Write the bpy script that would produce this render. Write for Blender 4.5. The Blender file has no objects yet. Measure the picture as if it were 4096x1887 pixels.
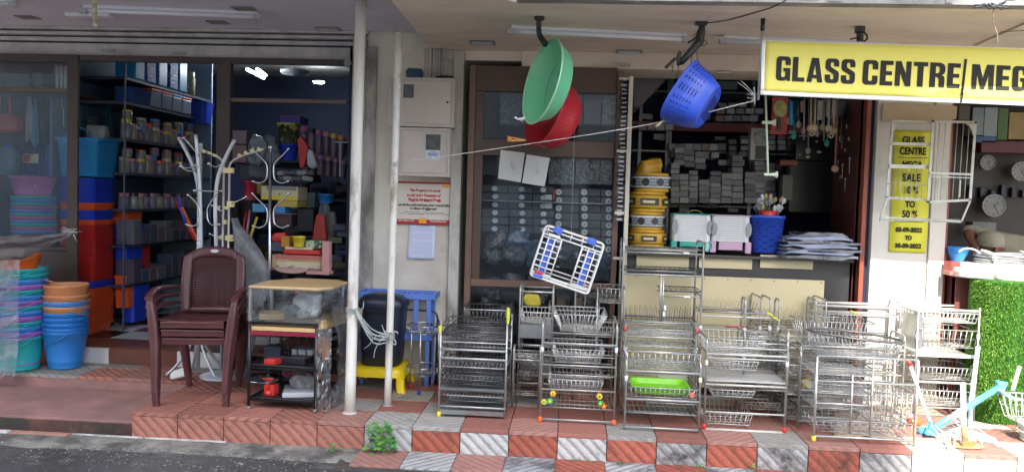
import bpy, bmesh, math, random
from mathutils import Vector, Matrix, noise
PI = math.pi
rnd = random.Random(11)
sc = bpy.context.scene
C = sc.collection

# ------------------------------------------------------------------ camera
EYE = Vector((0, 0, 1.18)); FP = 3215.0
_p, _y, _r = math.radians(2.6), math.radians(4), math.radians(1.72)
fwd = Vector((-math.sin(_y)*math.cos(_p), math.cos(_y)*math.cos(_p), -math.sin(_p)))
r0 = Vector((math.cos(_y), math.sin(_y), 0)); u0 = r0.cross(fwd)
rgt = r0*math.cos(_r) + u0*math.sin(_r); up = u0*math.cos(_r) - r0*math.sin(_r)
cam = bpy.data.cameras.new('camera'); camo = bpy.data.objects.new('camera', cam); C.objects.link(camo)
cam.sensor_width = 36; cam.lens = FP/4096*36; cam.clip_end = 1500; cam.clip_start = .05
camo.matrix_world = Matrix(((rgt.x, up.x, -fwd.x, EYE.x), (rgt.y, up.y, -fwd.y, EYE.y), (rgt.z, up.z, -fwd.z, EYE.z), (0, 0, 0, 1)))
sc.camera = camo

# ------------------------------------------------------------------ light
SUN_EL = math.radians(44.5)
w = bpy.data.worlds.new('World'); sc.world = w; w.use_nodes = True
nt = w.node_tree; sky = nt.nodes.new('ShaderNodeTexSky'); sky.sky_type = 'NISHITA'; sky.sun_disc = False
sky.sun_elevation = SUN_EL; sky.sun_rotation = math.pi; sky.dust_density = 2.5; sky.air_density = 1.0
bg = nt.nodes['Background']; bg.inputs['Strength'].default_value = 0.15
nt.links.new(sky.outputs[0], bg.inputs['Color'])
sl = bpy.data.lights.new('sun', 'SUN'); sl.energy = 2.5; sl.angle = math.radians(.6); sl.color = (1, .95, .86)
so = bpy.data.objects.new('sun', sl); C.objects.link(so); so.rotation_euler = (math.pi/2-SUN_EL, 0, 0)
sc.view_settings.view_transform = 'Standard'; sc.view_settings.look = 'None'
sc.view_settings.gamma = 1; sc.view_settings.use_curve_mapping = False
sc.view_settings.exposure = 2.2
sc.render.engine = 'CYCLES'
sc.cycles.max_bounces = 10; sc.cycles.transparent_max_bounces = 24; sc.cycles.diffuse_bounces = 5
sc.cycles.caustics_reflective = False; sc.cycles.caustics_refractive = False
sc.cycles.use_denoising = True; sc.cycles.sample_clamp_indirect = 6

# ------------------------------------------------------------------ helpers
def at(px, py, Y=None, Z=None, X=None):
    d = fwd*FP + rgt*(px-2048) + up*(943.5-py)
    t = Y/d.y if Y is not None else ((Z-EYE.z)/d.z if Z is not None else X/d.x)
    return EYE + d*t

def rx(x0, y0, x1, y1, Y):      # extent of a pixel box on the upright plane at depth Y
    my, mx = (y0+y1)/2, (x0+x1)/2
    return at(x0, my, Y=Y).x, at(x1, my, Y=Y).x, at(mx, y1, Y=Y).z, at(mx, y0, Y=Y).z

_mc = {}
def M(name, col, rough=.5, metal=0, var=.1, vs=6., bump=0, bs=40., dirt=0, dcol=(.05, .042, .035), ds=3., spec=.5, rv=.0,
      coat=0, sheen=0, sub=0, dlow=.45, dhigh=.7, emit=None, es=1, pos=False, stretch=None):
    if name in _mc: return _mc[name]
    m = bpy.data.materials.new(name); m.use_nodes = True; n = m.node_tree.nodes; L = m.node_tree.links
    b = n['Principled BSDF']; b.inputs['Roughness'].default_value = rough; b.inputs['Metallic'].default_value = metal
    b.inputs['Specular IOR Level'].default_value = spec
    if coat: b.inputs['Coat Weight'].default_value = coat; b.inputs['Coat Roughness'].default_value = .15
    if emit:
        b.inputs['Emission Color'].default_value = (*emit, 1); b.inputs['Emission Strength'].default_value = es
    tc = n.new('ShaderNodeTexCoord'); g = n.new('ShaderNodeNewGeometry'); oi = n.new('ShaderNodeObjectInfo')
    ad = n.new('ShaderNodeVectorMath'); ad.operation = 'ADD'
    if pos: L.new(g.outputs['Position'], ad.inputs[0])
    else:
        L.new(tc.outputs['Object'], ad.inputs[0])
        mu = n.new('ShaderNodeMath'); mu.operation = 'MULTIPLY'; mu.inputs[1].default_value = 37
        L.new(oi.outputs['Random'], mu.inputs[0]); L.new(mu.outputs[0], ad.inputs[1])
    vec = ad.outputs[0]
    if stretch:
        mp = n.new('ShaderNodeMapping'); mp.inputs['Scale'].default_value = stretch; L.new(vec, mp.inputs[0]); vec = mp.outputs[0]
    nz = n.new('ShaderNodeTexNoise'); nz.inputs['Scale'].default_value = vs; nz.inputs['Detail'].default_value = 5; L.new(vec, nz.inputs['Vector'])
    mr = n.new('ShaderNodeMapRange'); mr.inputs[1].default_value = .3; mr.inputs[2].default_value = .7
    mr.inputs[3].default_value = 1-var; mr.inputs[4].default_value = 1+var; L.new(nz.outputs[0], mr.inputs[0])
    vm = n.new('ShaderNodeVectorMath'); vm.operation = 'SCALE'; vm.inputs[0].default_value = col; L.new(mr.outputs[0], vm.inputs['Scale'])
    out = vm.outputs[0]
    if rv:
        m2 = n.new('ShaderNodeMapRange'); m2.inputs[3].default_value = 1-rv; m2.inputs[4].default_value = 1+rv; L.new(oi.outputs['Random'], m2.inputs[0])
        v2 = n.new('ShaderNodeVectorMath'); v2.operation = 'SCALE'; L.new(out, v2.inputs[0]); L.new(m2.outputs[0], v2.inputs['Scale']); out = v2.outputs[0]
    if dirt:
        dn = n.new('ShaderNodeTexNoise'); dn.inputs['Scale'].default_value = ds; dn.inputs['Detail'].default_value = 9; dn.inputs['Roughness'].default_value = .68
        L.new(vec, dn.inputs['Vector'])
        dr = n.new('ShaderNodeMapRange'); dr.inputs[1].default_value = dlow; dr.inputs[2].default_value = dhigh; dr.inputs[4].default_value = dirt
        L.new(dn.outputs[0], dr.inputs[0])
        mx = n.new('ShaderNodeMix'); mx.data_type = 'RGBA'; L.new(dr.outputs[0], mx.inputs[0]); L.new(out, mx.inputs[6]); mx.inputs[7].default_value = (*dcol, 1)
        out = mx.outputs[2]
    L.new(out, b.inputs['Base Color'])
    if bump:
        bn = n.new('ShaderNodeTexNoise'); bn.inputs['Scale'].default_value = bs; bn.inputs['Detail'].default_value = 6; L.new(vec, bn.inputs['Vector'])
        bp = n.new('ShaderNodeBump'); bp.inputs['Strength'].default_value = bump; bp.inputs['Distance'].default_value = .01
        L.new(bn.outputs[0], bp.inputs['Height']); L.new(bp.outputs[0], b.inputs['Normal'])
    _mc[name] = m; return m

def film(name, col, opac=.35, rough=.15, bump=.6, bs=14., wave=.5):
    """thin clear plastic: transparent body, gloss by angle, milky creases"""
    if name in _mc: return _mc[name]
    m = bpy.data.materials.new(name); m.use_nodes = True; n = m.node_tree.nodes; L = m.node_tree.links
    for x in list(n):
        if x.type == 'BSDF_PRINCIPLED': n.remove(x)
    out = n['Material Output']
    tr = n.new('ShaderNodeBsdfTransparent'); tr.inputs[0].default_value = (.93, .95, .96, 1)
    gl = n.new('ShaderNodeBsdfGlossy'); gl.inputs['Roughness'].default_value = rough; gl.inputs[0].default_value = (.9, .9, .9, 1)
    df = n.new('ShaderNodeBsdfDiffuse'); df.inputs[0].default_value = (*col, 1)
    tl = n.new('ShaderNodeBsdfTranslucent'); tl.inputs[0].default_value = (*col, 1)
    md = n.new('ShaderNodeMixShader'); md.inputs[0].default_value = .5; L.new(df.outputs[0], md.inputs[1]); L.new(tl.outputs[0], md.inputs[2])
    tc = n.new('ShaderNodeTexCoord'); nz = n.new('ShaderNodeTexNoise'); nz.inputs['Scale'].default_value = bs; nz.inputs['Detail'].default_value = 7
    nz.inputs['Distortion'].default_value = 1.2; L.new(tc.outputs['Object'], nz.inputs['Vector'])
    mr = n.new('ShaderNodeMapRange'); mr.inputs[1].default_value = .35; mr.inputs[2].default_value = .7
    mr.inputs[3].default_value = max(0, opac*(1-wave)); mr.inputs[4].default_value = min(1, opac*(1+wave)); L.new(nz.outputs[0], mr.inputs[0])
    m1 = n.new('ShaderNodeMixShader'); L.new(mr.outputs[0], m1.inputs[0]); L.new(tr.outputs[0], m1.inputs[1]); L.new(md.outputs[0], m1.inputs[2])
    fr = n.new('ShaderNodeFresnel'); fr.inputs[0].default_value = 1.45
    bp = n.new('ShaderNodeBump'); bp.inputs['Strength'].default_value = bump; bp.inputs['Distance'].default_value = .02
    L.new(nz.outputs[0], bp.inputs['Height']); L.new(bp.outputs[0], gl.inputs['Normal']); L.new(bp.outputs[0], fr.inputs['Normal'])
    m2 = n.new('ShaderNodeMixShader'); L.new(fr.outputs[0], m2.inputs[0]); L.new(m1.outputs[0], m2.inputs[1]); L.new(gl.outputs[0], m2.inputs[2])
    L.new(m2.outputs[0], out.inputs[0]); _mc[name] = m; return m

def ring(cx, cy, cz, rx_, ry_, n, p=2.0, rot=0):
    """superellipse ring"""
    o = []
    for i in range(n):
        a = 2*PI*(i+.5)/n; c, s = math.cos(a), math.sin(a)
        x = rx_*abs(c)**(2/p)*(1 if c >= 0 else -1); y = ry_*abs(s)**(2/p)*(1 if s >= 0 else -1)
        if rot: x, y = x*math.cos(rot)-y*math.sin(rot), x*math.sin(rot)+y*math.cos(rot)
        o.append(Vector((cx+x, cy+y, cz)))
    return o

class MB:
    def __init__(s): s.v = []; s.f = []; s.mi = []; s.sm = []; s.M = None; s.m = 0
    def add(s, vs, fs, sm=False):
        o = len(s.v)
        s.v += [tuple(s.M @ Vector(q)) if s.M else tuple(q) for q in vs]
        for f in fs: s.f.append([i+o for i in f]); s.mi.append(s.m); s.sm.append(sm)
        return s
    def box(s, x0, x1, y0, y1, z0, z1):
        v = [(x, y, z) for z in (z0, z1) for y in (y0, y1) for x in (x0, x1)]
        return s.add(v, [(0, 2, 3, 1), (4, 5, 7, 6), (0, 1, 5, 4), (2, 6, 7, 3), (0, 4, 6, 2), (1, 3, 7, 5)])
    def obox(s, c, sz, R=None):
        R = R or Matrix(); T = Matrix.Translation(c) @ R.to_4x4()
        v = [T @ Vector((x*sz[0]/2, y*sz[1]/2, z*sz[2]/2)) for z in (-1, 1) for y in (-1, 1) for x in (-1, 1)]
        return s.add(v, [(0, 2, 3, 1), (4, 5, 7, 6), (0, 1, 5, 4), (2, 6, 7, 3), (0, 4, 6, 2), (1, 3, 7, 5)])
    def tube(s, pts, r, n=6, closed=False, sm=True, r2=None):
        P = [Vector(q) for q in pts]; k = len(P)
        if k < 2: return s
        tan = []
        for i in range(k):
            a = P[(i-1) % k] if (closed or i > 0) else P[i]; b = P[(i+1) % k] if (closed or i < k-1) else P[i]
            t = b-a; tan.append(t.normalized() if t.length > 1e-9 else Vector((0, 0, 1)))
        nrm = tan[0].orthogonal().normalized(); vs = []
        for i in range(k):
            nrm = nrm - tan[i]*nrm.dot(tan[i])
            nrm = nrm.normalized() if nrm.length > 1e-6 else tan[i].orthogonal().normalized()
            bn = tan[i].cross(nrm); rr = r if r2 is None else r+(r2-r)*i/(k-1)
            for j in range(n):
                a = 2*PI*j/n; vs.append(P[i]+nrm*(rr*math.cos(a))+bn*(rr*math.sin(a)))
        fs = []
        for i in range(k if closed else k-1):
            i2 = (i+1) % k
            for j in range(n): j2 = (j+1) % n; fs.append((i*n+j, i*n+j2, i2*n+j2, i2*n+j))
        if not closed: fs.append(tuple(range(n))[::-1]); fs.append(tuple((k-1)*n+j for j in range(n)))
        return s.add(vs, fs, sm)
    def loft(s, rings, sm=True, cap0=True, cap1=True):
        n = len(rings[0]); vs = [p for r in rings for p in r]; fs = []
        for i in range(len(rings)-1):
            for j in range(n): j2 = (j+1) % n; fs.append((i*n+j, i*n+j2, (i+1)*n+j2, (i+1)*n+j))
        s.add(vs, fs, sm)
        if cap0: s.add(rings[0], [tuple(range(n))[::-1]])
        if cap1: s.add(rings[-1], [tuple(range(n))])
        return s
    def lathe(s, prof, n=24, c=(0, 0, 0), p=2.0, ky=1.0, cap0=False, cap1=False, sm=True):
        return s.loft([ring(c[0], c[1], c[2]+z, r, r*ky, n, p) for r, z in prof], sm, cap0, cap1)
    def prism(s, poly, t0, t1, axis='y'):
        """polygon in (a,b) pushed along an axis"""
        f = {'y': lambda a, b, t: (a, t, b), 'z': lambda a, b, t: (a, b, t), 'x': lambda a, b, t: (t, a, b)}[axis]
        n = len(poly); v = [f(a, b, t0) for a, b in poly]+[f(a, b, t1) for a, b in poly]
        fs = [tuple(range(n)), tuple(range(n, 2*n))[::-1]]+[(i, (i+1) % n, (i+1) % n+n, i+n)[::-1] for i in range(n)]
        return s.add(v, fs)
    def grid(s, fn, nu, nv, sm=True):
        vs = [fn(i/nu, j/nv) for j in range(nv+1) for i in range(nu+1)]; k = nu+1
        return s.add(vs, [(j*k+i, j*k+i+1, (j+1)*k+i+1, (j+1)*k+i) for j in range(nv) for i in range(nu)], sm)
    def ball(s, c, r, n=8, k=1.0, kz=1.0):
        pr = [(max(r*k*math.sin(PI*i/n), 1e-4), -r*kz*math.cos(PI*i/n)) for i in range(n+1)]
        return s.lathe(pr, max(8, n), c)
    def mesh(s, name, mats):
        me = bpy.data.meshes.new(name); me.from_pydata(s.v, [], s.f)
        for m in (mats if isinstance(mats, (list, tuple)) else [mats]): me.materials.append(m)
        me.polygons.foreach_set('material_index', s.mi); me.polygons.foreach_set('use_smooth', s.sm); me.update()
        bm = bmesh.new(); bm.from_mesh(me); bmesh.ops.recalc_face_normals(bm, faces=bm.faces); bm.to_mesh(me); bm.free()
        return me
    def build(s, name, mats, parent=None, bevel=0, solid=0, loc=None, kind=None):
        o = bpy.data.objects.new(name, s.mesh(name, mats)); C.objects.link(o)
        if parent: o.parent = parent
        if loc is not None: o.location = loc
        if solid: md = o.modifiers.new('solid', 'SOLIDIFY'); md.thickness = solid; md.offset = 0
        if bevel: md = o.modifiers.new('bevel', 'BEVEL'); md.width = bevel; md.segments = 2; md.limit_method = 'ANGLE'; md.angle_limit = math.radians(40)
        if kind: o['kind'] = kind
        return o

def tag(o, label=None, cat=None, group=None, kind=None):
    if label: o['label'] = label
    if cat: o['category'] = cat
    if group: o['group'] = group
    if kind: o['kind'] = kind
    return o
def thing(name, label, cat, loc=(0, 0, 0), rz=0, group=None):
    o = bpy.data.objects.new(name, None); C.objects.link(o); o.location = loc; o.rotation_euler = (0, 0, rz); o.empty_display_size = .1
    return tag(o, label, cat, group)
def copy_tree(o, parent=None):
    c = o.copy(); C.objects.link(c); c.parent = parent
    for ch in [q for q in bpy.data.objects if q.parent == o]: copy_tree(ch, c)
    return c
def dup(o, loc, rz=None, label=None, group=None):
    c = copy_tree(o); c.location = loc
    if rz is not None: c.rotation_euler = (0, 0, rz)
    if label: c['label'] = label
    if group: c['group'] = group
    return c
def setmat(o, m):
    """own mesh copy of a one-material object with another material"""
    o.data = o.data.copy(); o.data.materials.clear(); o.data.materials.append(m); return o
def text(name, s, size, mat, loc, parent=None, rot=(PI/2, 0, 0), offset=0., sx=1., align='CENTER', sp=1.):
    cu = bpy.data.curves.new(name, 'FONT'); cu.body = s; cu.size = size; cu.offset = offset; cu.extrude = .0003; cu.align_x = align; cu.align_y = 'CENTER'
    cu.space_character = sp
    o = bpy.data.objects.new(name, cu); C.objects.link(o); cu.materials.append(mat)
    o.location = loc; o.rotation_euler = rot; o.scale = (sx, 1, 1)
    if parent: o.parent = parent
    me = bpy.data.meshes.new_from_object(o); o2 = bpy.data.objects.new(name, me); C.objects.link(o2)
    o2.location = o.location; o2.rotation_euler = o.rotation_euler; o2.scale = o.scale; o2.parent = parent
    nm_ = o.name; bpy.data.objects.remove(o); o2.name = nm_; o2['kind'] = 'stuff'
    return o2
def arc(c, r, a0, a1, n, ax=0, ay=2):
    o = []
    for i in range(n+1):
        a = a0+(a1-a0)*i/n; q = list(c); q[ax] += r*math.cos(a); q[ay] += r*math.sin(a); o.append(tuple(q))
    return o
# ------------------------------------------------------------------ tile materials
def tilemat(name, col, dirt, dcol=(.035, .033, .028), groove=.55, period=.018, sm=False, rough=.75):
    """pressed cement tile with diagonal ribs; moss and grime by world position"""
    m = bpy.data.materials.new(name); m.use_nodes = True; n = m.node_tree.nodes; L = m.node_tree.links
    b = n['Principled BSDF']; b.inputs['Roughness'].default_value = rough; b.inputs['Specular IOR Level'].default_value = .3
    tc = n.new('ShaderNodeTexCoord'); g = n.new('ShaderNodeNewGeometry'); oi = n.new('ShaderNodeObjectInfo')
    wv = n.new('ShaderNodeTexWave'); wv.wave_type = 'BANDS'; wv.bands_direction = 'DIAGONAL'; wv.inputs['Scale'].default_value = .19/period
    wv.inputs['Distortion'].default_value = .5; wv.inputs['Detail'].default_value = 2; wv.inputs['Detail Scale'].default_value = 4
    L.new(tc.outputs['Object'], wv.inputs['Vector'])
    nz = n.new('ShaderNodeTexNoise'); nz.inputs['Scale'].default_value = 9; nz.inputs['Detail'].default_value = 8; nz.inputs['Roughness'].default_value = .7
    L.new(g.outputs['Position'], nz.inputs['Vector'])
    n2 = n.new('ShaderNodeTexNoise'); n2.inputs['Scale'].default_value = 60; n2.inputs['Detail'].default_value = 4; L.new(g.outputs['Position'], n2.inputs['Vector'])
    rv = n.new('ShaderNodeMapRange'); rv.inputs[3].default_value = .8; rv.inputs[4].default_value = 1.15; L.new(oi.outputs['Random'], rv.inputs[0])
    a = n.new('ShaderNodeMapRange'); a.inputs[3].default_value = .75; a.inputs[4].default_value = 1.22; L.new(n2.outputs[0], a.inputs[0])
    mu = n.new('ShaderNodeMath'); mu.operation = 'MULTIPLY'; L.new(rv.outputs[0], mu.inputs[0]); L.new(a.outputs[0], mu.inputs[1])
    vs = n.new('ShaderNodeVectorMath'); vs.operation = 'SCALE'; vs.inputs[0].default_value = col; L.new(mu.outputs[0], vs.inputs['Scale'])
    # grime sits in the grooves first, then in blotches
    gr = n.new('ShaderNodeMapRange'); gr.inputs[1].default_value = .5; gr.inputs[2].default_value = .12; gr.inputs[4].default_value = groove
    L.new(wv.outputs['Fac'], gr.inputs[0])
    bl = n.new('ShaderNodeMapRange'); bl.inputs[1].default_value = .62-.2*dirt; bl.inputs[2].default_value = .78-.12*dirt; bl.inputs[4].default_value = .5+.5*dirt; L.new(nz.outputs[0], bl.inputs[0])
    bg_ = n.new('ShaderNodeMath'); bg_.operation = 'MULTIPLY'; L.new(gr.outputs[0], bg_.inputs[0])
    nm = n.new('ShaderNodeMapRange'); nm.inputs[1].default_value = .35; nm.inputs[2].default_value = .6; nm.inputs[3].default_value = .5; L.new(nz.outputs[0], nm.inputs[0]); L.new(nm.outputs[0], bg_.inputs[1])
    mxm = n.new('ShaderNodeMath'); mxm.operation = 'MAXIMUM'; L.new(bg_.outputs[0] if not sm else bl.outputs[0], mxm.inputs[0]); L.new(bl.outputs[0], mxm.inputs[1])
    mx = n.new('ShaderNodeMix'); mx.data_type = 'RGBA'; L.new(mxm.outputs[0], mx.inputs[0]); L.new(vs.outputs[0], mx.inputs[6]); mx.inputs[7].default_value = (*dcol, 1)
    L.new(mx.outputs[2], b.inputs['Base Color'])
    bp = n.new('ShaderNodeBump'); bp.inputs['Strength'].default_value = .35 if not sm else .05; bp.inputs['Distance'].default_value = .006; L.new(wv.outputs['Fac'], bp.inputs['Height'])
    b2 = n.new('ShaderNodeBump'); b2.inputs['Strength'].default_value = .5; b2.inputs['Distance'].default_value = .003; L.new(n2.outputs[0], b2.inputs['Height']); L.new(bp.outputs[0], b2.inputs['Normal'])
    L.new(b2.outputs[0], b.inputs['Normal']); return m
RED = (.40, .165, .12); WHT = (.50, .50, .48)
t_red = tilemat('tile_red_ribbed', RED, .38, (.085, .05, .042), groove=.62); t_redm = tilemat('tile_red_mossy', (.40, .11, .07), .62, groove=.6)
t_wht = tilemat('tile_white_ribbed', WHT, .5, (.11, .11, .10), groove=.7); t_whtm = tilemat('tile_white_mossy', (.47, .48, .47), .95, groove=.75)
t_pink = tilemat('tile_pink_worn', (.38, .19, .15), .4, (.16, .10, .08), groove=.5); t_rtop = tilemat('tile_red_worn', (.31, .13, .10), .4, (.10, .06, .05), groove=.25, sm=True)
t_gry = tilemat('tile_grey_worn', (.34, .325, .29), .45, (.1, .09, .08), groove=.35); t_cream = tilemat('tile_cream', (.62, .55, .45), .15, (.25, .2, .15), groove=.3)

# ------------------------------------------------------------------ ground
m_asph = M('asphalt', (.068, .067, .063), .75, var=.4, vs=2.2, bump=1, bs=60, dirt=.75, dcol=(.14, .13, .115), ds=12, dlow=.52, dhigh=.66, pos=True)
m_gut = M('gutter_cement', (.23, .22, .19), .9, var=.3, vs=9, bump=.8, bs=40, dirt=.85, dcol=(.055, .055, .05), ds=6, dlow=.44, dhigh=.6, pos=True)
GZ = -.135
def roadfn(u, v):
    x = -5.2+9*u; y = -1+4.86*v
    edge = max(0, min(1, (y-3.0)/.6))
    return (x, y, GZ-.03*(1-edge)-.012+.008*noise.noise((x*3, y*3, 0)))
b = MB(); b.grid(roadfn, 90, 50)
tag(b.build('road', m_asph), kind='structure')
b = MB()
for x0, x1, y0, y1 in ((-200, -5.2, -200, 3.86), (3.8, 200, -200, 3.86), (-5.2, 3.8, -200, -1)): b.box(x0, x1, y0, y1, -.6, GZ-.046)
b.box(-200, 200, 3.861, 60, -.7, -.21)
tag(b.build('ground', M('pale_bounce_ground', (.30, .28, .25), .9, var=.2, vs=.5, pos=True)), kind='structure')  # unseen ground, made pale to bounce sunlight up to the ceilings
def gutfn(u, v):
    x = -5+9.2*u
    yf = 3.86+.07*noise.noise((x*1.7, 5, 0))+.03*noise.noise((x*9, 5, 0))-(.05 if x < -2.4 else 0)-(.13 if x > -1.1 else 0)
    y = yf+(4.06-yf)*v
    return (x, y, GZ+.001-.022*(1-v)**3+.004*noise.noise((x*7, y*7, 3)))
b = MB(); b.grid(gutfn, 140, 8)
tag(b.build('gutter', m_gut), kind='structure')
# loose grit, chips and paper scraps on the road
b = MB(); m_chip = [M('grit_pale', (.26, .26, .25), .9, rv=.5), M('grit_dark', (.06, .055, .05), .9), M('grit_brown', (.22, .16, .1), .9)]
for i in range(1500):
    big = i < 26
    x = rnd.uniform(-4.2, 2.6); y = rnd.uniform(3.5, 3.9)
    if x < -.2 and rnd.random() < .5: x = rnd.uniform(-2.7, -1.2); y = rnd.uniform(3.66, 3.9)
    s = rnd.uniform(.0015, .005)*(2.6 if big else 1)
    b.m = 0 if (big or rnd.random() < .5) else rnd.choice((1, 1, 2))
    R = Matrix.Rotation(rnd.random()*6, 3, 'Z') @ Matrix.Rotation(rnd.uniform(-.4, .4), 3, 'X')
    z = GZ-.010-.03*(1-max(0, min(1, (y-3.0)/.6)))+.008*noise.noise((x*3, y*3, 0))
    b.obox((x, y, z+s*.35), (s*rnd.uniform(.8, 2), s, s*.6), R)
tag(b.build('grit', m_chip), kind='stuff')
# crumpled white litter
m_lit = M('litter_paper', (.75, .76, .78), .7, bump=.4, bs=30)
for i, (px, py, s, lb) in enumerate(((495, 1862, .035, 'crumpled white plastic scrap, largest piece of litter on the asphalt'), (660, 1845, .014, 'small white litter scrap just right of the largest crumpled one'),
        (745, 1805, .016, 'small white litter scrap nearest the gutter cement, below the red riser'), (1060, 1878, .013, 'tiny white litter scrap on asphalt below the weed beside the pole'),
        (585, 1880, .011, 'tiny white litter chip at the picture bottom beside the largest crumpled scrap'))):
    q = at(px, py, Z=GZ-.025); b = MB(); n_ = 7
    b.grid(lambda u, v: (s*(u-.5)*2+.004*rnd.random(), s*(v-.5)*1.2, s*.35*rnd.random()), n_, n_, False)
    tag(b.build('litter_scrap', m_lit, solid=.001, loc=q), lb, 'litter')

m_kw = M('kerb_paint_white', (.55, .55, .52), .8, dirt=.9, dcol=(.14, .13, .12), ds=12, var=.1, bump=.4); m_kr = M('kerb_paint_red', (.42, .22, .16), .8, dirt=.8, dcol=(.14, .12, .1), ds=12)
for i, (xa, xb, m) in enumerate(((-3.9, -3.25, m_kw), (-3.24, -2.93, m_kw), (-2.92, -2.60, m_kr), (-2.59, -2.2, m_kw), (-2.19, -1.75, m_kw))):
    b = MB(); b.box(xa, xb, 4.005+(.03 if i > 2 else 0), 4.05, GZ-.02, GZ+.007); tag(b.build('kerb_strip', m, bevel=.003), kind='structure')
# ------------------------------------------------------------------ platform with its tiles
m_cem = M('platform_cement', (.22, .17, .15), .9, var=.2, vs=4, bump=.5, dirt=.6, ds=5, pos=True)
m_grout = M('grout', (.07, .06, .052), .95, var=.3, vs=20)
b = MB(); b.box(-2.27, 4.2, 4.072, 5.16, -.3, -.021)
plat = tag(b.build('platform', m_grout), kind='structure')
T = .25; g_ = .004
def tilemesh(name, mat, w=T, d=T, h=.02):
    b = MB(); e = .002; w2, d2 = w/2-g_/2, d/2-g_/2
    v = [(-w2, -d2, 0), (w2, -d2, 0), (w2, d2, 0), (-w2, d2, 0), (-w2, -d2, h-e), (w2, -d2, h-e), (w2, d2, h-e), (-w2, d2, h-e), (-w2+e, -d2+e, h), (w2-e, -d2+e, h), (w2-e, d2-e, h), (-w2+e, d2-e, h)]
    b.add(v, [(4, 5, 9, 8), (5, 6, 10, 9), (6, 7, 11, 10), (7, 4, 8, 11), (8, 9, 10, 11), (0, 1, 5, 4), (1, 2, 6, 5), (2, 3, 7, 6), (3, 0, 4, 7)])
    return b.mesh(name, mat)
tmesh = {}
def put_tile(name, parent, mat, loc, rot, w=T, d=T):
    k = (mat.name, w, d)
    if k not in tmesh: tmesh[k] = tilemesh(name, mat, w, d)
    o = bpy.data.objects.new(name, tmesh[k]); C.objects.link(o); o.parent = parent; o.location = loc; o.rotation_euler = rot; return o
X0 = -2.27
for i in range(26):                                     # top of the platform
    for j in range(5):
        x = X0+.125+T*i; y = 4.05+.125+T*j
        d = T if j < 4 else .1
        if j == 4: y = 4.05+1.0+.05
        left = x < -1.25
        if left: m = t_red
        elif x > 1.7: m = (t_cream, t_pink)[(i+j) % 2]
        elif j == 0: m = (t_pink, t_rtop)[i % 2] if rnd.random() < .75 else t_gry
        else: m = (t_rtop, t_gry)[(i+j) % 2] if x < -.3 else rnd.choice((t_rtop, t_rtop, t_pink, t_gry))
        put_tile('paving_tile', plat, m, (x, y, -.02+rnd.uniform(-.0012, .0012)), (rnd.uniform(-.002, .002), 0, rnd.choice((0, PI/2)) if j < 4 else 0), T, d)
xs = [X0+T*i for i in range(26)]
for i, x in enumerate(xs):                              # its riser
    xc = x+.125
    if x < -1.03: m = t_red; 
    elif x > 1.68: m = t_cream if i % 2 else t_wht
    else:
        k = round((x+1.02)/T) % 2
        m = (t_wht if x < .1 else t_whtm) if k == 0 else (t_redm)
        if x > 1.2: m = t_whtm if k == 0 else t_redm
    put_tile('riser_tile', plat, m, (xc, 4.072, -.02-.06), (PI/2, (0, PI)[i % 3 == 1], 0), T, .118)
# strip of tiles lying flat at the foot of the riser
b = MB(); b.box(-1.1, 4.2, 3.77, 4.049, -.3, GZ-.006); strip = tag(b.build('pavement', m_grout), kind='structure')
for i in range(21):
    x = -1.03+.02+T*i+.125; m = (t_pink, t_wht)[i % 2] if i < 3 else (t_redm if i % 2 == 0 else t_whtm)
    if x > 1.75: m = (t_cream, t_wht)[i % 2]
    put_tile('pavement_tile', strip, m, (x-.02, 3.923, GZ-.006-.008), (0, 0, (0, PI/2)[i % 2]), T, .25)

# ------------------------------------------------------------------ entrance steps at the left
m_pinkc = M('pink_cement', (.31, .165, .15), .8, var=.18, vs=5, bump=.25, bs=70, dirt=.55, dcol=(.13, .085, .075), ds=4, dlow=.42, dhigh=.66, pos=True)
m_darkc = M('grimy_red_cement', (.12, .05, .04), .85, var=.4, vs=7, bump=.5, bs=40, dirt=.9, dcol=(.03, .032, .026), ds=4, dlow=.42, dhigh=.58, pos=True)
b = MB(); b.box(-5.4, -2.274, 4.125, 4.76, -.3, -.072); b.m = 1; b.box(-5.4, -2.272, 4.118, 4.1249, -.3, -.085)
tag(b.build('lower_step', [m_pinkc, m_darkc], bevel=.006), kind='structure')
b = MB(); b.box(-5.4, -2.274, 4.762, 5.16, -.3, -.021); ust = tag(b.build('upper_step', m_pinkc), kind='structure')
for i in range(13):
    for j in range(2):
        x = -2.276-.125-T*i; y = 4.77+(.125 if j == 0 else .25+.065)
        put_tile('tread_tile', ust, rnd.choice((t_red, t_pink, t_gry)) if j == 0 else rnd.choice((t_gry, t_rtop)), (x, y, -.02), (0, 0, 0), T, T if j == 0 else .13)
t_w = M('glazed_white', (.66, .66, .63), .35, var=.06, vs=4, dirt=.4, dcol=(.3, .27, .22), ds=6); t_b = M('glazed_brown', (.17, .062, .04), .35, var=.12, vs=5, dirt=.3, ds=6)
t_k = M('glazed_black', (.025, .024, .024), .25, var=.2)
b = MB(); b.box(-5.4, -2.2, 5.172, 5.4, -.3, .099); sf = tag(b.build('shop_doorstep', m_grout), kind='structure')
for i in range(7):
    x0 = -2.1-.475*i; w = .26 if i % 2 == 0 else .475
xx = -2.28
for i, (w_, m) in enumerate(((.30, t_w), (.47, t_b), (.34, t_w), (.47, t_b), (.34, t_w), (.47, t_b), (.34, t_w))):
    put_tile('doorstep_tile', sf, m, (xx-w_/2, 5.172, .045), (PI/2, 0, 0), w_, .118); xx -= w_
b = MB(); b.box(-5.6, -1.4, 5.405, 10, -.2, .085)
sfl = tag(b.build('shop_floor', m_grout), kind='structure')
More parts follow.
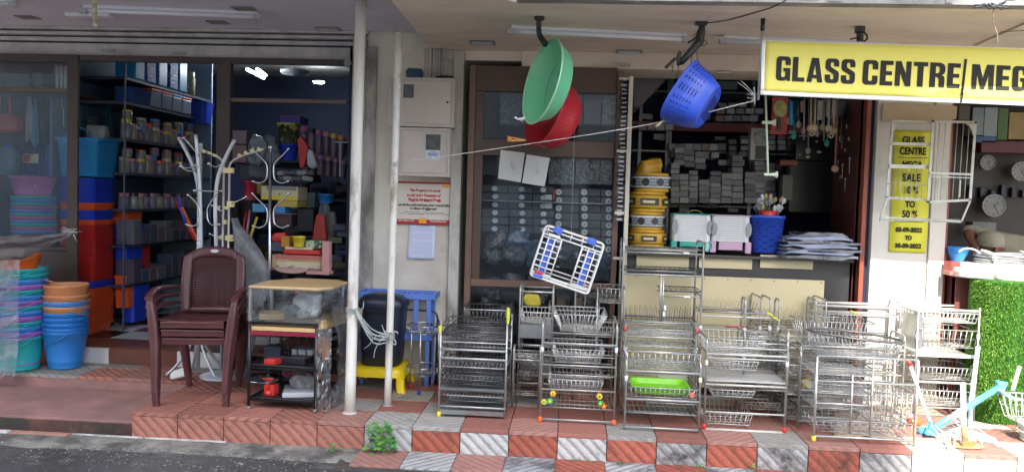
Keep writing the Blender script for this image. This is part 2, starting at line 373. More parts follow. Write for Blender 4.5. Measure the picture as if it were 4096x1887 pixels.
for i in range(14):
    for j in range(15):
        m = (t_b, t_w, t_k)[(i+2*j) % 3] if j > 0 else t_b
        put_tile('floor_tile', sfl, m, (-1.6-.3*i, (5.19+.15+.3*j), .086), (0, 0, 0), .3, .3)

# ------------------------------------------------------------------ building mass and walls
m_wall = M('wall_paint', (.68, .63, .54), .85, var=.07, vs=2.5, bump=.12, bs=25, dirt=.65, dcol=(.30, .27, .23), ds=1.6, dlow=.5, dhigh=.75, pos=True)
m_wgrim = M('wall_paint_grimy', (.46, .44, .40), .85, var=.12, vs=6, bump=.3, bs=30, dirt=.85, dcol=(.10, .09, .08), ds=4, dlow=.48, dhigh=.66, pos=True, stretch=(1, 1, .35))
m_ceilL = M('ceiling_grey', (.68, .68, .78), .9, var=.06, vs=1.2, bump=.15, bs=6, dirt=.8, dcol=(.50, .50, .57), ds=1.6, pos=True)
m_ceilR = M('ceiling_cream', (.78, .68, .58), .85, var=.06, vs=1.5, bump=.12, bs=6, dirt=.85, dcol=(.52, .43, .36), ds=2.2, pos=True, stretch=(.5, 1.6, 1))
m_conc = M('weathered_concrete', (.30, .29, .28), .9, var=.25, vs=7, bump=.6, bs=30, dirt=.7, dcol=(.07, .07, .07), ds=3, pos=True)
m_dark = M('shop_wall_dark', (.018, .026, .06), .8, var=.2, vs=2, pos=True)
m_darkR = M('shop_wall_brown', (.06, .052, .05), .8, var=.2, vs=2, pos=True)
cL = 2.235; cR = 2.125
# boundary between the two ceilings
pA = at(1505, 0, Z=cL); pB = at(1690, 215, Z=cR)
b = MB(); b.prism([(-7, 3.0), (-.83, 3.0), (-.905, 3.9), (-.93, 5.2), (-7, 5.2)], cL, cL+.25, 'z')
tag(b.build('ceiling_left', m_ceilL), kind='structure')
b = MB(); b.prism([(-.82, 3.0), (-.3, 3.9), (4.4, 3.9), (4.4, 5.2), (-.92, 5.2), (-.895, 3.9)], cR, cR+.22, 'z')
ceil = tag(b.build('ceiling_right', m_ceilR, bevel=.004), kind='structure')
b = MB(); b.box(-.28, 5, 3.82, 3.898, cR-.004, cR+.4)
for k in range(40):
    x = -.28+k*.13; b.box(x, x+rnd.uniform(.03, .1), 3.815, 3.822, cR+rnd.uniform(0, .05), cR+.3)
tag(b.build('slab_edge', m_conc), kind='structure')
b = MB(); b.box(-7, 5, 3.9, 9.9, cL+.26, 6.5); b.box(-7, -.9, 3.0, 3.89, cL+.26, 2.9); b.box(-7, 5, 9.9, 10.2, -.3, 6.5); b.box(-7.2, -7, 3.9, 10, -.3, 6.5); b.box(5, 5.2, 5.2, 10, -.3, 6.5)
tag(b.build('upper_storey', m_conc), kind='structure')
# small seams and skirting between ceiling and wall
m_ledge = M('cornice_paint', (.52, .50, .49), .85, var=.1, vs=8, bump=.3, bs=30, dirt=.5, dcol=(.14, .13, .13), ds=5, pos=True)
b = MB()
b.box(-6.2, -1.33, 5.20, 5.40, 2.052, 2.134)           # lintel
b.m = 1; b.box(-6.2, -1.33, 5.19, 5.4, 2.146, 2.172); b.box(-6.2, -1.33, 5.165, 5.4, 2.184, 2.205); b.box(-6.2, -1.33, 5.14, 5.4, 2.215, 2.234)
b.m = 2; b.box(-6.2, -1.33, 5.22, 5.40, 2.134, 2.233)
lint = tag(b.build('lintel', [m_ledge, m_ledge, m_dark], bevel=.003), kind='structure')
# wall between the two shops
b = MB(); b.box(-1.335, -.70, 5.18, 5.5, -.05, cL-.001)
tag(b.build('wall', m_wall), kind='structure')
b = MB(); b.box(-1.43, -1.337, 5.16, 5.5, -.05, 2.2); b.box(-1.34, -1.27, 5.165, 5.18, -.02, 2.14); b.box(-.765, -.698, 5.13, 5.19, -.02, 2.11)
b.m = 1; b.box(-1.46, -1.4302, 5.2, 5.5, -.05, 2.2)
tag(b.build('wall_pilaster', [m_wgrim, m_dark], bevel=.003), kind='structure')
# back beam over the right-hand shop
b = MB(); b.box(-.33, 4.4, 5.14, 5.5, 2.02, 2.124); b.box(-.9, -.33, 5.16, 5.5, 2.06, 2.124)
tag(b.build('beam', m_ceilR, bevel=.004), kind='structure')
# interior shells
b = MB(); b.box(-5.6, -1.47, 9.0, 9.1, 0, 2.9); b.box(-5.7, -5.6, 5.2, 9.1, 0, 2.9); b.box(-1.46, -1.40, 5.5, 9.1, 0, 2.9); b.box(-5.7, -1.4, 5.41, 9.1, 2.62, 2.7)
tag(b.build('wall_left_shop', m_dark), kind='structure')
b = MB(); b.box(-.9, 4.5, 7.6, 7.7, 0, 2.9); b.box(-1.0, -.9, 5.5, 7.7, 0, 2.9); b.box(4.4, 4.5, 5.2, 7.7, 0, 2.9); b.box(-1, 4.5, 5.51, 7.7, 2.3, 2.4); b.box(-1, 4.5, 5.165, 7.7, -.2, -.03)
tag(b.build('wall_right_shop', m_darkR), kind='structure')
# pillar of the right-hand shop and the cardboard over it
m_pil = M('pillar_paint', (.62, .60, .54), .8, var=.05, vs=3, bump=.1, dirt=.35, dcol=(.38, .34, .28), ds=3, pos=True)
b = MB(); b.box(1.83, 2.16, 5.0, 5.5, -.02, 2.12); b.box(2.162, 2.255, 4.985, 5.5, -.02, 2.12); b.box(2.1575, 2.163, 5.02, 5.2, 0, 2.1)
pil = tag(b.build('pillar', m_pil, bevel=.004), kind='structure')
m_redfr = M('red_doorframe', (.30, .07, .035), .45, var=.2, vs=5, dirt=.3, ds=6)
b = MB(); b.box(1.775, 1.80, 5.02, 5.08, 0, 2.02); b.m = 1; b.box(1.802, 1.829, 5.05, 5.5, 0, 2.02); b.m = 0; b.box(2.257, 2.272, 5.0, 5.1, 0, 2.02)
tag(b.build('door_frame', [m_redfr, m_dark]), kind='structure')
# building across the street: keeps the sun off all but the right end
m_opp = M('opposite_render', (.62, .59, .53), .9, var=.1, vs=.6, pos=True); m_og = M('opposite_glass', (.05, .06, .07), .2)
ob = thing('building', 'plain rendered street building opposite the shops, behind the camera', 'building', (-1.4, -8, 0))
b = MB(); b.box(-3.2, 3.1, -3, 0, -.2, 15); b.box(-3.3, 3.14, -3.05, .05, 15, 15.3); b.build('wall', m_opp, ob)
for k in range(4):
    for j in range(4):
        b = MB(); b.box(-2.7+1.5*j, -1.8+1.5*j, .005, .06, 1+3.4*k, 2.5+3.4*k); b.build('window', m_og, ob)
b = MB(); b.box(-18, -4.75, -11, -8.2, -.2, 7.5); tag(b.build('building', m_opp), 'unseen low block across the street to the left, added to darken the window reflections', 'building')  # added block, keeps the bright low sky out of the left window panes
b = MB(); b.box(5, 14, -12, -9, -.2, 5); tag(b.build('building', m_opp), 'low pale building across the street to the right', 'building')
# ================================================================== LEFT SHOP FRONT
m_brn = M('brown_frame', (.055, .035, .03), .5, var=.15, vs=6, dirt=.3, ds=6)
m_brn2 = M('brown_rail', (.13, .09, .07), .5, var=.15, vs=6)
m_glass = film('window_glass', (.25, .32, .42), opac=.0, rough=.02, bump=.02, bs=1.5, wave=.8)
wf = thing('shop_window', 'brown framed glass window at the left end of the shop front', 'window', (-3.3, 5.15, .11))
L0 = Vector((3.3, -5.15, -.11))
def loc(bm): bm.M = Matrix.Translation(L0); return bm
b = loc(MB()); b.box(-3.351, -3.275, 5.15, 5.17, .106, 2.05); b.build('mullion', m_brn, wf, bevel=.003)
b = loc(MB()); b.box(-6, -3.353, 5.155, 5.195, 1.80, 1.826); b.build('transom', m_brn2, wf, bevel=.002)
b = loc(MB()); b.box(-6, -3.353, 5.152, 5.2, 2.0, 2.05); b.box(-6, -3.353, 5.152, 5.2, .106, .17); b.box(-6, -3.353, 5.152, 5.2, .745, .77); b.build('frame', m_brn, wf, bevel=.003)
b = loc(MB()); b.box(-6, -3.353, 5.172, 5.174, 1.828, 1.998); b.build('pane', m_glass, wf)
b = loc(MB()); b.box(-6, -3.353, 5.172, 5.174, .772, 1.798); b.build('pane', m_glass, wf)
b = loc(MB()); b.box(-6, -3.353, 5.165, 5.185, .172, .744); b.build('panel', m_brn, wf)
df = thing('door_post_frame', 'dark brown doorway frame with rail, between the shelves and the middle wall', 'frame', (-2.28, 5.15, .11))
b = MB(); b.M = Matrix.Translation((2.28, -5.15, -.11))
b.box(-2.33, -2.238, 5.155, 5.205, .106, 2.05); b.build('post', m_brn, df, bevel=.003)
b = MB(); b.M = Matrix.Translation((2.28, -5.15, -.11)); b.box(-2.236, -1.463, 5.16, 5.2, 1.765, 1.79); b.build('transom', m_brn2, df, bevel=.002)
b = MB(); b.M = Matrix.Translation((2.28, -5.15, -.11)); b.box(-3.27, -1.463, 5.157, 5.203, 2.012, 2.05); b.build('head_rail', m_brn, df, bevel=.002)

# ------------------------------------------------------------------ plastics
def plas(n, c, rough=.32, **k): return M(n, c, rough, var=.05, vs=3, spec=.5, **k)
P_ = dict(blue=plas('plastic_blue', (.03, .22, .62)), dblue=plas('plastic_royal_blue', (.025, .07, .62)), orange=plas('plastic_orange', (.85, .13, .03)), red=plas('plastic_red', (.58, .035, .03)),
    teal=plas('plastic_teal', (.03, .45, .45)), lilac=plas('plastic_lilac', (.42, .16, .50)), pink=plas('plastic_pink', (.55, .14, .36)), sky=plas('plastic_sky', (.08, .30, .72)),
    peach=plas('plastic_peach', (.68, .29, .12)), hot=plas('plastic_hot_orange', (.80, .13, .02)), yellow=plas('plastic_yellow', (.72, .58, .05)), cyan=plas('plastic_cyan', (.03, .30, .60)),
    green=plas('plastic_green', (.08, .42, .13)), black=plas('plastic_black', (.015, .015, .018)), navy=plas('plastic_navy', (.012, .018, .035), .4), white=plas('plastic_white', (.75, .76, .76)),
    cream=plas('plastic_cream', (.62, .55, .36)), grey=plas('plastic_grey', (.25, .27, .29)), silver=plas('plastic_silver', (.45, .47, .5), .3), olive=plas('plastic_olive', (.22, .22, .03)), rosy=plas('plastic_rose', (.50, .22, .28)))
def bucket(name, label, mat, rt, rb, h, loc_, cat='bucket', group=None, handle=None, hm=None, hr=.0032, n=28, p=2.0, lip=.006, sub=True):
    t = thing(name, label, cat, loc_, 0, group); b = MB(); w_ = .0025
    b.lathe([(rb-.01, .0), (rb, .006), (rb+.001, .014), (rb-.002, .018), (rt, h-.022), (rt+lip*.4, h-.020), (rt+lip, h-.006), (rt+lip, h), (rt+.001, h), (rt-w_, h-.006), (rb-w_, .008)], n, p=p, cap0=True, cap1=True)
    b.build('body', mat, t)
    if handle is not None:
        a, drop = handle; R = rt+lip+.002; b = MB(); pts = []
        for i in range(15):
            s = PI*i/14; x = R*math.cos(s); d = R*math.sin(s)
            pts.append((x*math.cos(a)-d*math.cos(drop)*math.sin(a)*1.03, x*math.sin(a)+d*math.cos(drop)*math.cos(a)*1.03, h-.012+d*math.sin(drop)))
        b.tube(pts, hr, 6); b.build('handle', hm or mat, t)
    return t
# blue buckets with the peach ones on top, beside the doorstep
bx, by = -3.245, 4.985
for i, (k, z, lab, hd) in enumerate((('blue', 0, 'sky blue bucket at the bottom of the blue bucket stack, standing on the step', (2.2, -.62)), ('blue', .034, 'second blue bucket from the bottom of the stack beside the doorstep', (-.9, -.35)),
        ('blue', .066, 'third blue bucket from the bottom of the stack beside the doorstep', (-1.0, -.30)), ('blue', .10, 'fourth blue bucket from the bottom of the stack beside the doorstep', (-.85, -.32)),
        ('blue', .134, 'uppermost plain blue bucket, just under the lower peach rim', (-1.1, -.4)), ('peach', .172, 'peach bucket rim showing between the blue buckets of the stack', (-1.0, -.4)),
        ('sky', .205, 'thin blue bucket rim between two peach buckets', (-1.1, -.3)), ('peach', .245, 'peach bucket second from the top of the blue bucket stack', (-1.15, -.22)), ('peach', .31, 'peach orange bucket on top of the blue bucket stack with its handle up', (2.5, .35)))):
    bucket('bucket', lab, P_[k], .133, .100, .245 if i == 0 else .235, (bx+rnd.uniform(-.002, .002), by, .012-.011+z), group='buckets stacked beside the doorstep', handle=hd)
# multicoloured tubs under the plastic sheet
fx, fy = -3.50, 4.89; cols = ['teal', 'lilac', 'sky', 'teal', 'lilac', 'sky', 'teal', 'lilac', 'sky', 'teal', 'lilac', 'sky', 'teal', 'teal']
names = {'teal': 'teal', 'lilac': 'lilac', 'sky': 'blue'}; ordn = ['lowest', 'second', 'third', 'fourth', 'fifth', 'sixth', 'seventh', 'eighth', 'ninth', 'tenth', 'eleventh', 'twelfth', 'thirteenth', 'topmost']
for i, k in enumerate(cols):
    bucket('tub', f'{names[k]} round tub, {ordn[i]} in the stack behind the clear sheet', P_[k], .150+.0012*i, .125, .215, (fx+.003*math.sin(i*2), fy, .002+.0335*i), 'tub', 'tubs stacked behind the plastic sheet', handle=(2.6+.3*math.sin(i), -.30) if i > 0 else (2.7, -.5), lip=.01, hr=.004)
bucket('bucket', 'bright orange bucket on top of the multicoloured tubs, half behind the sheet', P_['hot'], .118, .09, .14, (fx+.01, fy, .60), handle=(3.0, -.25), hm=P_['peach'])
# lilac and teal basins on the window ledge
m_led = M('ledge_wood', (.05, .03, .025), .6, var=.2, vs=5)
b = MB(); b.box(-4.9, -3.58, 5.3, 5.62, .107, .70); b.box(-4.95, -3.57, 5.29, 5.63, .70, .72)
tag(b.build('display_bench', m_led, bevel=.004), 'dark wooden bench inside the left window under the basins', 'bench')
seq = ['sky', 'pink', 'teal', 'sky', 'pink', 'teal', 'sky', 'pink', 'teal', 'sky', 'teal']
for i, k in enumerate(seq):
    bucket('basin', f'{ {"teal":"teal","pink":"pink","sky":"blue"}[k]} basin, {"lowest" if i == 0 else ordn[i]} in the stack under the pink bucket', P_[k], .134, .105, .14, (-3.795+.004*math.sin(i), 5.46, .722+.0242*i), 'basin', 'basins nested in the left window', n=8 if i % 2 else 8, p=2.2, lip=.012)
b_ = bucket('bucket', 'mauve pink bucket with a round sticker on top of the nested basins', M('plastic_mauve', (.55, .17, .45), .3), .140, .108, .17, (-3.80, 5.46, 1.07), n=30, lip=.01)
b = MB(); b.lathe([(.0001, 0), (.016, 0)], 14); o = b.build('sticker', P_['white'], b_); o.location = (.075, -.1045, .11); o.rotation_euler = (PI/2+.18, 0, .60)
# royal blue crate behind with a label
b = MB(); t = thing('crate', 'royal blue ribbed crate with a small label behind the basins', 'crate', (-4.0, 5.85, 1.25))
b.loft([ring(0, 0, z, w_, .15, 16, 8) for z, w_ in ((0, .185), (.20, .20), (.205, .21), (.23, .21), (.23, .195), (.01, .18))], False, True, True)
for k in range(14): b.box(-.18+k*.026, -.172+k*.026, -.158-.0, -.150, .02, .20)
b.build('body', M('crate_blue', (.02, .09, .42), .4), t)
b = MB(); b.box(-.04, .085, -.166, -.1645, .09, .16); b.m = 1; b.box(-.03, .02, -.168, -.1665, .1, .15); b.build('label', [P_['cream'], P_['red']], t)
b = MB(); b.box(-4.9, -3.62, 5.68, 6.1, 1.215, 1.245); tag(b.build('wall_shelf', m_led), 'dark shelf carrying the royal blue crate in the left window', 'shelf')

# ------------------------------------------------------------------ tall stack of square tubs
zb = .107; tw = .143
b = MB(); b.loft([ring(0, 0, z, r, r, 40, 8) for z, r in ((.0, .116), (.012, .121), (.0585, .130), (.0586, .1445), (.066, .146), (.066, .136), (.05, .130), (.012, .118))], False, True, True)
tub_me = {k: b.mesh('tub', P_[k]) for k in ('dblue', 'orange', 'red')}
nm = dict(dblue='royal blue', orange='orange', red='red')
def tubk(z):
    return 'orange' if z < .43 else 'dblue' if z < .487 else 'red' if z < .90 else 'orange' if z < .945 else 'dblue' if z < 1.01 else 'orange' if z < 1.06 else 'dblue'
cnt_ = {}; ORD = 'first second third fourth fifth sixth seventh eighth ninth tenth eleventh twelfth thirteenth fourteenth fifteenth sixteenth seventeenth eighteenth nineteenth twentieth twenty-first twenty-second twenty-third twenty-fourth twenty-fifth twenty-sixth twenty-seventh'.split()
i = 0
while True:
    z = zb+.0178*i
    if z > 1.185: break
    k = tubk(z+.055); o = bpy.data.objects.new('square_tub', tub_me[k]); C.objects.link(o)
    o.location = (-3.563+rnd.uniform(-.0015, .0015), 5.725, z); o.rotation_euler = (0, 0, rnd.uniform(-.008, .008))
    cnt_[(k, z > 1.0, z > .5)] = cnt_.get((k, z > 1.0, z > .5), 0)+1; od = ORD[cnt_[(k, z > 1.0, z > .5)]-1]
    sec = f'{nm[k]} tub, {od} from below in ' + ({'orange': 'the bottom orange run of the tall stack' if z < .4 else 'the upper orange band of the tall stack', 'dblue': 'the narrow blue band under the red run' if z < .6 else 'the narrow upper blue band of the tall stack' if z+.055 < 1.01 else 'the blue run right under the light blue basket', 'red': 'the long red run of the tall stack'}[k])
    tag(o, sec, 'tub', 'square tubs nested in one tall stack'); i += 1
# light blue basket on top
t = thing('basket', 'light blue ribbed basket with arched handles on top of the square tubs', 'basket', (-3.555, 5.73, 1.252))
b = MB(); b.loft([ring(0, 0, z, r, r, 24, 7) for z, r in ((0, .135), (.012, .141), (.255, .160), (.258, .172), (.278, .174), (.278, .160), (.25, .156), (.012, .137))], False, True, True)
b.build('body', M('basket_light_blue', (.015, .28, .68), .3), t)
b = MB()
for k in range(22):
    z = .02+k*.0105; r = .1425+z*.075; b.loft([ring(0, 0, z, r+.001, r+.001, 24, 7), ring(0, 0, z+.004, r+.003, r+.003, 24, 7), ring(0, 0, z+.006, r+.001, r+.001, 24, 7)], False, False, False)
b.build('rib', P_['cyan'], t)
for s_ in (-1, 1):
    b = MB(); b.tube([(x*.11, s_*.12+.0, .275+.075*math.cos(x*PI/2)**.6) for x in [q/8-1 for q in range(17)]], .005, 6); b.build('handle', P_['cyan'], t)
# bins standing behind the stack
for (px0, px1, y0, y1, Y, k, lab) in ((440, 508, 838, 900, 5.90, 'orange', 'orange bin lip just behind the tall stack of square tubs'), (462, 508, 902, 1100, 5.86, 'dblue', 'royal blue bin standing behind the red tubs of the tall stack'),
        (498, 542, 900, 1122, 6.05, 'red', 'dull red bin behind the royal blue bin'), (462, 508, 1102, 1232, 5.84, 'orange', 'orange bin low behind the stack, under the royal blue bin'), (492, 536, 1128, 1290, 5.92, 'dblue', 'dark royal blue bin resting on the floor tiles')):
    x0, x1, z0, z1 = rx(px0, y0, px1, y1, Y); z0 = max(z0, .107)
    b = MB(); cx = (x0+x1)/2-.012; hw = (x1-x0)/2+.012; b.loft([ring(cx, Y+.13, z, hw*f, .13*f, 16, 6) for z, f in ((z0, .9), (z1-.02, .98), (z1-.019, 1.03), (z1, 1.03), (z1, .97), (z0+.02, .88))], False, True, True)
    tag(b.build('storage_bin', P_[k]), lab, 'bin')

# ------------------------------------------------------------------ plastic sheet tied to the window post
m_film = film('polythene', (.5, .5, .53), opac=.72, rough=.3, bump=.4, bs=4, wave=.2)
tA = at(300, 930, Y=5.09); tB = at(-160, 955, Y=4.70); bA = at(296, 936, Y=5.10); bM = at(95, 1035, Y=4.72); bB = at(-160, 1050, Y=4.55)
def sh(u, v):
    top = tA.lerp(tB, u); bot = (bA.lerp(bM, u/.5) if u < .5 else bM.lerp(bB, (u-.5)/.5)); q = top.lerp(bot, v)
    amp = .005*min(1, u*3); q = q+Vector((.0, amp*noise.noise((u*7, v*5, 1))*2, amp*math.sin(v*11+u*3)*.8+amp*noise.noise((u*9, v*9, 4)))); return q
t = thing('plastic_sheet', 'clear polythene sheet tied to the brown post and draped over the tubs', 'plastic sheet', tA)
b = MB(); b.M = Matrix.Translation(-tA); b.grid(sh, 40, 16); b.build('flap', m_film, t)
fl = film('polythene_hem', (.8, .82, .83), opac=.38, rough=.2, bump=1.0, bs=7, wave=.6)
def dr(u, v):
    x0 = at(-160, 1040, Y=4.60); x1 = at(80-8*v, 1040, Y=4.71); q = x0.lerp(x1, u); zb_ = -.015+.02*math.sin(u*9)
    z = q.z+(zb_-q.z)*v; return Vector((q.x+.012*math.sin(v*6+u*4)*v, q.y-.02*v+.014*noise.noise((u*10, v*2.4, 7)), z))
b = MB(); b.M = Matrix.Translation(-tA); b.grid(dr, 26, 40); b.build('drop', fl, t)
# the string knot on the post
m_str = M('string', (.55, .55, .52), .8, var=.2, vs=30)
b = MB(); k0 = at(282, 925, Y=5.14)
for j in range(5):
    a = rnd.uniform(-.4, .4); b.tube([k0+Vector((-.06, -.0, .0+.01*j-.02)), k0+Vector((.0, -.012, .006*j-.01)), k0+Vector((.05, -.006, .02*math.sin(j*2)))], .0022, 5)
b.tube([k0, k0+Vector((.03, -.01, -.02)), k0+Vector((.05, -.01, -.06)), k0+Vector((.04, -.01, -.05)), k0+Vector((.02, -.01, -.01))], .002, 5)
b.tube([k0+Vector((-.045, -.008, .03)), k0, k0+Vector((.055, -.01, -.065))], .002, 5); b.tube(arc(tuple(k0+Vector((0.002, 0.02, -.003))), .055, 0, 2*PI, 14, 0, 1), .0022, 5)
tag(b.build('string_knot', m_str), 'frayed pale string knotted round the brown window post', 'string')

# ------------------------------------------------------------------ things inside the left window
def cart(name, label, cat, x0, x1, y0, y1, z0, z1, mats, group=None, parts=(), rz=0):
    """carton / box with optional face prints: parts = (name, mat, fx0, fx1, fz0, fz1)"""
    cx, cy = (x0+x1)/2, (y0+y1)/2
    if not parts:
        b = MB(); b.M = Matrix.Translation((-cx, -cy, -z0)); b.box(x0, x1, y0, y1, z0, z1); o = b.build(name, mats, loc=(cx, cy, z0), bevel=.002); o.rotation_euler[2] = rz
        return tag(o, label, cat, group)
    t = thing(name, label, cat, (cx, cy, z0), rz, group); b = MB(); b.box(x0-cx, x1-cx, y0-cy, y1-cy, 0, z1-z0); b.build('body', mats, t, bevel=.002)
    for (pn, pm, a0, a1, c0, c1) in parts:
        b = MB(); b.box(x0-cx+(x1-x0)*a0, x0-cx+(x1-x0)*a1, y0-cy-.0025, y0-cy-.0005, (z1-z0)*c0, (z1-z0)*c1); b.build(pn, pm, t)
    return t
def pbox(name, label, cat, px0, py0, px1, py1, Y, D, mat, **k):
    x0, x1, z0, z1 = rx(px0, py0, px1, py1, Y); return cart(name, label, cat, x0, x1, Y, Y+D, z0, z1, mat, **k)
b = MB(); b.box(-5.2, -3.45, 5.3, 5.7, 1.815, 1.83); tag(b.build('high_shelf', m_led), 'thin brown shelf level with the rail of the left window', 'shelf')
pbox('carton', 'dark navy carton on the high shelf of the left window', 'box', 12, 262, 118, 345, 5.35, .25, P_['navy'])
pbox('carton', 'black toolbox shape beside the navy carton on the high shelf', 'box', 126, 290, 168, 345, 5.38, .2, P_['black'])
for k in range(4):
    x0, x1, z0, z1 = rx(208+17*k, 262, 219+17*k, 352, 5.36); b = MB(); b.loft([ring(0, 0, z, r, r, 12) for z, r in ((0, .009), (z1-z0-.02, .013), (z1-z0, .010))], True, True, True)
    tag(b.build('tube_roll', P_['silver'], loc=((x0+x1)/2, 5.4, z0+.004)), f'pale upright roll on the high shelf, {["leftmost","second","third","rightmost"][k]} of four by the post', 'roll', 'pale rolls on the high shelf')
# red orange bags hanging at far left
def bag(name, label, cat, px0, py0, px1, py1, Y, mat, p=4, sq=.5, top=.75, n=18, crease=.012, sd=0):
    x0, x1, z0, z1 = rx(px0, py0, px1, py1, Y); cx = (x0+x1)/2; hw = (x1-x0)/2; h = z1-z0; b = MB(); R = []
    for i in range(9):
        f = i/8; k = math.sin(PI*min(1, .18+.55*f if f < .6 else .18+.33+(f-.6)*.5))**.5; k = (1-.12*(1-f))*(1 if f < .65 else 1-(1-top)*(f-.65)/.35)
        k *= .55 if i == 0 else 1
        rg = ring(0, 0, h*f, hw*k, hw*sq*k, n, p); R.append([q+Vector((crease*noise.noise((q.x*14+sd, q.z*9, sd)), crease*noise.noise((q.x*14, q.z*9+sd, 3)), crease*.6*noise.noise((q.x*11, q.y*9, sd)))) for q in rg])
    b.loft(R, True, True, True); return tag(b.build(name, mat, loc=(cx, Y+hw*sq, z0)), label, cat)
bag('hanging_bag', 'orange red bag hanging at the far left of the window', 'bag', -40, 455, 68, 530, 5.5, M('bag_orange', (.42, .07, .03), .5), sd=3)
bag('hanging_bag', 'dark blue bag edge beside the orange red bag', 'bag', 68, 470, 92, 532, 5.6, P_['dblue'], sd=5)
b = MB(); hb = at(20, 380, Y=5.55); b.tube([hb+Vector((-.05, 0, -.13)), hb+Vector((-.04, 0, 0)), hb+Vector((.03, 0, .0)), hb+Vector((.04, 0, -.13))], .008, 6)
tag(b.build('bag_handle_loop', P_['orange']), 'orange loop handle above the orange red bag', 'handle')
for k, (px, y0, y1, c, lb) in enumerate(((118, 385, 560, 'silver', 'pale blue mop head hanging inside the left window, leftmost'), (140, 400, 580, 'cyan', 'blue fringe mop hanging inside the left window'), (158, 395, 575, 'navy', 'dark navy mop hanging inside the left window'),
        (182, 380, 520, 'navy', 'short dark mop beside the brown post, farther back'), (215, 380, 490, 'grey', 'grey rope hank hanging near the window post'), (240, 385, 500, 'cream', 'cream cord strand nearest the window post'))):
    b = MB(); q0 = at(px, y0, Y=5.6+.02*k); q1 = at(px, y1, Y=5.6+.02*k)
    for j in range(9):
        dx = rnd.uniform(-.022, .022); dy = rnd.uniform(-.015, .015); b.tube([q0+Vector((dx*.3, dy*.3, 0)), q0.lerp(q1, .5)+Vector((dx, dy, 0)), q1+Vector((dx*1.2, dy, rnd.uniform(-.02, .02)))], .0055, 5)
    tag(b.build('mop', P_[c]), lb, 'mop')
bag('hanging_bag', 'teal blue pouch low at the far left of the window', 'bag', -30, 590, 62, 700, 5.55, M('bag_teal', (.03, .12, .18), .4), sd=8)
bag('crumpled_bag', 'grey plastic wrapped bundle above the light blue basket', 'bag', 318, 465, 388, 590, 5.95, film('wrap_grey', (.35, .38, .42), opac=.8, rough=.2), sd=2, crease=.03)
bag('stuffed_bag', 'dark wrapped goods sitting inside the light blue basket', 'bag', 330, 500, 420, 560, 5.72, P_['grey'], sd=4, crease=.03)
b = MB(); q = at(435, 470, Y=6.0)
for s_ in (-1, 1): b.tube([q+Vector((0, 0, .14)), q+Vector((s_*.045, 0, -.25)), q+Vector((s_*.05, 0, -.55))], .014, 8)
tag(b.build('step_ladder', P_['teal'] if 0 else M('ladder_green', (.015, .07, .07), .5)), 'dark green folding ladder leaning behind the light blue basket', 'ladder')

# ------------------------------------------------------------------ side shelving of the left shop
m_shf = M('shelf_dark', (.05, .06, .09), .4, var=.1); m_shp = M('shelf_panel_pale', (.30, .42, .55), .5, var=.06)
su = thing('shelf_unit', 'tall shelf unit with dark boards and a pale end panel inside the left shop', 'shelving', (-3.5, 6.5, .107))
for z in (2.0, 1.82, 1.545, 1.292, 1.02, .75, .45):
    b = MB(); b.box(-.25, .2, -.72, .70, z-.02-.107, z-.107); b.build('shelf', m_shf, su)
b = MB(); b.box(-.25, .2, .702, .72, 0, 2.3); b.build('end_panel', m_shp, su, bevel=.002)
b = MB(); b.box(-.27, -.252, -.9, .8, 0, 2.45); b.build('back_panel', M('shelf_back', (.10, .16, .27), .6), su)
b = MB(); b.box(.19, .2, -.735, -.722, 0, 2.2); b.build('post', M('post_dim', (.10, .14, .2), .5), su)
lids = ['yellow', 'pink', 'cream', 'orange', 'sky', 'rosy']
def jar(x, y, z, r, h, body, lid, label, group):
    t = thing('jar', label, 'jar', (x, y, z), 0, group); b = MB(); b.lathe([(r*.9, 0), (r, .008), (r, h*.72), (r*.86, h*.8)], 12, cap0=True, cap1=True); b.build('body', body, t)
    b = MB(); b.lathe([(r*.92, h*.8), (r*.92, h)], 12, cap0=True, cap1=True, sm=False); b.build('lid', lid, t)
m_jar = [M('jar_clear_a', (.22, .24, .28), .15), M('jar_clear_b', (.30, .27, .22), .2), M('jar_clear_c', (.18, .16, .24), .2)]
lw = {'yellow': 'yellow', 'pink': 'pink', 'cream': 'cream', 'orange': 'orange', 'sky': 'blue', 'rosy': 'rose'}
for ti, (z, row) in enumerate(((1.545, 'third'), (1.292, 'fourth'), (1.02, 'fifth'))):
    for j in range(13):
        y = 5.85+.1*j; lc = lids[(j*5+ti*2) % 6]
        if ti == 0 and j > 11: continue
        h = rnd.uniform(.10, .15) if ti < 2 else .12
        jar(-3.345+rnd.uniform(-.01, .01), y, z+.001, .041, h, m_jar[(j+ti) % 3], P_[lc] if ti < 2 else P_['navy' if j % 2 else 'rosy'], (f'small clear jar with {lw[lc]} lid on the {row} shelf from the top' if ti < 2 else f'dim jar with {"navy" if j % 2 else "rose"} lid, {ORD[j]} from the street on the fifth shelf'), 'jars on the side shelves')
        if ti < 2 and j % 2 == 0: jar(-3.35, y+.03, z+h+.002, .038, .07, m_jar[(j+1) % 3], P_[lids[(j+ti) % 6]], f'upper small jar with {lw[lids[(j+ti)%6]]} lid stacked on the {row} shelf row', 'jars on the side shelves')
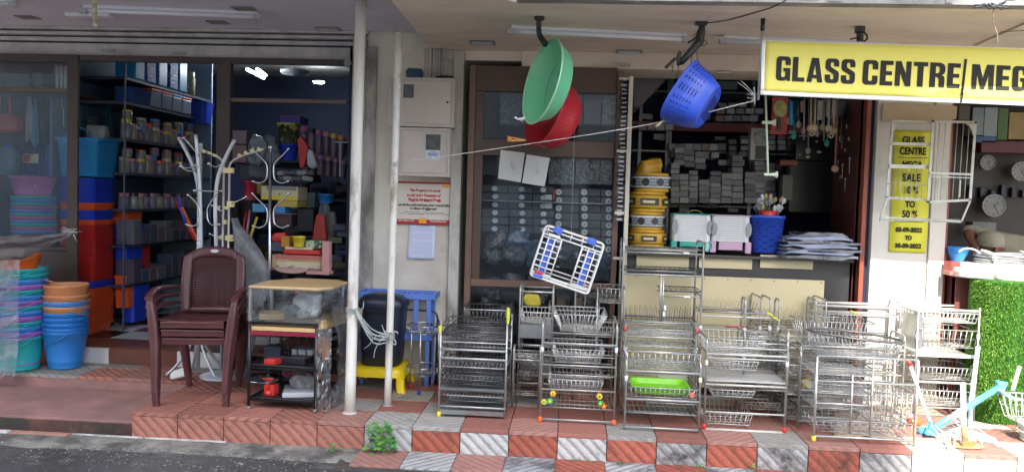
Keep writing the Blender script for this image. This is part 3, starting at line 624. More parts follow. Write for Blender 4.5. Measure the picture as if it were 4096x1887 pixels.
# second shelf: blue baskets, clear boxes with orange lids, a blue bin at the end
for j in range(4):
    b = MB(); b.loft([ring(0, 0, zz, a, c_, 16, 6) for zz, a, c_ in ((0, .06, .12), (.03, .08, .145), (.034, .086, .15), (.03, .074, .14))], False, True, True)
    tag(b.build('tray', M('tray_blue', (.05, .10, .35), .4), loc=(-3.36, 5.97, 1.823+.026*j)), f'blue flat tray, {ORD[j]} from below in the nested pile on the second shelf', 'tray', 'nested blue trays')
for j in range(4):
    y = 6.2+.17*j; t = thing('storage_box', f'clear storage box with {"orange" if j != 2 else "blue"} lid, {["nearest","second","third","farthest"][j]} of its row on the second shelf', 'box', (-3.36, y, 1.823), 0, 'clear boxes on the second shelf')
    b = MB(); b.box(-.07, .07, -.075, .075, 0, .125); b.build('body', M('box_haze', (.22, .26, .36), .25), t, bevel=.008); b = MB(); b.box(-.076, .076, -.08, .08, .126, .142); b.build('lid', P_['orange' if j != 2 else 'sky'], t, bevel=.003)
b = MB(); b.loft([ring(0, 0, zz, a, a, 16, 6) for zz, a in ((0, .075), (.17, .09), (.175, .095), (.185, .095), (.185, .088), (.01, .07))], False, True, True)
tag(b.build('bin', P_['dblue'], loc=(-3.31, 7.0, 1.77)), 'plain royal blue bin at the far end of the second shelf', 'bin')
# top shelf patterned packs
m_dot = bpy.data.materials.new('dotted_blue'); m_dot.use_nodes = True
_n = m_dot.node_tree.nodes; _v = _n.new('ShaderNodeTexVoronoi'); _v.inputs['Scale'].default_value = 55; _t = _n.new('ShaderNodeTexCoord'); _m = _n.new('ShaderNodeMapRange'); _x = _n.new('ShaderNodeMix'); _x.data_type = 'RGBA'
_m.inputs[1].default_value = .25; _m.inputs[2].default_value = .35; _x.inputs[6].default_value = (.5, .55, .8, 1); _x.inputs[7].default_value = (.04, .10, .48, 1)
m_dot.node_tree.links.new(_t.outputs['Object'], _v.inputs['Vector']); m_dot.node_tree.links.new(_v.outputs['Distance'], _m.inputs[0]); m_dot.node_tree.links.new(_m.outputs[0], _x.inputs[0]); m_dot.node_tree.links.new(_x.outputs[2], _n['Principled BSDF'].inputs['Base Color'])
for j, (dy, mat, lb) in enumerate(((5.95, P_['cyan'], 'bright blue pack at the near end of the top shelf'), (6.12, m_dot, 'blue white dotted carton on the top shelf, nearest of two'), (6.30, P_['sky'], 'plain mid blue pack between the dotted cartons'), (6.48, m_dot, 'blue white dotted carton farther along the top shelf'), (6.64, P_['cyan'], 'sky blue pack next to the cream canister on the top shelf'))):
    b = MB(); b.box(-.08, .08, -.07, .07, 0, .26); tag(b.build('pack', mat, loc=(-3.37, dy, 2.001), bevel=.01), lb, 'pack')
jar(-3.34, 6.84, 2.001, .052, .20, M('canister_print', (.45, .42, .22), .5, var=.6, vs=40), P_['cream'], 'cream printed canister at the end of the top shelf', None)
# low dark goods under the shelves and on the floor inside
for j in range(22):
    y = 5.9+.12*(j % 11); z = .452 if j < 11 else .752
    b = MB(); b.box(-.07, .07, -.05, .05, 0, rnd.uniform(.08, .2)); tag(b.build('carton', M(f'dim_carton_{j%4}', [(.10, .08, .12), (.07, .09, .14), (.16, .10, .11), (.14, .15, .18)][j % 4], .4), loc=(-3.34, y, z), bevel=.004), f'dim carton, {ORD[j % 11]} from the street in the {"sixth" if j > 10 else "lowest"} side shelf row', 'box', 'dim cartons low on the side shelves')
for j, (px, py, s_) in enumerate(((560, 1000, .1), (600, 960, .12), (640, 1010, .1), (690, 985, .14), (585, 1080, .12), (660, 1080, .13))):
    q = at(px, py, Y=7.2); bag('dim_bundle', f'dim grey bundle on the shop floor, {["first","second","third","fourth","fifth","last"][j]} from the near end' if j else 'dim grey bundle nearest the tall stack on the shop floor', 'bundle', px-45, py-50, px+45, py+60, 7.3+.06*j, P_['navy' if j % 2 else 'grey'], sd=j, crease=.04)
# ------------------------------------------------------------------ lamps inside (lit)
m_lamp = M('lamp_glow', (1, 1, 1), emit=(.85, .93, 1), es=13)
for (p0, p1, lb) in (((990, 278), (1055, 312), 'lit tube lamp in the left shop, nearer of the pair'), ((1030, 278), (1062, 302), 'lit tube lamp just behind the nearer one in the left shop')):
    a_, b_ = at(*p0, Y=7.2), at(*p1, Y=8.0); b = MB(); b.tube([a_, b_], .014, 8); tag(b.build('tube_lamp', m_lamp), lb, 'lamp')
q = at(1275, 333, Y=8.2); b = MB(); b.lathe([(.05, 0), (.06, .015), (.001, .02)], 14, cap0=True); tag(b.build('ceiling_lamp', m_lamp, loc=q), 'small round lit lamp at the back of the left shop', 'lamp')
q = at(1180, 305, Y=7.6); b = MB(); b.lathe([(.02, 0), (.13, .02), (.14, .05), (.02, .08)], 18, cap0=True, cap1=True); tag(b.build('fan_hub', P_['grey'], loc=q), 'grey ceiling fan hub in the dark left shop', 'fan')

# stock deep in the shop, shade put into its scaled-down plastic colours
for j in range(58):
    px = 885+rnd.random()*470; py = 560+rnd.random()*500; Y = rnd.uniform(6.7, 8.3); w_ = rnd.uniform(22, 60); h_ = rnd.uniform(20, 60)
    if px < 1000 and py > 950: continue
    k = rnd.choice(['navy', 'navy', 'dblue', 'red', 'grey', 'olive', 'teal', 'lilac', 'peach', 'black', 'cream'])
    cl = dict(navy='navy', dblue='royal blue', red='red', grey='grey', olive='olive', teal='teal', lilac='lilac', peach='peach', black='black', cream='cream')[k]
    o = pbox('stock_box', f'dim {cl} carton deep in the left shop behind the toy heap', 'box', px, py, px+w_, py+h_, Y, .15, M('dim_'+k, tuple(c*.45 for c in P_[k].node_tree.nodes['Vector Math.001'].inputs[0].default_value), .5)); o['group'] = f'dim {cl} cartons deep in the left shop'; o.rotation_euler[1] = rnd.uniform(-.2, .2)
for j in range(3):
    x0, x1, z0, z1 = rx(880, 640+150*j, 1395, 650+150*j, 6.9); b = MB(); b.box(x0, x1, 6.9, 8.6, z0, z1); tag(b.build('back_shelf', m_shf), f'long dark shelf deep in the left shop, {["upper","middle","lower"][j]} of three', 'shelf')
# ------------------------------------------------------------------ goods heaped behind the coat stands
m_gbag = film('bag_film_grey', (.33, .40, .47), opac=.85, rough=.25, bump=1, bs=12)
m_wood = M('box_wood', (.45, .30, .16), .6, var=.2, vs=6, stretch=(1, 1, 4), dirt=.2)
bag('plastic_bag', 'grey blue plastic bag with pointed ears behind the coat stands, left', 'bag', 985, 540, 1058, 660, 5.75, m_gbag, sd=1, crease=.05, top=.5)
bag('plastic_bag', 'grey blue plastic bag next to the yellow printed bucket', 'bag', 1030, 545, 1108, 655, 5.8, m_gbag, sd=6, crease=.05, top=.45)
bag('plastic_bag', 'dark slate bag hanging below the two grey ones', 'bag', 985, 640, 1090, 725, 5.78, M('bag_slate', (.05, .055, .075), .35), sd=9, crease=.04)
def pbucket(label, px0, py0, px1, py1, Y, mat, cat='bucket', name='bucket', taper=.8):
    x0, x1, z0, z1 = rx(px0, py0, px1, py1, Y); r = (x1-x0)/2
    b = MB(); h = z1-z0; b.lathe([(r*taper, 0), (r*.98, h-.012), (r, h-.012), (r, h), (r*.94, h), (r*taper*.95, .01)], 20, cap0=True, cap1=True); return tag(b.build(name, mat, loc=((x0+x1)/2, Y+r, z0)), label, cat)
pbucket('pale yellow bucket with a dark print above the royal blue tub', 1092, 490, 1185, 572, 5.9, M('bucket_print', (.50, .52, .18), .4, var=.1, dirt=1, dcol=(.05, .06, .03), ds=9, dlow=.5, dhigh=.52))
pbucket('royal blue tub under the pale yellow bucket', 1098, 575, 1180, 640, 5.85, P_['dblue'], 'tub', 'tub', .7)
pbox('toy_carton', 'violet toy carton high on the dark heap', 'box', 1120, 462, 1200, 492, 6.2, .2, M('violet', (.10, .05, .40), .4))
pbox('toy_carton', 'dull pink see through carton at the left of the grey bags', 'box', 898, 522, 985, 575, 5.95, .2, M('dusty_pink', (.30, .17, .20), .3))
pbox('toy_carton', 'brown pink carton with clear front below the dull pink one', 'box', 930, 580, 985, 650, 5.9, .2, M('dusty_brown', (.24, .12, .12), .3))
pbox('toy_carton', 'dark mauve carton between the coat stand posts', 'box', 905, 610, 940, 680, 6.0, .2, M('dark_mauve', (.10, .06, .09), .3))
for j in range(6):
    px = 1208+30*j; jn = ['pink', 'navy', 'pink', 'rosy', 'yellow', 'peach'][j]; x0, x1, z0, z1 = rx(px-14, 505+7*j, px+14, 600+7*j, 5.9)
    jar((x0+x1)/2, 5.95, z0, (x1-x0)/2, z1-z0, M('jar_murky', (.16, .12, .17), .25), P_[jn], f'upright clear jar with {["pink","dark","deep pink","rose","yellow","peach"][j]} lid, {["first","second","third","fourth","fifth","sixth"][j]} in the row behind the pole', 'jars in a row behind the left pole')
    x0, x1, z0, z1 = rx(px-14, 605+7*j, px+14, 690+5*j, 5.88)
    jar((x0+x1)/2, 5.97, z0, (x1-x0)/2, z1-z0, M('jar_murky2', (.12, .09, .13), .25), P_['rosy' if j % 2 else 'lilac'], f'murky jar under the row of lidded jars, {["first","second","third","fourth","fifth","sixth"][j]} from the left', 'jars under the row')
b = MB(); q = [at(1190, 560, Y=5.8), at(1205, 545, Y=5.8), at(1232, 590, Y=5.8), at(1215, 668, Y=5.8), at(1200, 670, Y=5.8)]
b.add([tuple(k_) for k_ in q]+[tuple(k_+Vector((0, .05, 0))) for k_ in q], [(0, 1, 2, 3, 4), (9, 8, 7, 6, 5)]+[(i_, (i_+1) % 5, (i_+1) % 5+5, i_+5) for i_ in range(5)])
tag(b.build('folded_cloth', P_['red']), 'folded dark red cloth pointing down beside the jars', 'cloth')
bag('plastic_bag', 'crumpled white bag below the dark red cloth', 'bag', 1215, 600, 1262, 670, 5.75, M('bag_white', (.45, .46, .5), .4), sd=12, crease=.05, top=.5)
b = MB(); q = at(1365, 565, Y=5.6); b.box(q.x-.045, q.x+.06, 5.6, 5.615, q.z-.012, q.z); b.box(q.x-.012, q.x+.002, 5.6, 5.615, q.z-.25, q.z-.0125); tag(b.build('bar_stand', P_['grey']), 'grey flat bar frame beside the left white pole', 'frame')
for j in range(10):
    px, py = 1130+24*(j % 5), 690+24*(j//5); bag('shoe', f'dark slipper in the heap on the shelf, {["first","second","third","fourth","fifth"][j%5]} in its {"upper" if j < 5 else "lower"} row', 'slipper', px-26, py-9, px+26, py+10, 5.7, M('slipper_dark', (.08, .08, .09), .5) if j % 3 else P_['grey'], sd=j, sq=.4, p=2)
pbucket('red tub beside the butterfly coat stand', 965, 722, 1018, 800, 5.6, M('tub_crimson', (.42, .03, .06), .4), 'tub', 'tub', .85)
pbox('green_carton', 'olive green carton edge beside the red tub', 'box', 1016, 728, 1043, 775, 5.65, .1, P_['olive'])
pbox('toy_case', 'cream and yellow toy case with a dark lid between the coat stands', 'toy case', 1045, 745, 1192, 800, 5.5, .2, P_['cream'], parts=(('lid', P_['grey'], .15, .95, .72, .98), ('panel', P_['yellow'], .02, .98, .02, .3), ('button', P_['black'], .22, .26, .4, .5), ('button', P_['black'], .48, .52, .38, .48)))
pbox('toy_case', 'deeper yellow lower half of the toy case, with one round knob', 'toy case', 1110, 802, 1188, 828, 5.49, .2, M('yellow_dull', (.55, .40, .10), .4))
pbucket('royal blue pail above the grey shirt box', 1262, 775, 1325, 812, 5.6, P_['blue'], 'pail', 'pail', .8)
bag('plastic_bag', 'grey blue bag hanging under the royal blue pail', 'bag', 1270, 812, 1320, 870, 5.62, m_gbag, sd=20)
pbox('blue_pack', 'sky blue pack left of the chrome coat stand', 'pack', 1010, 815, 1058, 848, 5.5, .12, M('pack_sky', (.10, .32, .55), .4))
pbox('blue_pack', 'small blue pack right of the chrome coat stand', 'pack', 1100, 820, 1140, 852, 5.5, .12, P_['sky'])
pbox('carton', 'dark brown carton behind the chrome coat stand', 'box', 1090, 856, 1165, 905, 5.6, .15, M('brown_dim', (.10, .05, .055), .4))
pbox('crate', 'green grey crate stacked right of the toy case', 'crate', 1196, 770, 1258, 830, 5.75, .2, M('crate_greygreen', (.10, .15, .15), .5))
pbox('machine', 'black sewing machine like case above the yellow cup', 'machine', 1190, 835, 1252, 925, 5.6, .15, P_['black'])
# red hood and olive round bag
b = MB(); x0, x1, z0, z1 = rx(1242, 858, 1305, 958, 5.5); cx = (x0+x1)/2; hw = (x1-x0)/2; b.loft([ring(0, 0, z, hw*k_, hw*.5*k_, 16, 3) for z, k_ in ((0, 1), ((z1-z0)*.5, .82), ((z1-z0)*.9, .6), (z1-z0, .45))], True, True, True)
tag(b.build('red_cover', M('cover_red', (.42, .035, .025), .5), loc=(cx, 5.55, z0)), 'red tapered cover standing beside the olive bag', 'cover')
bag('round_bag', 'olive grey rounded bag beside the red cover', 'bag', 1295, 848, 1345, 970, 5.58, M('olive_grey', (.14, .15, .12), .5), sd=15, p=2.3, crease=.005)
# yellow pole, red and pink broom sticks
for (p0, p1, Y, k_, lb) in (((1028, 868), (1000, 955), 5.45, 'yellow', 'short yellow stick leaning behind the butterfly coat stand'), ((1000, 840), (985, 950), 5.6, 'rosy', 'rose broom stick behind the butterfly coat stand'),
        ((985, 845), (968, 960), 5.62, 'red', 'dark red broom stick behind the butterfly coat stand'), ((728, 830), (800, 980), 5.3, 'hot', 'orange broom stick crossing behind the white coat stand'), ((705, 800), (780, 960), 5.4, 'red', 'dark red broom stick left of the white coat stand'), ((712, 790), (745, 900), 5.35, 'dblue', 'dark blue broom stick left of the white coat stand')):
    b = MB(); b.tube([at(*p0, Y=Y), at(*p1, Y=Y-.05)], .009, 8); tag(b.build('broom_stick', P_[k_]), lb, 'stick')
pbox('navy_box', 'navy box hanging behind the white coat stand', 'box', 905, 655, 985, 800, 6.0, .2, M('navy_dim', (.012, .03, .14), .5))
pbox('navy_box', 'dark blue bin behind the red tub', 'bin', 960, 660, 1010, 720, 5.9, .2, P_['navy'])
# low table heap
tx = thing('wooden_box', 'pale wooden toy box with scribbled front above the wrapped table', 'box', at(1190, 1075, Y=5.05))
x0, x1, z0, z1 = rx(1082, 1018, 1288, 1072, 5.05); cx = (x0+x1)/2; zz = tx.location.z
b = MB(); b.box(x0-cx, x1-cx, 0, .2, 0, z1-z0); b.build('body', m_wood, tx, bevel=.003)
m_scr = M('scribble', (.58, .50, .36), .6, dirt=.85, dcol=(.1, .07, .05), ds=22, dlow=.58, dhigh=.6, stretch=(1, 1, 2))
b = MB(); b.box(x0-cx+.03, x1-cx-.02, -.003, -.001, .006, (z1-z0)*.55); b.build('front_print', m_scr, tx)
b = MB(); b.box(x0-cx+.02, x1-cx-.01, -.003, -.0012, (z1-z0)*.72, (z1-z0)*.98); b.build('red_strip', M('pale_red', (.5, .14, .12), .5), tx)
pbox('red_tray', 'red tray across the top of the wooden toy box', 'tray', 1135, 1000, 1282, 1016, 5.06, .16, P_['red'])
pbox('toy_board', 'pink plastic board at the right of the wooden toy box', 'panel', 1288, 965, 1318, 1085, 5.0, .05, M('panel_pink', (.52, .26, .24), .4))
pbox('toy_rail', 'pink plastic base rail under the wooden toy box', 'panel', 1225, 1085, 1316, 1098, 4.95, .1, M('panel_pink2', (.46, .24, .25), .4))
b = MB(); q = at(1165, 1073, Y=5.0); b.prism([(.11*math.cos(a_), -.032*math.sin(a_)) for a_ in [PI*k_/12 for k_ in range(13)]], 0, .04); tag(b.build('pink_bowl', M('bowl_pink', (.48, .30, .27), .5), loc=q), 'dusty pink half round bowl under the wooden toy box', 'bowl')
pbucket('small bright yellow cup on the pale packs', 1162, 945, 1212, 988, 5.02, P_['yellow'], 'cup', 'cup', .72)
pbox('printed_pack', 'pack with green and white print beside the yellow cup', 'pack', 1208, 962, 1285, 992, 5.08, .1, M('pack_greenwhite', (.45, .52, .35), .5, dirt=1, dcol=(.05, .10, .05), ds=30, dlow=.5, dhigh=.52))
pbox('printed_pack', 'cream strip pack lying under the yellow cup', 'pack', 1140, 988, 1250, 998, 5.06, .12, P_['cream'])
pbox('orange_pack', 'orange yellow pack behind the yellow cup', 'pack', 1125, 945, 1158, 988, 5.1, .1, M('pack_amber', (.55, .25, .04), .4))
bag('toy_car', 'red plastic toy beside the chrome post', 'toy', 1085, 932, 1145, 968, 5.12, P_['red'], p=3, sd=30)
pbox('case', 'dark case under the red toy', 'case', 1085, 968, 1135, 1005, 5.12, .12, M('case_dim', (.07, .08, .12), .4))
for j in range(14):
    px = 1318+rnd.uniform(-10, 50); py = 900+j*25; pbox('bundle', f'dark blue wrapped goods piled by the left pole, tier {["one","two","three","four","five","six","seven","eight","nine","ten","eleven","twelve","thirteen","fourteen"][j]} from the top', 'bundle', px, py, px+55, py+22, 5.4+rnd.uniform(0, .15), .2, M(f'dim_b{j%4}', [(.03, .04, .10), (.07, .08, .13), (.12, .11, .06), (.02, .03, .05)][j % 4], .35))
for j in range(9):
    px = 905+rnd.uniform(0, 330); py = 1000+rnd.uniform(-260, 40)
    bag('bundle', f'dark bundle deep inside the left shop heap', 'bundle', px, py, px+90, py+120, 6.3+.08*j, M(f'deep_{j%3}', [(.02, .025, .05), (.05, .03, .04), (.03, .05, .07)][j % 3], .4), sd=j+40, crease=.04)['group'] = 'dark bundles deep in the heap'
pbox('display_table', 'dark table carrying the heap of toys inside the left shop', 'table', 905, 1080, 1380, 1098, 5.3, .9, P_['black'])
dt_ = [q for q in bpy.data.objects if q.name.startswith('display_table')][0]
for x_ in (-2.2, -1.5):
    for y_ in (5.35, 6.15): b = MB(); b.M = Matrix.Translation(-dt_.location); b.box(x_-.02, x_+.02, y_-.02, y_+.02, .107, dt_.location.z-.001); b.build('leg', P_['black'], dt_)
# ================================================================== COAT STANDS
m_chr = M('chrome_tube', (.62, .63, .65), .22, 1, var=.05); m_chw = M('painted_silver', (.60, .62, .66), .3, .3, var=.05); m_but = M('butterfly_cream', (.80, .68, .34), .45, var=.05)
Yc = 4.95
def pl(pts, Y=Yc, dy=0.0): return [at(x, y, Y=Y+dy*i/max(1, len(pts)-1)) for i, (x, y) in enumerate(pts)]
def smooth(P, k=3):
    P = [Vector(q) for q in P]; out = []
    for i in range(len(P)-1):
        p0, p1, p2, p3 = P[max(i-1, 0)], P[i], P[i+1], P[min(i+2, len(P)-1)]
        for j in range(k):
            t = j/k; out.append(.5*((2*p1)+(p2-p0)*t+(2*p0-5*p1+4*p2-p3)*t*t+(3*p1-p0-3*p2+p3)*t**3))
    return out+[P[-1]]
def stand(name, label, base): 
    t = thing(name, label, 'coat stand', base); return t, Matrix.Translation(-Vector(base))
# 1 white banded stand
c0 = Vector((-2.335, Yc, 0)); t, IM = stand('coat_stand', 'pale coat stand with a ribbed centre tube and two outward curving flat arms', c0)
b = MB(); b.M = IM; b.tube([(-2.338, Yc, .04), (-2.338, Yc, 1.46)], .0155, 12); b.ball((-2.338, Yc, 1.462), .016, 8); b.build('pole', m_chw, t)
b = MB(); b.M = IM
for k in range(62): z = .55+.0145*k; b.lathe([(.0158, z), (.0178, z+.003), (.0178, z+.006), (.0158, z+.009)], 10, (-2.338, Yc, 0))
b.build('rib', m_chr, t, kind='stuff')
for P in ([(715, 550), (748, 610), (778, 680), (794, 760), (800, 860), (802, 1000)], [(938, 560), (905, 625), (875, 700), (862, 790), (862, 890), (866, 1010)], [(783, 540), (790, 620), (800, 760), (805, 1000)]):
    b = MB(); b.M = IM; pts = smooth(pl(P, Yc+(.02 if P[0][0] < 760 else -.02))); 
    pts += [pts[-1]+Vector((0, 0, -.3)), Vector((-2.338+(.03 if P[0][0] > 900 else -.02), Yc, .22))]
    b.tube(pts, .0125, 8); b.build('band', m_chw, t)
for P in ([(722, 640+25), (745, 680), (770, 685), (790, 670)], [(735, 552), (770, 590), (792, 620)], [(722, 653), (738, 672), (770, 668), (785, 660)], [(752, 780), (775, 800), (795, 830), (800, 860), (790, 895), (765, 905), (747, 898)], [(868, 772), (850, 800), (830, 835), (832, 880), (850, 900), (878, 898)], [(778, 762), (850, 765), (888, 764)], [(835, 655), (860, 668), (880, 662)]):
    b = MB(); b.M = IM; pts = smooth(pl(P, Yc-.03)); b.tube(pts, .0042, 6); b.ball(pts[0], .010, 6); b.ball(pts[-1], .009, 6) ; b.build('hook', m_chr, t)
for a in (-.5, .6, 2.2, 3.6):
    b = MB(); b.M = IM; d = Vector((math.cos(a), math.sin(a), 0)); o_ = Vector((-2.338, Yc, 0)); b.tube(smooth([o_+Vector((0, 0, .30)), o_+d*.05+Vector((0, 0, .18)), o_+d*.13+Vector((0, 0, .06)), o_+d*.185+Vector((0, 0, .008))]), .010, 8); b.build('leg', m_chw, t)
# 2 butterfly stand
t, IM = stand('coat_stand', 'slim twin post coat stand with cream butterfly ornaments on its arms', (-2.16, Yc, 0))
pz = [at(895, 690, Y=Yc), at(918, 690, Y=Yc)]
for q in pz:
    b = MB(); b.M = IM; b.tube([(q.x, Yc, .03), (q.x, Yc, q.z)], .0075, 8); b.build('post', m_chw, t)
for P in ([(918, 690), (918, 662), (935, 640), (975, 622), (1030, 604), (1055, 597)], [(895, 690), (893, 655), (878, 632), (850, 618), (815, 602)]):
    b = MB(); b.M = IM; pts = smooth(pl(P)); b.tube(pts, .0068, 8); b.build('arm', m_chw, t)
def butterfly(px, py, s, par, IM, Y=Yc-.012):
    q = at(px, py, Y=Y); b = MB(); b.M = IM @ Matrix.Translation(q) @ Matrix.Rotation(rnd.uniform(-.5, .5), 4, 'Y')
    for sg in (-1, 1): b.prism([(0, 0), (sg*s*.6, s*.75), (sg*s*1.1, s*.5), (sg*s*.75, .05*s), (sg*s*.95, -.5*s), (sg*s*.35, -.65*s)], -.003, .003)
    b.box(-.003, .003, -.005, .005, -s*.6, s*.6); b.build('butterfly', m_but, par)
for px, py, s in ((815, 605, .014), (838, 612, .014), (860, 622, .013), (958, 622, .014), (985, 612, .015), (1008, 603, .014), (1038, 598, .017), (870, 830, .018), (905, 832, .014), (880, 950, .02), (912, 953, .022), (928, 955, .014)): butterfly(px, py, s, t, IM)
for z0_, z1_, xa, xb in ((672, 692, 886, 930), (805, 828, 905, 932), (940, 965, 905, 932), (880, 896, 890, 902)):
    q0, q1 = at(xa, z1_, Y=Yc-.02), at(xb, z0_, Y=Yc-.02); b = MB(); b.M = IM; b.box(q0.x, q1.x, Yc-.016, Yc+.012, q0.z, q1.z); b.build('clamp', m_but, t, bevel=.003)
for P in ([(925, 815), (960, 800), (985, 786)], [(925, 955), (960, 945), (985, 935)], [(888, 845), (858, 832), (848, 822)], [(886, 960), (862, 945), (840, 935)]):
    b = MB(); b.M = IM; pts = pl(P, Yc-.02); b.tube(pts, .0042, 6); b.ball(pts[-1], .008, 6); b.build('hook', m_chr, t)
b = MB(); b.M = IM; b.lathe([(.15, 0), (.15, .008), (.02, .03)], 24, (-2.16, Yc, 0), cap0=True, cap1=True); b.build('base', m_chw, t)
# 3 chrome stand
t, IM = stand('coat_stand', 'chrome coat stand with mirrored pairs of S shaped hooks', (-1.88, Yc, 0))
q = at(1082, 590, Y=Yc); b = MB(); b.M = IM; b.tube([(q.x+.012, Yc, .03), (q.x, Yc, q.z-.01)], .0092, 10); b.ball((q.x, Yc, q.z), .016, 8); b.build('pole', m_chr, t)
for sgn in (-1, 1):
    for (yy, sc_) in ((0, 1), (178, 1)):
        P = [(1082+sgn*72, 595+yy), (1082+sgn*48, 622+yy), (1082+sgn*16, 655+yy), (1082+sgn*13, 700+yy), (1082+sgn*22, 722+yy), (1082+sgn*45, 733+yy), (1082+sgn*70, 725+yy)]
        b = MB(); b.M = IM; pts = smooth(pl(P, Yc-.01*sgn)); b.tube(pts, .0052, 7); b.ball(pts[0], .009, 6); b.ball(pts[-1], .009, 6); b.build('hook', m_chr, t)
b = MB(); b.M = IM; b.lathe([(.15, 0), (.15, .008), (.02, .03)], 24, (-1.87, Yc, 0), cap0=True, cap1=True); b.build('base', m_chr, t)

# ------------------------------------------------------------------ grey wrapped goods behind the chairs
m_gwrap = film('grey_wrap', (.42, .43, .45), opac=.74, rough=.25, bump=1.0, bs=9, wave=.35)
b = MB(); R = []
for (px0, px1, py) in ((938, 944, 872), (938, 962, 900), (936, 1000, 950), (935, 1040, 1000), (940, 1068, 1050), (945, 1080, 1100), (945, 1060, 1180), (948, 1030, 1290), (955, 1010, 1400), (962, 990, 1490)):
    a_, c_ = at(px0, py, Y=4.83), at(px1, py, Y=4.83); cx = (a_.x+c_.x)/2; hw = abs(c_.x-a_.x)/2
    R.append([q+Vector((.022*noise.noise((q.x*20, q.z*9, 1)), .04*noise.noise((q.x*23, q.z*8, 5)), 0)) for q in ring(cx, 4.83, max(.004, (a_.z+c_.z)/2), max(hw, .003), .05, 20, 2.5)])
b.loft(R); tag(b.build('wrapped_bundle', m_gwrap), 'tall pointed bundle in grey plastic wrap behind the chair back', 'bundle')

# ================================================================== CHAIRS
m_chair = M('chair_plastic_maroon', (.092, .030, .031), .34, var=.12, vs=7, bump=.05, bs=60, dirt=.15, dcol=(.20, .12, .11), ds=9, dlow=.55)
ch = thing('plastic_chair', 'maroon plastic armchair with a lattice back, top one of the stack, white oval badge', 'chair', (-2.04, 4.25, .035), .03, 'maroon plastic chairs in one stack')
sw = .225; D_ = .42
def seatz(u, v): return .445-.012*math.sin(PI*v)+(.018*(abs(2*u-1)**3)) + (-.015*v)
b = MB(); b.grid(lambda u, v: (-sw+2*sw*u*(1-.0*v), -.01+D_*v, seatz(u, v)), 14, 12)
b.build('seat', m_chair, ch, solid=.006)
b = MB()
b.box(-sw+.03, sw-.03, -.018, -.010, .402, .43); b.box(-sw+.03, sw-.03, -.022, -.006, .43, .447)
for s in (-1, 1): b.box(s*sw-.005, s*sw+.005, .0, D_, .40, .45)
b.build('apron', m_chair, ch, bevel=.003)
for s in (-1, 1):
    b = MB(); f = lambda z, x, y, a, c: ring(x, y, z, a, c, 12, 4)
    b.loft([f(-.035, s*.212, -.045, .021, .018), f(-.03, s*.213, -.043, .022, .02), f(.0, s*.215, -.040, .020, .02), f(.25, s*.222, -.02, .026, .026), f(.43, s*.240, -.004, .030, .030), f(.60, s*.262, .0, .022, .026), f(.615, s*.262, .0, .015, .02)]); b.build('leg', m_chair, ch)
    b = MB(); b.loft([f(-.035, s*.165, .46, .018, .02), f(.2, s*.19, .44, .024, .028), f(.44, s*.215, .42, .028, .034)]); b.build('leg', m_chair, ch)
    b = MB(); P = smooth([(s*.262, -.03, .605), (s*.268, .04, .632), (s*.27, .16, .648), (s*.262, .30, .640), (s*.245, .42, .628)], 4); R = []
    for i, q in enumerate(P): w_ = .026-.004*i/len(P); R.append([Vector((q.x+x*w_, q.y, q.z+z*.014)) for x, z in ((-1, 0), (-.85, .8), (.85, .8), (1, 0), (.85, -1), (-.85, -1))])
    b.loft(R); b.build('armrest', m_chair, ch)
def bk(u, z):   # back surface: u -1..1
    f = (z-.44)/.50; hw = .200+.012*math.sin(PI*min(1, f*1.1)); top = 0
    return Vector((u*hw, D_-.005+.075*f-.035*(1-u*u)*-1*.6-.02, z))
def topz(u): return .925-.075*abs(u)**2.6
b = MB()
for i, (u0, u1) in enumerate(((-1, -.72), (.72, 1))):    # side stiles
    b.grid(lambda a, v: bk(u0+(u1-u0)*a, .44+(topz(u0+(u1-u0)*a)-.44)*v), 3, 14)
b.grid(lambda a, v: bk(-.72+1.44*a, topz(-.72+1.44*a)-.075*(1-v)), 14, 3)
b.grid(lambda a, v: bk(-.72+1.44*a, .44+.045*v), 12, 2)
b.build('backrest', m_chair, ch, solid=.014)
b = MB()
for k in range(21):
    u = -.70+1.40*k/20; zt = topz(u)-.073; P = [bk(u, .483+(zt-.483)*j/6) for j in range(7)]; b.tube(P, .0024, 4)
for k in range(21):
    z = .492+.0172*k; P = [bk(-.72+1.44*j/8, z) for j in range(9)]; b.tube(P, .0030, 4)
b.build('lattice', m_chair, ch)
b = MB(); q = bk(0, .892); b.M = Matrix.Translation(q+Vector((-.005, -.012, 0))); b.loft([[Vector((.028*math.cos(a), y_, .012*math.sin(a))) for a in [2*PI*i/20 for i in range(20)]] for y_ in (0, -.003)]); b.build('badge', M('badge_white', (.6, .6, .6), .3), ch)
ch.location = (-2.03, 4.235, .105); ch.rotation_euler[2] = .17; ch.scale = (.86, .93, .80)
for k, lb in ((1, 'maroon plastic armchair in the middle of the stack, its apron showing under the top seat'), (2, 'maroon plastic armchair at the bottom of the stack, legs on the ribbed tiles')):
    c = dup(ch, (-2.03-.001*k, 4.235+.010*k, .105-.047*k), .17, lb, 'maroon plastic chairs in one stack'); bpy.data.objects.remove([q for q in bpy.data.objects if q.parent == c and q.name.startswith('badge')][0])

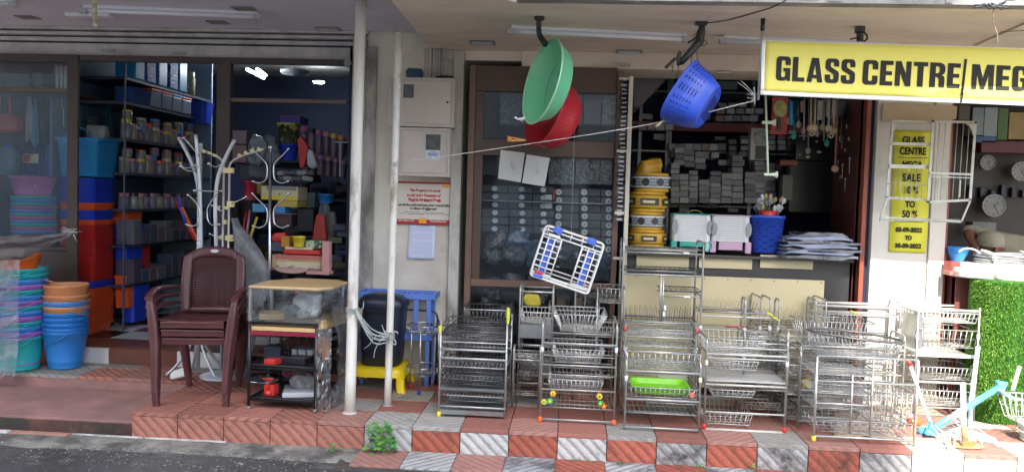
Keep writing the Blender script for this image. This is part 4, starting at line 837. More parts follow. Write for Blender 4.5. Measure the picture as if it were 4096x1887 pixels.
# ================================================================== WRAPPED TABLES
m_tan = M('tan_board', (.62, .43, .20), .45, var=.08, vs=3, stretch=(1, 8, 1)); m_blk = M('black_metal', (.018, .018, .02), .35, var=.2); m_wleg = M('white_leg', (.70, .70, .70), .4); m_mrn = M('maroon_edge', (.25, .015, .04), .4)
m_clr = film('clear_wrap', (.7, .72, .74), opac=.16, rough=.12, bump=.8, bs=9, wave=.9)
tb = thing('rack_table', 'black metal shelf table with a tan top board and maroon edge', 'table', (-1.52, 4.22, 0)); IM = Matrix.Translation((1.52, -4.22, 0))
FL, FR, BL, BR = (-1.705, 4.22), (-1.335, 4.22), (-1.69, 4.66), (-1.335, 4.66)
for (x, y) in (FL, FR, BL, BR):
    b = MB(); b.M = IM; b.tube([(x, y, .012), (x, y, .475)], .0095, 8); b.m = 1; b.tube([(x, y, 0), (x, y, .016)], .012, 8); b.build('leg', [m_blk, M('foot_grey', (.2, .2, .2), .5)], tb)
for z, m, th in ((.055, m_blk, .012), (.235, m_blk, .014), (.452, m_tan, .022)):
    b = MB(); b.M = IM; b.box(-1.70, -1.34, 4.225, 4.66, z-th, z); b.build('shelf', m, tb, bevel=.002)
b = MB(); b.M = IM
for z in (.06, .24, .475): b.tube([FL+(z,), FR+(z,), BR+(z,), BL+(z,)], .0078, 8, closed=True)
b.build('rail', m_blk, tb)
b = MB(); b.M = IM; b.box(-1.70, -1.34, 4.212, 4.224, .408, .428); b.build('edge_strip', m_mrn, tb)
tt = thing('side_table', 'tan topped side table with white legs standing on the black one, sides wrapped in film', 'table', (-1.52, 4.24, .48)); IM = Matrix.Translation((1.52, -4.24, -.48))
b = MB(); b.M = IM; b.prism([(-1.712, 4.21), (-1.33, 4.21), (-1.275, 4.30), (-1.27, 4.58), (-1.36, 4.68), (-1.60, 4.68), (-1.715, 4.50)], .656, .674, 'z'); b.build('tabletop', m_tan, tt, bevel=.006)
for (x, y, z0_) in ((-1.705, 4.225, .36), (-1.69, 4.5, .48), (-1.29, 4.55, .48)):
    b = MB(); b.M = IM; b.tube([(x, y, z0_), (x, y, .655)], .009, 8); b.build('leg', m_wleg, tt)
tl = thing('board', 'loose tan board lying between the two tables and sticking out to the right', 'board', (-1.4, 4.5, .48)); IM = Matrix.Translation((1.4, -4.5, -.48))
b = MB(); b.M = IM @ Matrix.Translation((0, 0, 0)); b.prism([(-1.345, 4.23), (-1.30, 4.215), (-1.20, 4.66), (-1.22, 4.74), (-1.66, 4.74), (-1.66, 4.5), (-1.36, 4.5)], .485, .500, 'z'); b.m = 1; b.prism([(-1.33, 4.225), (-1.30, 4.214), (-1.20, 4.66), (-1.23, 4.66)], .45, .484, 'z'); b.build('panel', [m_tan, m_tan], tl, bevel=.002)
# film wrapping
fw = thing('plastic_wrap', 'creased clear film wrapped round the two tables, hanging loose at the right', 'plastic wrap', (-1.3, 4.2, 0)); IM = Matrix.Translation((1.3, -4.2, 0))
def wrapf(u, v):
    P = [(-1.72, 4.45), (-1.718, 4.205), (-1.325, 4.2), (-1.262, 4.30), (-1.25, 4.62)]; s = u*4; i = min(3, int(s)); f = s-i
    x = P[i][0]+(P[i+1][0]-P[i][0])*f; y = P[i][1]+(P[i+1][1]-P[i][1])*f
    return Vector((x+.006*noise.noise((u*12, v*7, 2)), y+.008*noise.noise((u*11, v*6, 5)), .668-.185*v))
b = MB(); b.M = IM; b.grid(wrapf, 44, 10); b.build('upper_wrap', m_clr, fw)
m_clr2 = film('loose_wrap', (.55, .57, .6), opac=.24, rough=.16, bump=1, bs=8, wave=1)
def drape(u, v):
    z = .60-.585*v; x = -1.262+.05*math.sin(PI*v*.9)+.03*noise.noise((u*6, v*5, 8))*(.5+v); y = 4.20+.50*u
    return Vector((x+.03*v*math.sin(u*9+v*4)-.04*v*u, y+.02*noise.noise((u*8, v*8, 1)), z))
b = MB(); b.M = IM; b.grid(drape, 34, 34); b.build('side_drape', m_clr2, fw)
def drape2(u, v): return Vector((-1.33+.085*u+.008*noise.noise((u*9, v*9, 3)), 4.205-.01*u+.02*noise.noise((u*7, v*7, 4)), .46-.455*v+.02*noise.noise((u*5, v*3, 9))*v))
b = MB(); b.M = IM; b.grid(drape2, 14, 34); b.build('front_flap', m_clr2, fw)
# goods on the table shelves
def small(name, label, cat, x, y, z, sx, sy, sz, mat, rz=0): 
    b = MB(); b.box(-sx/2, sx/2, -sy/2, sy/2, 0, sz); o = b.build(name, mat, loc=(x, y, z), bevel=.003); o.rotation_euler[2] = rz; return tag(o, label, cat)
small('carton', 'black carton inside the upper film wrap, left', 'box', -1.60, 4.50, .501, .09, .12, .05, P_['black'], .1)
small('carton', 'black carton inside the upper film wrap, right', 'box', -1.42, 4.52, .501, .12, .12, .055, P_['black'], -.2)
small('tan_pack', 'folded tan cardboard pack inside the upper film wrap', 'pack', -1.62, 4.31, .486, .13, .12, .035, m_tan, .4)
bag('plastic_bag', 'white crumpled bag with an orange patch inside the film wrap', 'bag', 1165, 1175, 1290, 1240, 4.36, M('bag_pale', (.58, .59, .6), .3), sd=33, crease=.05)
bag('plastic_bag', 'blue grey crumpled bag in front of the white one inside the wrap', 'bag', 1105, 1225, 1190, 1272, 4.27, m_gbag, sd=35, crease=.05)
bag('plastic_bag', 'pile of pale screws bags inside the film wrap, nearest the front rail', 'bag', 1165, 1235, 1265, 1278, 4.25, M('bag_pale2', (.45, .46, .44), .3, dirt=.8, ds=30), sd=37, crease=.05)
bag('plastic_bag', 'orange red patch bag behind the white one in the wrap', 'bag', 1180, 1168, 1262, 1195, 4.5, P_['hot'], sd=39, crease=.03)
for j, (x, y, z, sx, sy, sz, k_, lb) in enumerate(((-1.62, 4.36, .236, .09, .1, .09, 'navy', 'navy box on the middle shelf of the black table, left'), (-1.60, 4.30, .236, .07, .08, .03, 'red', 'small red box on the middle shelf of the black table'),
        (-1.48, 4.40, .236, .18, .2, .04, 'black', 'flat black tray on the middle shelf of the black table'), (-1.46, 4.42, .278, .12, .12, .03, 'grey', 'grey box on the flat black tray'), (-1.38, 4.5, .236, .07, .1, .13, 'peach', 'tan box at the back right of the middle shelf'),
        (-1.62, 4.33, .056, .06, .06, .06, 'red', 'red box on the lowest shelf of the black table'), (-1.47, 4.40, .056, .2, .22, .025, 'silver', 'flat silver pack on the lowest shelf of the black table'))): small('box', lb, 'box', x, y, z, sx, sy, sz, P_[k_], rnd.uniform(-.3, .3))
b = MB(); b.tube([(-1.625, 4.30, .062), (-1.625, 4.30, .125), (-1.60, 4.30, .15), (-1.66, 4.30, .15)], .008, 7); b.ball((-1.625, 4.3, .07), .02, 8); tag(b.build('tap', P_['red']), 'red tap shaped piece standing on the lowest shelf of the black table', 'tap')
bag('plastic_bag', 'pink and red crumpled bag on the lowest shelf of the black table', 'bag', 1130, 1470, 1235, 1530, 4.45, film('pinkbag', (.55, .12, .18), opac=.8), sd=41, crease=.05)
bag('plastic_bag', 'white film bag beside the pink one on the lowest shelf', 'bag', 1165, 1500, 1270, 1560, 4.38, film('whitebag', (.7, .7, .7), opac=.7), sd=43, crease=.05)
b = MB()
for k in range(3): b.tube(smooth([(-1.53+.05*k, 4.36, .25), (-1.54+.05*k, 4.36, .36), (-1.50+.05*k, 4.36, .40), (-1.47+.05*k, 4.36, .33)]), .004, 6)
tag(b.build('wire_loops', P_['black']), 'black cable loops under the tan board of the black table', 'cable')
bag('plastic_bag', 'pale crumpled film bag lying on the tiles between table and pole', 'bag', 1295, 1560, 1362, 1640, 4.45, m_gbag, sd=45, crease=.06, top=.4)
b = MB(); 
bag('plastic_bag', 'scrap of white bag under the chairs near the doorstep', 'bag', 690, 1480, 745, 1512, 4.75, P_['white'], sd=46, crease=.05, top=.4)

# ================================================================== POLES
m_pole = M('pole_paint', (.72, .69, .62), .5, var=.06, vs=8, bump=.25, bs=30, dirt=.75, dcol=(.22, .15, .09), ds=6, dlow=.56, dhigh=.66, stretch=(1, 1, .35))
def pole(lb, base, top, r, n=16):
    base = Vector(base); top = Vector(top); t = thing('pole', lb, 'pole', base); d = top-base
    b = MB(); k = 12; b.tube([d*(i/k)+Vector((.0015*noise.noise((i, 0, 2)), 0, 0)) for i in range(k+1)], r, n); b.build('shaft', m_pole, t)
    b = MB(); b.lathe([(r+.004, -.03), (r+.004, -.001)], n, tuple(d), cap0=True, cap1=True); b.lathe([(r+.012, 0), (r+.006, .01)], n, cap0=True, cap1=True); b.build('collar', m_wgrim, t); return t
pole('thick cream painted pole at the platform corner, beside the wrapped tables', (-1.148, 4.235, 0), (-1.168, 4.36, cL), .029)
pole('thinner cream pole standing just right of the thick one', (-.985, 4.43, 0), (-.985, 4.5, cR), .0205)
# rope between the poles
m_rope = M('rope_pale', (.42, .45, .42), .9, var=.3, vs=60)
t = thing('rope', 'grey white rope tied between the two cream poles with frayed knot ends', 'rope', at(1560, 1320, Y=4.40)); IM = Matrix.Translation(-t.location)
A0, K0 = at(1425, 1245, Y=4.22), at(1550, 1345, Y=4.40)
for j in range(4):
    b = MB(); b.M = IM; o_ = Vector((.004*j, -.004*j, -.012*j+.01)); b.tube(smooth([A0+o_*.6, A0.lerp(K0, .5)+o_+Vector((0, -.01, -.035-.012*j)), K0+o_]), .0042, 6); b.build('strand', m_rope, t)
for j in range(5):
    b = MB(); b.M = IM; b.tube(arc((-.985, 4.445, K0.z-.02+.010*j), .0255, 0, 2*PI, 14, 0, 1), .0045, 6); b.build('loop', m_rope, t)
b = MB(); b.M = IM
for j in range(5): b.tube(arc((-1.153, 4.262, A0.z-.01+.006*j), .034, 0, 2*PI, 14, 0, 1), .0022, 5)
b.build('loop', m_rope, t)
for j, (P) in enumerate(([(1545, 1335), (1500, 1345), (1480, 1375), (1455, 1395)], [(1545, 1345), (1515, 1370), (1500, 1400), (1495, 1430)], [(1545, 1340), (1535, 1320), (1527, 1298)], [(1560, 1335), (1585, 1325), (1592, 1335)], [(1545, 1340), (1490, 1340), (1470, 1318)], [(1440, 1250), (1452, 1230), (1455, 1205)], [(1560, 1350), (1580, 1360), (1583, 1378), (1565, 1368)], [(1550, 1345), (1520, 1355), (1500, 1348), (1530, 1335), (1550, 1340)])):
    b = MB(); b.M = IM; b.tube(smooth([at(x, y, Y=4.39-.004*j) for x, y in P]), .0038, 6, r2=.002); b.build('tail', m_rope, t)

# ================================================================== MIDDLE WALL FITTINGS
m_box = M('meter_box_paint', (.56, .50, .45), .55, var=.06, vs=3, bump=.05, dirt=.4, dcol=(.30, .26, .22), ds=2.5, dlow=.5); m_win = M('meter_window', (.09, .10, .10), .25, var=.3, vs=25)
def mbox(lb, px0, py0, px1, py1, wpx, lock=None, stick=None, dep=.16):
    x0, x1, z0, z1 = rx(px0, py0, px1, py1, 5.02); t = thing('meter_box', lb, 'meter box', ((x0+x1)/2, 5.02, z0)); w_, h = (x1-x0), (z1-z0)
    b = MB(); b.box(-w_/2, w_/2, .0, dep-.001, 0, h); b.build('body', m_box, t, bevel=.004)
    b = MB(); e = .022; b.box(-w_/2+e+.012, w_/2-e, -.007, -.0005, e, h-e); b.build('door', m_box, t, bevel=.003)
    b = MB(); e2 = .006
    for (a, c, d_, f) in ((-w_/2, w_/2, h-.014, h), (-w_/2, w_/2, 0, .012), (-w_/2, -w_/2+.012, .0121, h-.0141), (w_/2-.012, w_/2, .0121, h-.0141)): b.box(a, c, -.009, -.0005, d_, f)
    b.build('rim', m_box, t, bevel=.002)
    a0, a1, c0, c1 = rx(*wpx, 5.01); b = MB(); cx = (x0+x1)/2; b.box(a0-cx, a1-cx, -.0085, -.0072, c0-z0, c1-z0); b.build('window', m_win, t)
    if lock: q = at(*lock, Y=5.01); b = MB(); b.M = Matrix.Translation((q.x-cx, -.008, q.z-z0)) @ Matrix.Rotation(PI/2, 4, 'X'); b.lathe([(.007, 0), (.007, .006), (.003, .008)], 10, cap0=True, cap1=True); b.build('lock', P_['black'], t)
    if stick:
        a0, a1, c0, c1 = rx(*stick, 5.01); b = MB(); b.box(a0-cx, a1-cx, -.0083, -.0072, c0-z0, c1-z0); s = b.build('sticker', M('sticker_blue', (.62, .72, .82), .5), t)
        b = MB()
        for k, (u0, u1, v) in enumerate(((.3, .7, .86), (.1, .9, .68), (.12, .88, .58), (.1, .8, .48), (.2, .9, .38), (.1, .9, .16))): b.box(a0-cx+(a1-a0)*u0, a0-cx+(a1-a0)*u1, -.0091, -.0084, c0-z0+(c1-c0)*v, c0-z0+(c1-c0)*(v+.05))
        b.build('print', M('print_navy', (.05, .09, .25), .6), t)
    return t
mbox('upper cream meter box with a small dark window, on the wall behind the thin pole', 1556, 312, 1818, 508, (1613, 338, 1655, 392), (1790, 410))
mbox('lower cream meter box with a larger dark window and pale blue sticker', 1588, 512, 1800, 706, (1703, 538, 1762, 600), None, (1704, 602, 1758, 638), .15)
m_pipe = M('conduit_paint', (.42, .41, .40), .5, var=.08, dirt=.3)
for j, (px, r, k_) in enumerate(((1700, .004, 0), (1712, .004, 0), (1728, .006, 1), (1742, .005, 0), (1752, .005, 0), (1764, .007, 1), (1782, .008, 0))):
    q = at(px, 260, Y=5.12); b = MB(); b.tube([(q.x, 5.12, 1.905), (q.x, 5.12, cR)], r, 8)
    tag(b.build('conduit', [m_pipe, P_['grey']][k_]), f'upright cable conduit above the meter boxes, {["first","second","third","fourth","fifth","sixth","seventh and thickest"][j]} from the left', 'conduit', 'conduits above the meter boxes')
bag('cloth_bundle', 'dark teal cloth bundle lying on top of the upper meter box', 'bundle', 1618, 272, 1692, 316, 5.03, M('cloth_teal', (.03, .07, .11), .8), sd=51, p=4)
bag('cloth_bundle', 'flat black cloth on top of the upper meter box at the right', 'bundle', 1735, 300, 1815, 318, 5.03, P_['black'], sd=53, p=4)
# bank notice
m_sgw = M('sign_cream', (.66, .60, .52), .6, var=.04, dirt=.2, dcol=(.4, .35, .3)); m_sgr = M('sign_red', (.45, .02, .03), .5); m_sgor = M('sign_orange', (.85, .35, .04), .5)
x0, x1, z0, z1 = rx(1583, 728, 1806, 898, 5.16); w_ = x1-x0; h = z1-z0
t = thing('notice_board', 'cream bank notice with red border and red lettering on the middle wall', 'sign', (x0, 5.16, z0))
b = MB(); b.box(0, w_, 0, .008, 0, h); b.build('board', m_sgr, t); b = MB(); b.box(.008, w_-.008, -.0012, -.0002, .032, h-.012); b.build('face', m_sgw, t)
def tx_(s, u, v, size, mat, off=0, sx=1, al='CENTER'): return text('lettering', s, size, mat, (w_*u, -.0022, h*v), t, offset=off, sx=sx, align=al)
tx_('This Property is Secured', .52, .80, .0245, m_sgr, .0011, .82); tx_('to and Under Possession of', .50, .685, .0245, m_sgr, .0011, .80); tx_('Punjab National Bank', .52, .575, .0285, m_sgr, .0016, .86)
m_ink = M('ink_black', (.02, .02, .02), .6)
tx_('എ വസ്തു പഞ്ചാബ് നാഷണൽ ബാങ്കിന്റെ', .52, .455, .019, m_ink, .001, .8); tx_('അധീനതയിലുള്ളതാണ്', .5, .37, .019, m_ink, .001, .8)
b = MB(); 
for k, (u0, u1, v, hh) in enumerate(((.15, .45, .285, .008), (.5, .86, .285, .008), (.08, .18, .245, .008), (.22, .5, .24, .012), (.55, .95, .25, .008))):
    x_ = w_*u0
    while x_ < w_*u1: d = rnd.uniform(.004, .012); b.box(x_, x_+d, -.0022, -.0014, h*v-hh*.15, h*v+hh*.25); x_ += d+.003
b.build('small_print', m_ink, t)
b = MB(); b.box(w_*.83, w_*.97, -.0022, -.0014, h*.885, h*.94); b.build('logo', m_sgor, t); b = MB(); b.box(w_*.42, w_*.56, -.0022, -.0014, h*.03, h*.15); b.build('logo', m_sgor, t)
tx_('Circle Sastra Centre', .20, .085, .016, m_sgw, .0006, .8); tx_('Thiruvananthapuram', .77, .085, .016, m_sgw, .0006, .8)
for o in [q for q in bpy.data.objects if q.parent == t and q.name.startswith('lettering')]: o.location.y = -.0024
# paper below
x0, x1, z0, z1 = rx(1632, 898, 1738, 1035, 5.155); w_ = x1-x0; h = z1-z0
t = thing('paper_notice', 'white typed sheet stapled under the bank notice', 'paper', (x0, 5.155, z0)); m_pap = M('paper_bluewhite', (.62, .66, .84), .7, var=.03)
b = MB(); b.grid(lambda u, v: (w_*u, .018*(1-(1-v)**2)-.0+.006*math.sin(u*3), h*v), 6, 8); b.build('sheet', m_pap, t, solid=.0006)
b = MB()
for k in range(15):
    v = .93-.057*k; 
    if k in (3, 7): continue
    x_ = w_*(.25 if k < 1 else .1)
    while x_ < w_*(.75 if k < 1 else .9): d = rnd.uniform(.004, .012); b.box(x_, x_+d, .018*(1-(1-v)**2)-.0022, .018*(1-(1-v)**2)-.0012, h*v, h*v+.0018); x_ += d+.002
b.build('typing', M('ink_grey', (.25, .27, .38), .6), t)
b = MB(); b.box(w_*.32, w_*.78, .012, .017, h*.985, h*1.02); b.build('staple_strip', M('strip_brown', (.15, .06, .05), .5), t)
# faint board joints on the wall
b = MB()
for (p0, p1) in (((1548, 935), (1590, 935)), ((1812, 640), (1850, 648)), ((1812, 600), (1812, 700))): a_, c_ = at(*p0, Y=5.178), at(*p1, Y=5.178); b.tube([a_, c_], .0014, 4)
b.tube([at(1838, 250, Y=5.177), at(1812, 1240, Y=5.177)], .0015, 4); tag(b.build('surface_wire', M('wire_grey', (.12, .11, .10), .6)), 'thin grey wire clipped down the middle wall', 'wire')
# camera puck at the lintel
q = at(1390, 258, Y=5.16); b = MB(); b.ball((0, 0, 0), .022, 8); b.lathe([(.024, .0), (.026, .012), (.02, .03)], 14, cap1=True); tag(b.build('dome_camera', M('dome_grey', (.3, .3, .32), .3), loc=q), 'small grey dome camera under the lintel beside the thick pole', 'camera')

# ================================================================== BIN, STOOL, BLUE RACK behind the poles
def tubr(lst): return lst
t = thing('stool', 'bright yellow plastic stool carrying the navy bin', 'stool', (-1.13, 4.90, 0)); m_y = M('stool_yellow', (.80, .60, .01), .35, var=.04)
b = MB(); b.loft([ring(0, 0, z, a, a, 24, 5) for z, a in ((.085, .172), (.122, .168), (.136, .160), (.137, .10))], True, False, True); b.build('top', m_y, t)
for sx_ in (-1, 1):
    for sy_ in (-1, 1):
        b = MB(); b.loft([ring(sx_*(.160 if z == 0 else .150), sy_*(.160 if z == 0 else .15), z, .026, .026, 12, 5) for z in (0, .03, .086)]); b.build('leg', m_y, t)
t = thing('bin', 'dark navy plastic bin with rounded lid standing on the yellow stool', 'bin', (-1.125, 4.90, .137))
b = MB(); b.loft([ring(0, 0, z, a, a*.9, 28, 4) for z, a in ((0, .105), (.01, .118), (.15, .128), (.36, .138))], True, True, True); b.build('body', P_['navy'], t)
b = MB(); b.loft([ring(0, 0, z, a, a*.9, 28, 4) for z, a in ((.361, .146), (.378, .148), (.40, .143), (.43, .12), (.442, .06))], True, True, True); b.build('lid', P_['navy'], t)
b = MB(); b.box(-.09, .09, -.137, -.130, .335, .348); b.build('handle', P_['black'], t)
m_bl = M('rack_blue', (.10, .20, .55), .4, var=.05)
t = thing('plastic_rack', 'light blue plastic shelf rack against the middle wall behind the poles', 'rack', (-1.05, 5.0, 0))
b = MB(); 
for k in range(13): b.box(-.225+.036*k, -.225+.036*k+.022, -.08, .10, .560, .566)
b.box(-.24, .225, -.095, -.082, .545, .578); b.box(-.24, .225, .102, .115, .545, .578); b.box(-.255, -.241, -.095, .115, .545, .578); b.box(.226, .24, -.095, .115, .545, .578); b.build('top_shelf', m_bl, t)
b = MB(); b.box(-.24, .225, -.08, .11, .285, .325); b.build('lower_shelf', m_bl, t, bevel=.004)
for x_ in (-.21, .12, .20):
    b = MB(); b.box(x_-.012, x_+.016, -.09, -.07, .326, .544); b.build('post', m_bl, t, bevel=.003)
for x_ in (-.21, .20):
    b = MB(); b.box(x_-.012, x_+.012, .085, .10, 0, .544); b.build('post', m_bl, t); b = MB(); b.box(x_-.012, x_+.012, -.09, -.07, 0, .284); b.build('post', m_bl, t)
b = MB(); b.tube(smooth([(-1.02, 4.93, .475), (-.84, 4.93, .472), (-.80, 4.93, .45), (-.79, 4.93, .40)]), .0065, 8); b.tube([(-.79, 4.93, .42), (-.795, 4.93, .01)], .0095, 8); b.tube([(-.835, 4.95, .40), (-.835, 4.95, .01)], .007, 8); b.tube([(-1.02, 4.93, .475), (-1.02, 4.95, .01)], .0065, 8)
tag(b.build('tube_stand', m_blk), 'black tube frame standing before the light blue rack', 'frame')
# round two tier trolley
m_wire = M('stainless_wire', (.50, .50, .49), .30, 1, var=.18, vs=30); m_wd = M('wire_dull', (.34, .335, .32), .38, .9, var=.2, vs=25)
t = thing('round_rack', 'round two basket wire rack with coloured feet beside the poles', 'rack', (-.855, 4.80, 0)); r = .098
for k in range(3):
    a = 2*PI*k/3+.52+PI*.5+.52; x_, y_ = r*math.cos(a), r*math.sin(a); b = MB(); b.tube([(x_*1.02, y_*1.02, .02), (x_, y_, .415)], .0045, 7); b.build('leg', m_wire, t)
    b = MB(); b.ball((x_*1.02, y_*1.02, .013), .012, 6); b.build('foot', [P_['red'], P_['dblue'], P_['red']][k], t)
for z in (.11, .36):
    b = MB(); b.tube(arc((0, 0, z+.045), r, 0, 2*PI, 28, 0, 1)[:-1], .0038, 6, closed=True); b.tube(arc((0, 0, z), r*.86, 0, 2*PI, 24, 0, 1)[:-1], .0022, 5, closed=True)
    for k in range(22): a = 2*PI*k/22; b.tube([(r*math.cos(a), r*math.sin(a), z+.045), (r*.86*math.cos(a), r*.86*math.sin(a), z), (0, 0, z-.002)], .0013, 4)
    b.build('basket', m_wire, t)

# ------------------------------------------------------------------ ceiling fittings
m_tube = M('tube_white', (.78, .80, .86), .35, var=.03); m_dl = M('downlight_white', (.62, .60, .60), .4); m_dlf = M('downlight_rim', (.22, .21, .21), .5)
def batten(lb, p0, p1, Z, r=.02, m=m_tube):
    a_, c_ = at(*p0, Z=Z-.03), at(*p1, Z=Z-.03); d = (c_-a_); L_ = d.length; t = thing('tube_light', lb, 'tube light', (a_+c_)/2, math.atan2(d.y, d.x))
    b = MB(); b.box(-L_/2, L_/2, -.016, .016, .012, .0295); b.build('batten', m, t, bevel=.003); b = MB(); b.tube([(-L_/2+.02, 0, 0), (L_/2-.02, 0, 0)], .013, 10); b.build('tube', m, t)
    for s in (-1, 1): b = MB(); b.box(s*L_/2-.02, s*L_/2+.02, -.018, .018, -.018, .011); b.build('end_cap', M('endcap', (.5, .5, .52), .4), t)
batten('unlit white tube light on the grey ceiling left of the thick pole', (335, 42), (1030, 68), cL)
batten('unlit tube light cut by the left edge of the picture, on the grey ceiling', (-340, 4), (56, 18), cL)
batten('unlit long tube light on the cream ceiling behind the green basin', (2045, 125), (2745, 158), cR)
batten('unlit tube light on the cream ceiling partly behind the yellow banner', (2892, 163), (3600, 195), cR)
def downl(lb, px, py, Z, w_=.085, d=.16):
    q = at(px, py, Z=Z-.004); t = thing('downlight', lb, 'ceiling light', q); b = MB(); b.box(-w_, w_, -d/2, d/2, -.004, .0035); b.build('rim', m_dlf, t); b = MB(); b.box(-w_+.014, w_-.014, -d/2+.014, d/2-.014, -.009, -.0045); b.build('diffuser', m_dl, t, bevel=.003)
downl('small square downlight on the grey ceiling beside the thick pole', 1315, 118, cL, .075, .12)
downl('small downlight on the cream ceiling between meter boxes and brown door', 1930, 172, cR, .075, .12)
downl('small downlight on the cream ceiling just right of the green basin', 2515, 210, cR, .08, .14)
downl('small downlight on the cream ceiling beside the banner edge', 3020, 235, cR, .06, .12)
b = MB(); a_ = at(290, 62, Z=cL-.01); b.box(a_.x-.03, a_.x+.25, a_.y-.03, a_.y+.03, cL-.02, cL-.001); tag(b.build('ceiling_plate', m_tube), 'long pale ceiling fitting in front of the tube light at upper left', 'fitting')
for j, (px, py) in enumerate(((870, 90), (975, 35), (110, 70))):
    q = at(px, py, Z=cL-.002); b = MB(); b.box(q.x-.06, q.x+.06, q.y-.05, q.y+.05, cL-.006, cL-.001); tag(b.build('ceiling_hatch', m_dlf), f'dark recessed ceiling spot, {["below the tube light","above the tube light end","at the far left"][j]}', 'vent')
# bamboo like pale rod hanging at upper left
m_bam = M('rod_cream', (.62, .55, .38), .6, var=.35, vs=40, stretch=(.2, .2, 2)); b = MB(); b.tube([at(375, -60, Y=4.3), at(382, 108, Y=4.3)], .0115, 10); b.tube([at(382, 108, Y=4.3), at(383, 116, Y=4.3)], .007, 8)
for k in range(6): q = at(376+k*1.2, -30+26*k, Y=4.3); b.lathe([(.0115, -.006), (.014, 0), (.0115, .006)], 10, q)
tag(b.build('hanging_rod', m_bam), 'cream notched rod hanging at the top left in front of the ceiling', 'rod')
for j, (px, py) in enumerate(((432, 202), (715, 212))):
    q = at(px, py, Y=5.195); b = MB(); b.box(q.x-.045, q.x+.045, 5.186, 5.199, q.z-.007, q.z+.005); tag(b.build('lintel_plate', m_wd), f'thin metal plate on the grey lintel, {["left","right"][j]} of two', 'plate')
# ------------------------------------------------------------------ weeds
m_leaf = M('weed_leaf', (.07, .25, .05), .5, var=.35, vs=40, rv=0); m_leaf2 = M('weed_leaf_light', (.13, .33, .05), .5, var=.3, vs=40); m_stem = M('weed_stem', (.12, .2, .05), .6)
def weed(lb, base, h, n, w_, ls):
    t = thing('weed', lb, 'plant', base)
    nst = 4 if n > 30 else 2
    for s in range(nst):
        a = 2*PI*s/nst+.4; b = MB(); tip = Vector((math.cos(a)*w_*.5, math.sin(a)*w_*.3-.01, h*(.75+.25*(s % 2)))); b.tube(smooth([(0, 0, 0), tuple(tip*.5+Vector((0, 0, h*.1))), tuple(tip)]), .0022, 5, r2=.001); b.build('stem', m_stem, t)
    for k in range(n):
        f = rnd.random(); a = rnd.uniform(0, 2*PI); rad = w_*math.sqrt(rnd.random())*.62*(1-.35*f); c = Vector((rad*math.cos(a), rad*math.sin(a)*.6-.01, h*(.06+.94*f)))
        s = ls*rnd.uniform(.6, 1.15); pts = [(0, -.1), (.35, .05), (.62, -.12), (.55, .3), (.95, .55), (.45, .62), (.2, 1.1), (0, .85), (-.2, 1.1), (-.45, .62), (-.95, .55), (-.55, .3), (-.62, -.12), (-.35, .05)]
        R = Matrix.Rotation(a-PI/2+rnd.uniform(-.6, .6), 3, 'Z') @ Matrix.Rotation(rnd.uniform(-.5, .9), 3, 'X') @ Matrix.Rotation(rnd.uniform(-.4, .4), 3, 'Y')
        b = MB(); V = [c+R @ Vector((x*s*.55, y*s*.62, -.12*s*abs(x)+.06*s*y)) for x, y in pts]; V.append(c+R @ Vector((0, .35*s*.62, .05*s))); b.add([tuple(v) for v in V], [(i, (i+1) % 14, 14) for i in range(14)]); b.build('leaf', rnd.choice((m_leaf, m_leaf2, m_leaf)), t)
weed('leafy green weed growing from the kerb beside the thin pole', (at(1525, 1790, Y=4.0).x, 4.0, GZ), .16, 85, .125, .043)
weed('small green weed tuft at the foot of the red riser, left of the big weed', (at(1345, 1790, Y=4.0).x, 4.0, GZ), .045, 18, .06, .02)
for px, lb in ((2310, 'tiny'), (2370, 'low'), (2480, 'small'), (2800, 'bright'), (3015, 'ragged')):
    weed(f'{lb} weed sprouting under the riser tiles near {dict(tiny="the fifth white one", low="a white one", small="a mossy red one", bright="a tile joint", ragged="the blackened white one")[lb]}', (at(px, 1830, Y=4.02).x, 4.03, GZ-.008), .03 if lb != 'ragged' else .045, 12, .05, .015)
# ================================================================== BROWN GLAZED DOOR / DISPLAY
m_door = M('door_brown', (.085, .050, .038), .5, var=.15, vs=6, dirt=.3, ds=5); m_door2 = M('door_brown_light', (.16, .09, .065), .5, var=.12, vs=6)
m_gl2 = film('display_glass', (.3, .35, .4), opac=.02, rough=.02, bump=.02, bs=2, wave=.9)
dd = thing('display_window', 'dark brown framed display window full of grey boxes, between wall and right shop', 'window', (-.17, 5.1, 0)); IM = Matrix.Translation((.17, -5.1, 0))
def dbox(n, m, *a): b = MB(); b.M = IM; b.box(*a); return b.build(n, m, dd, bevel=.003)
dbox('stile', m_door2, -.655, -.615, 5.10, 5.15, 0, 2.02); dbox('stile', m_door2, .275, .31, 5.10, 5.15, 0, 2.0)
dbox('rail', m_door, -.614, .274, 5.105, 5.15, 1.86, 2.02); dbox('rail', m_door, -.614, .274, 5.105, 5.15, 1.455, 1.56); dbox('rail', m_door2, -.614, .274, 5.103, 5.15, .62, .665)
dbox('rail', m_door, -.614, .274, 5.105, 5.15, 0, .06); dbox('inner_stile', m_door, -.614, -.56, 5.108, 5.15, .666, 1.8595)
dbox('pane', m_gl2, -.56, .274, 5.125, 5.128, 1.561, 1.859); dbox('pane', m_gl2, -.56, .274, 5.125, 5.128, .666, 1.454); dbox('pane', m_gl2, -.614, .274, 5.125, 5.128, .061, .619)
m_ss = M('pressed_pattern_grey', (.10, .105, .11), .3, .2, var=.9, vs=60, bump=.3, bs=50)
m_bx = [M(f'box_slate_{i}', c, .35, var=.15, vs=6) for i, c in enumerate(((.045, .05, .06), (.06, .065, .075), (.035, .04, .055)))]
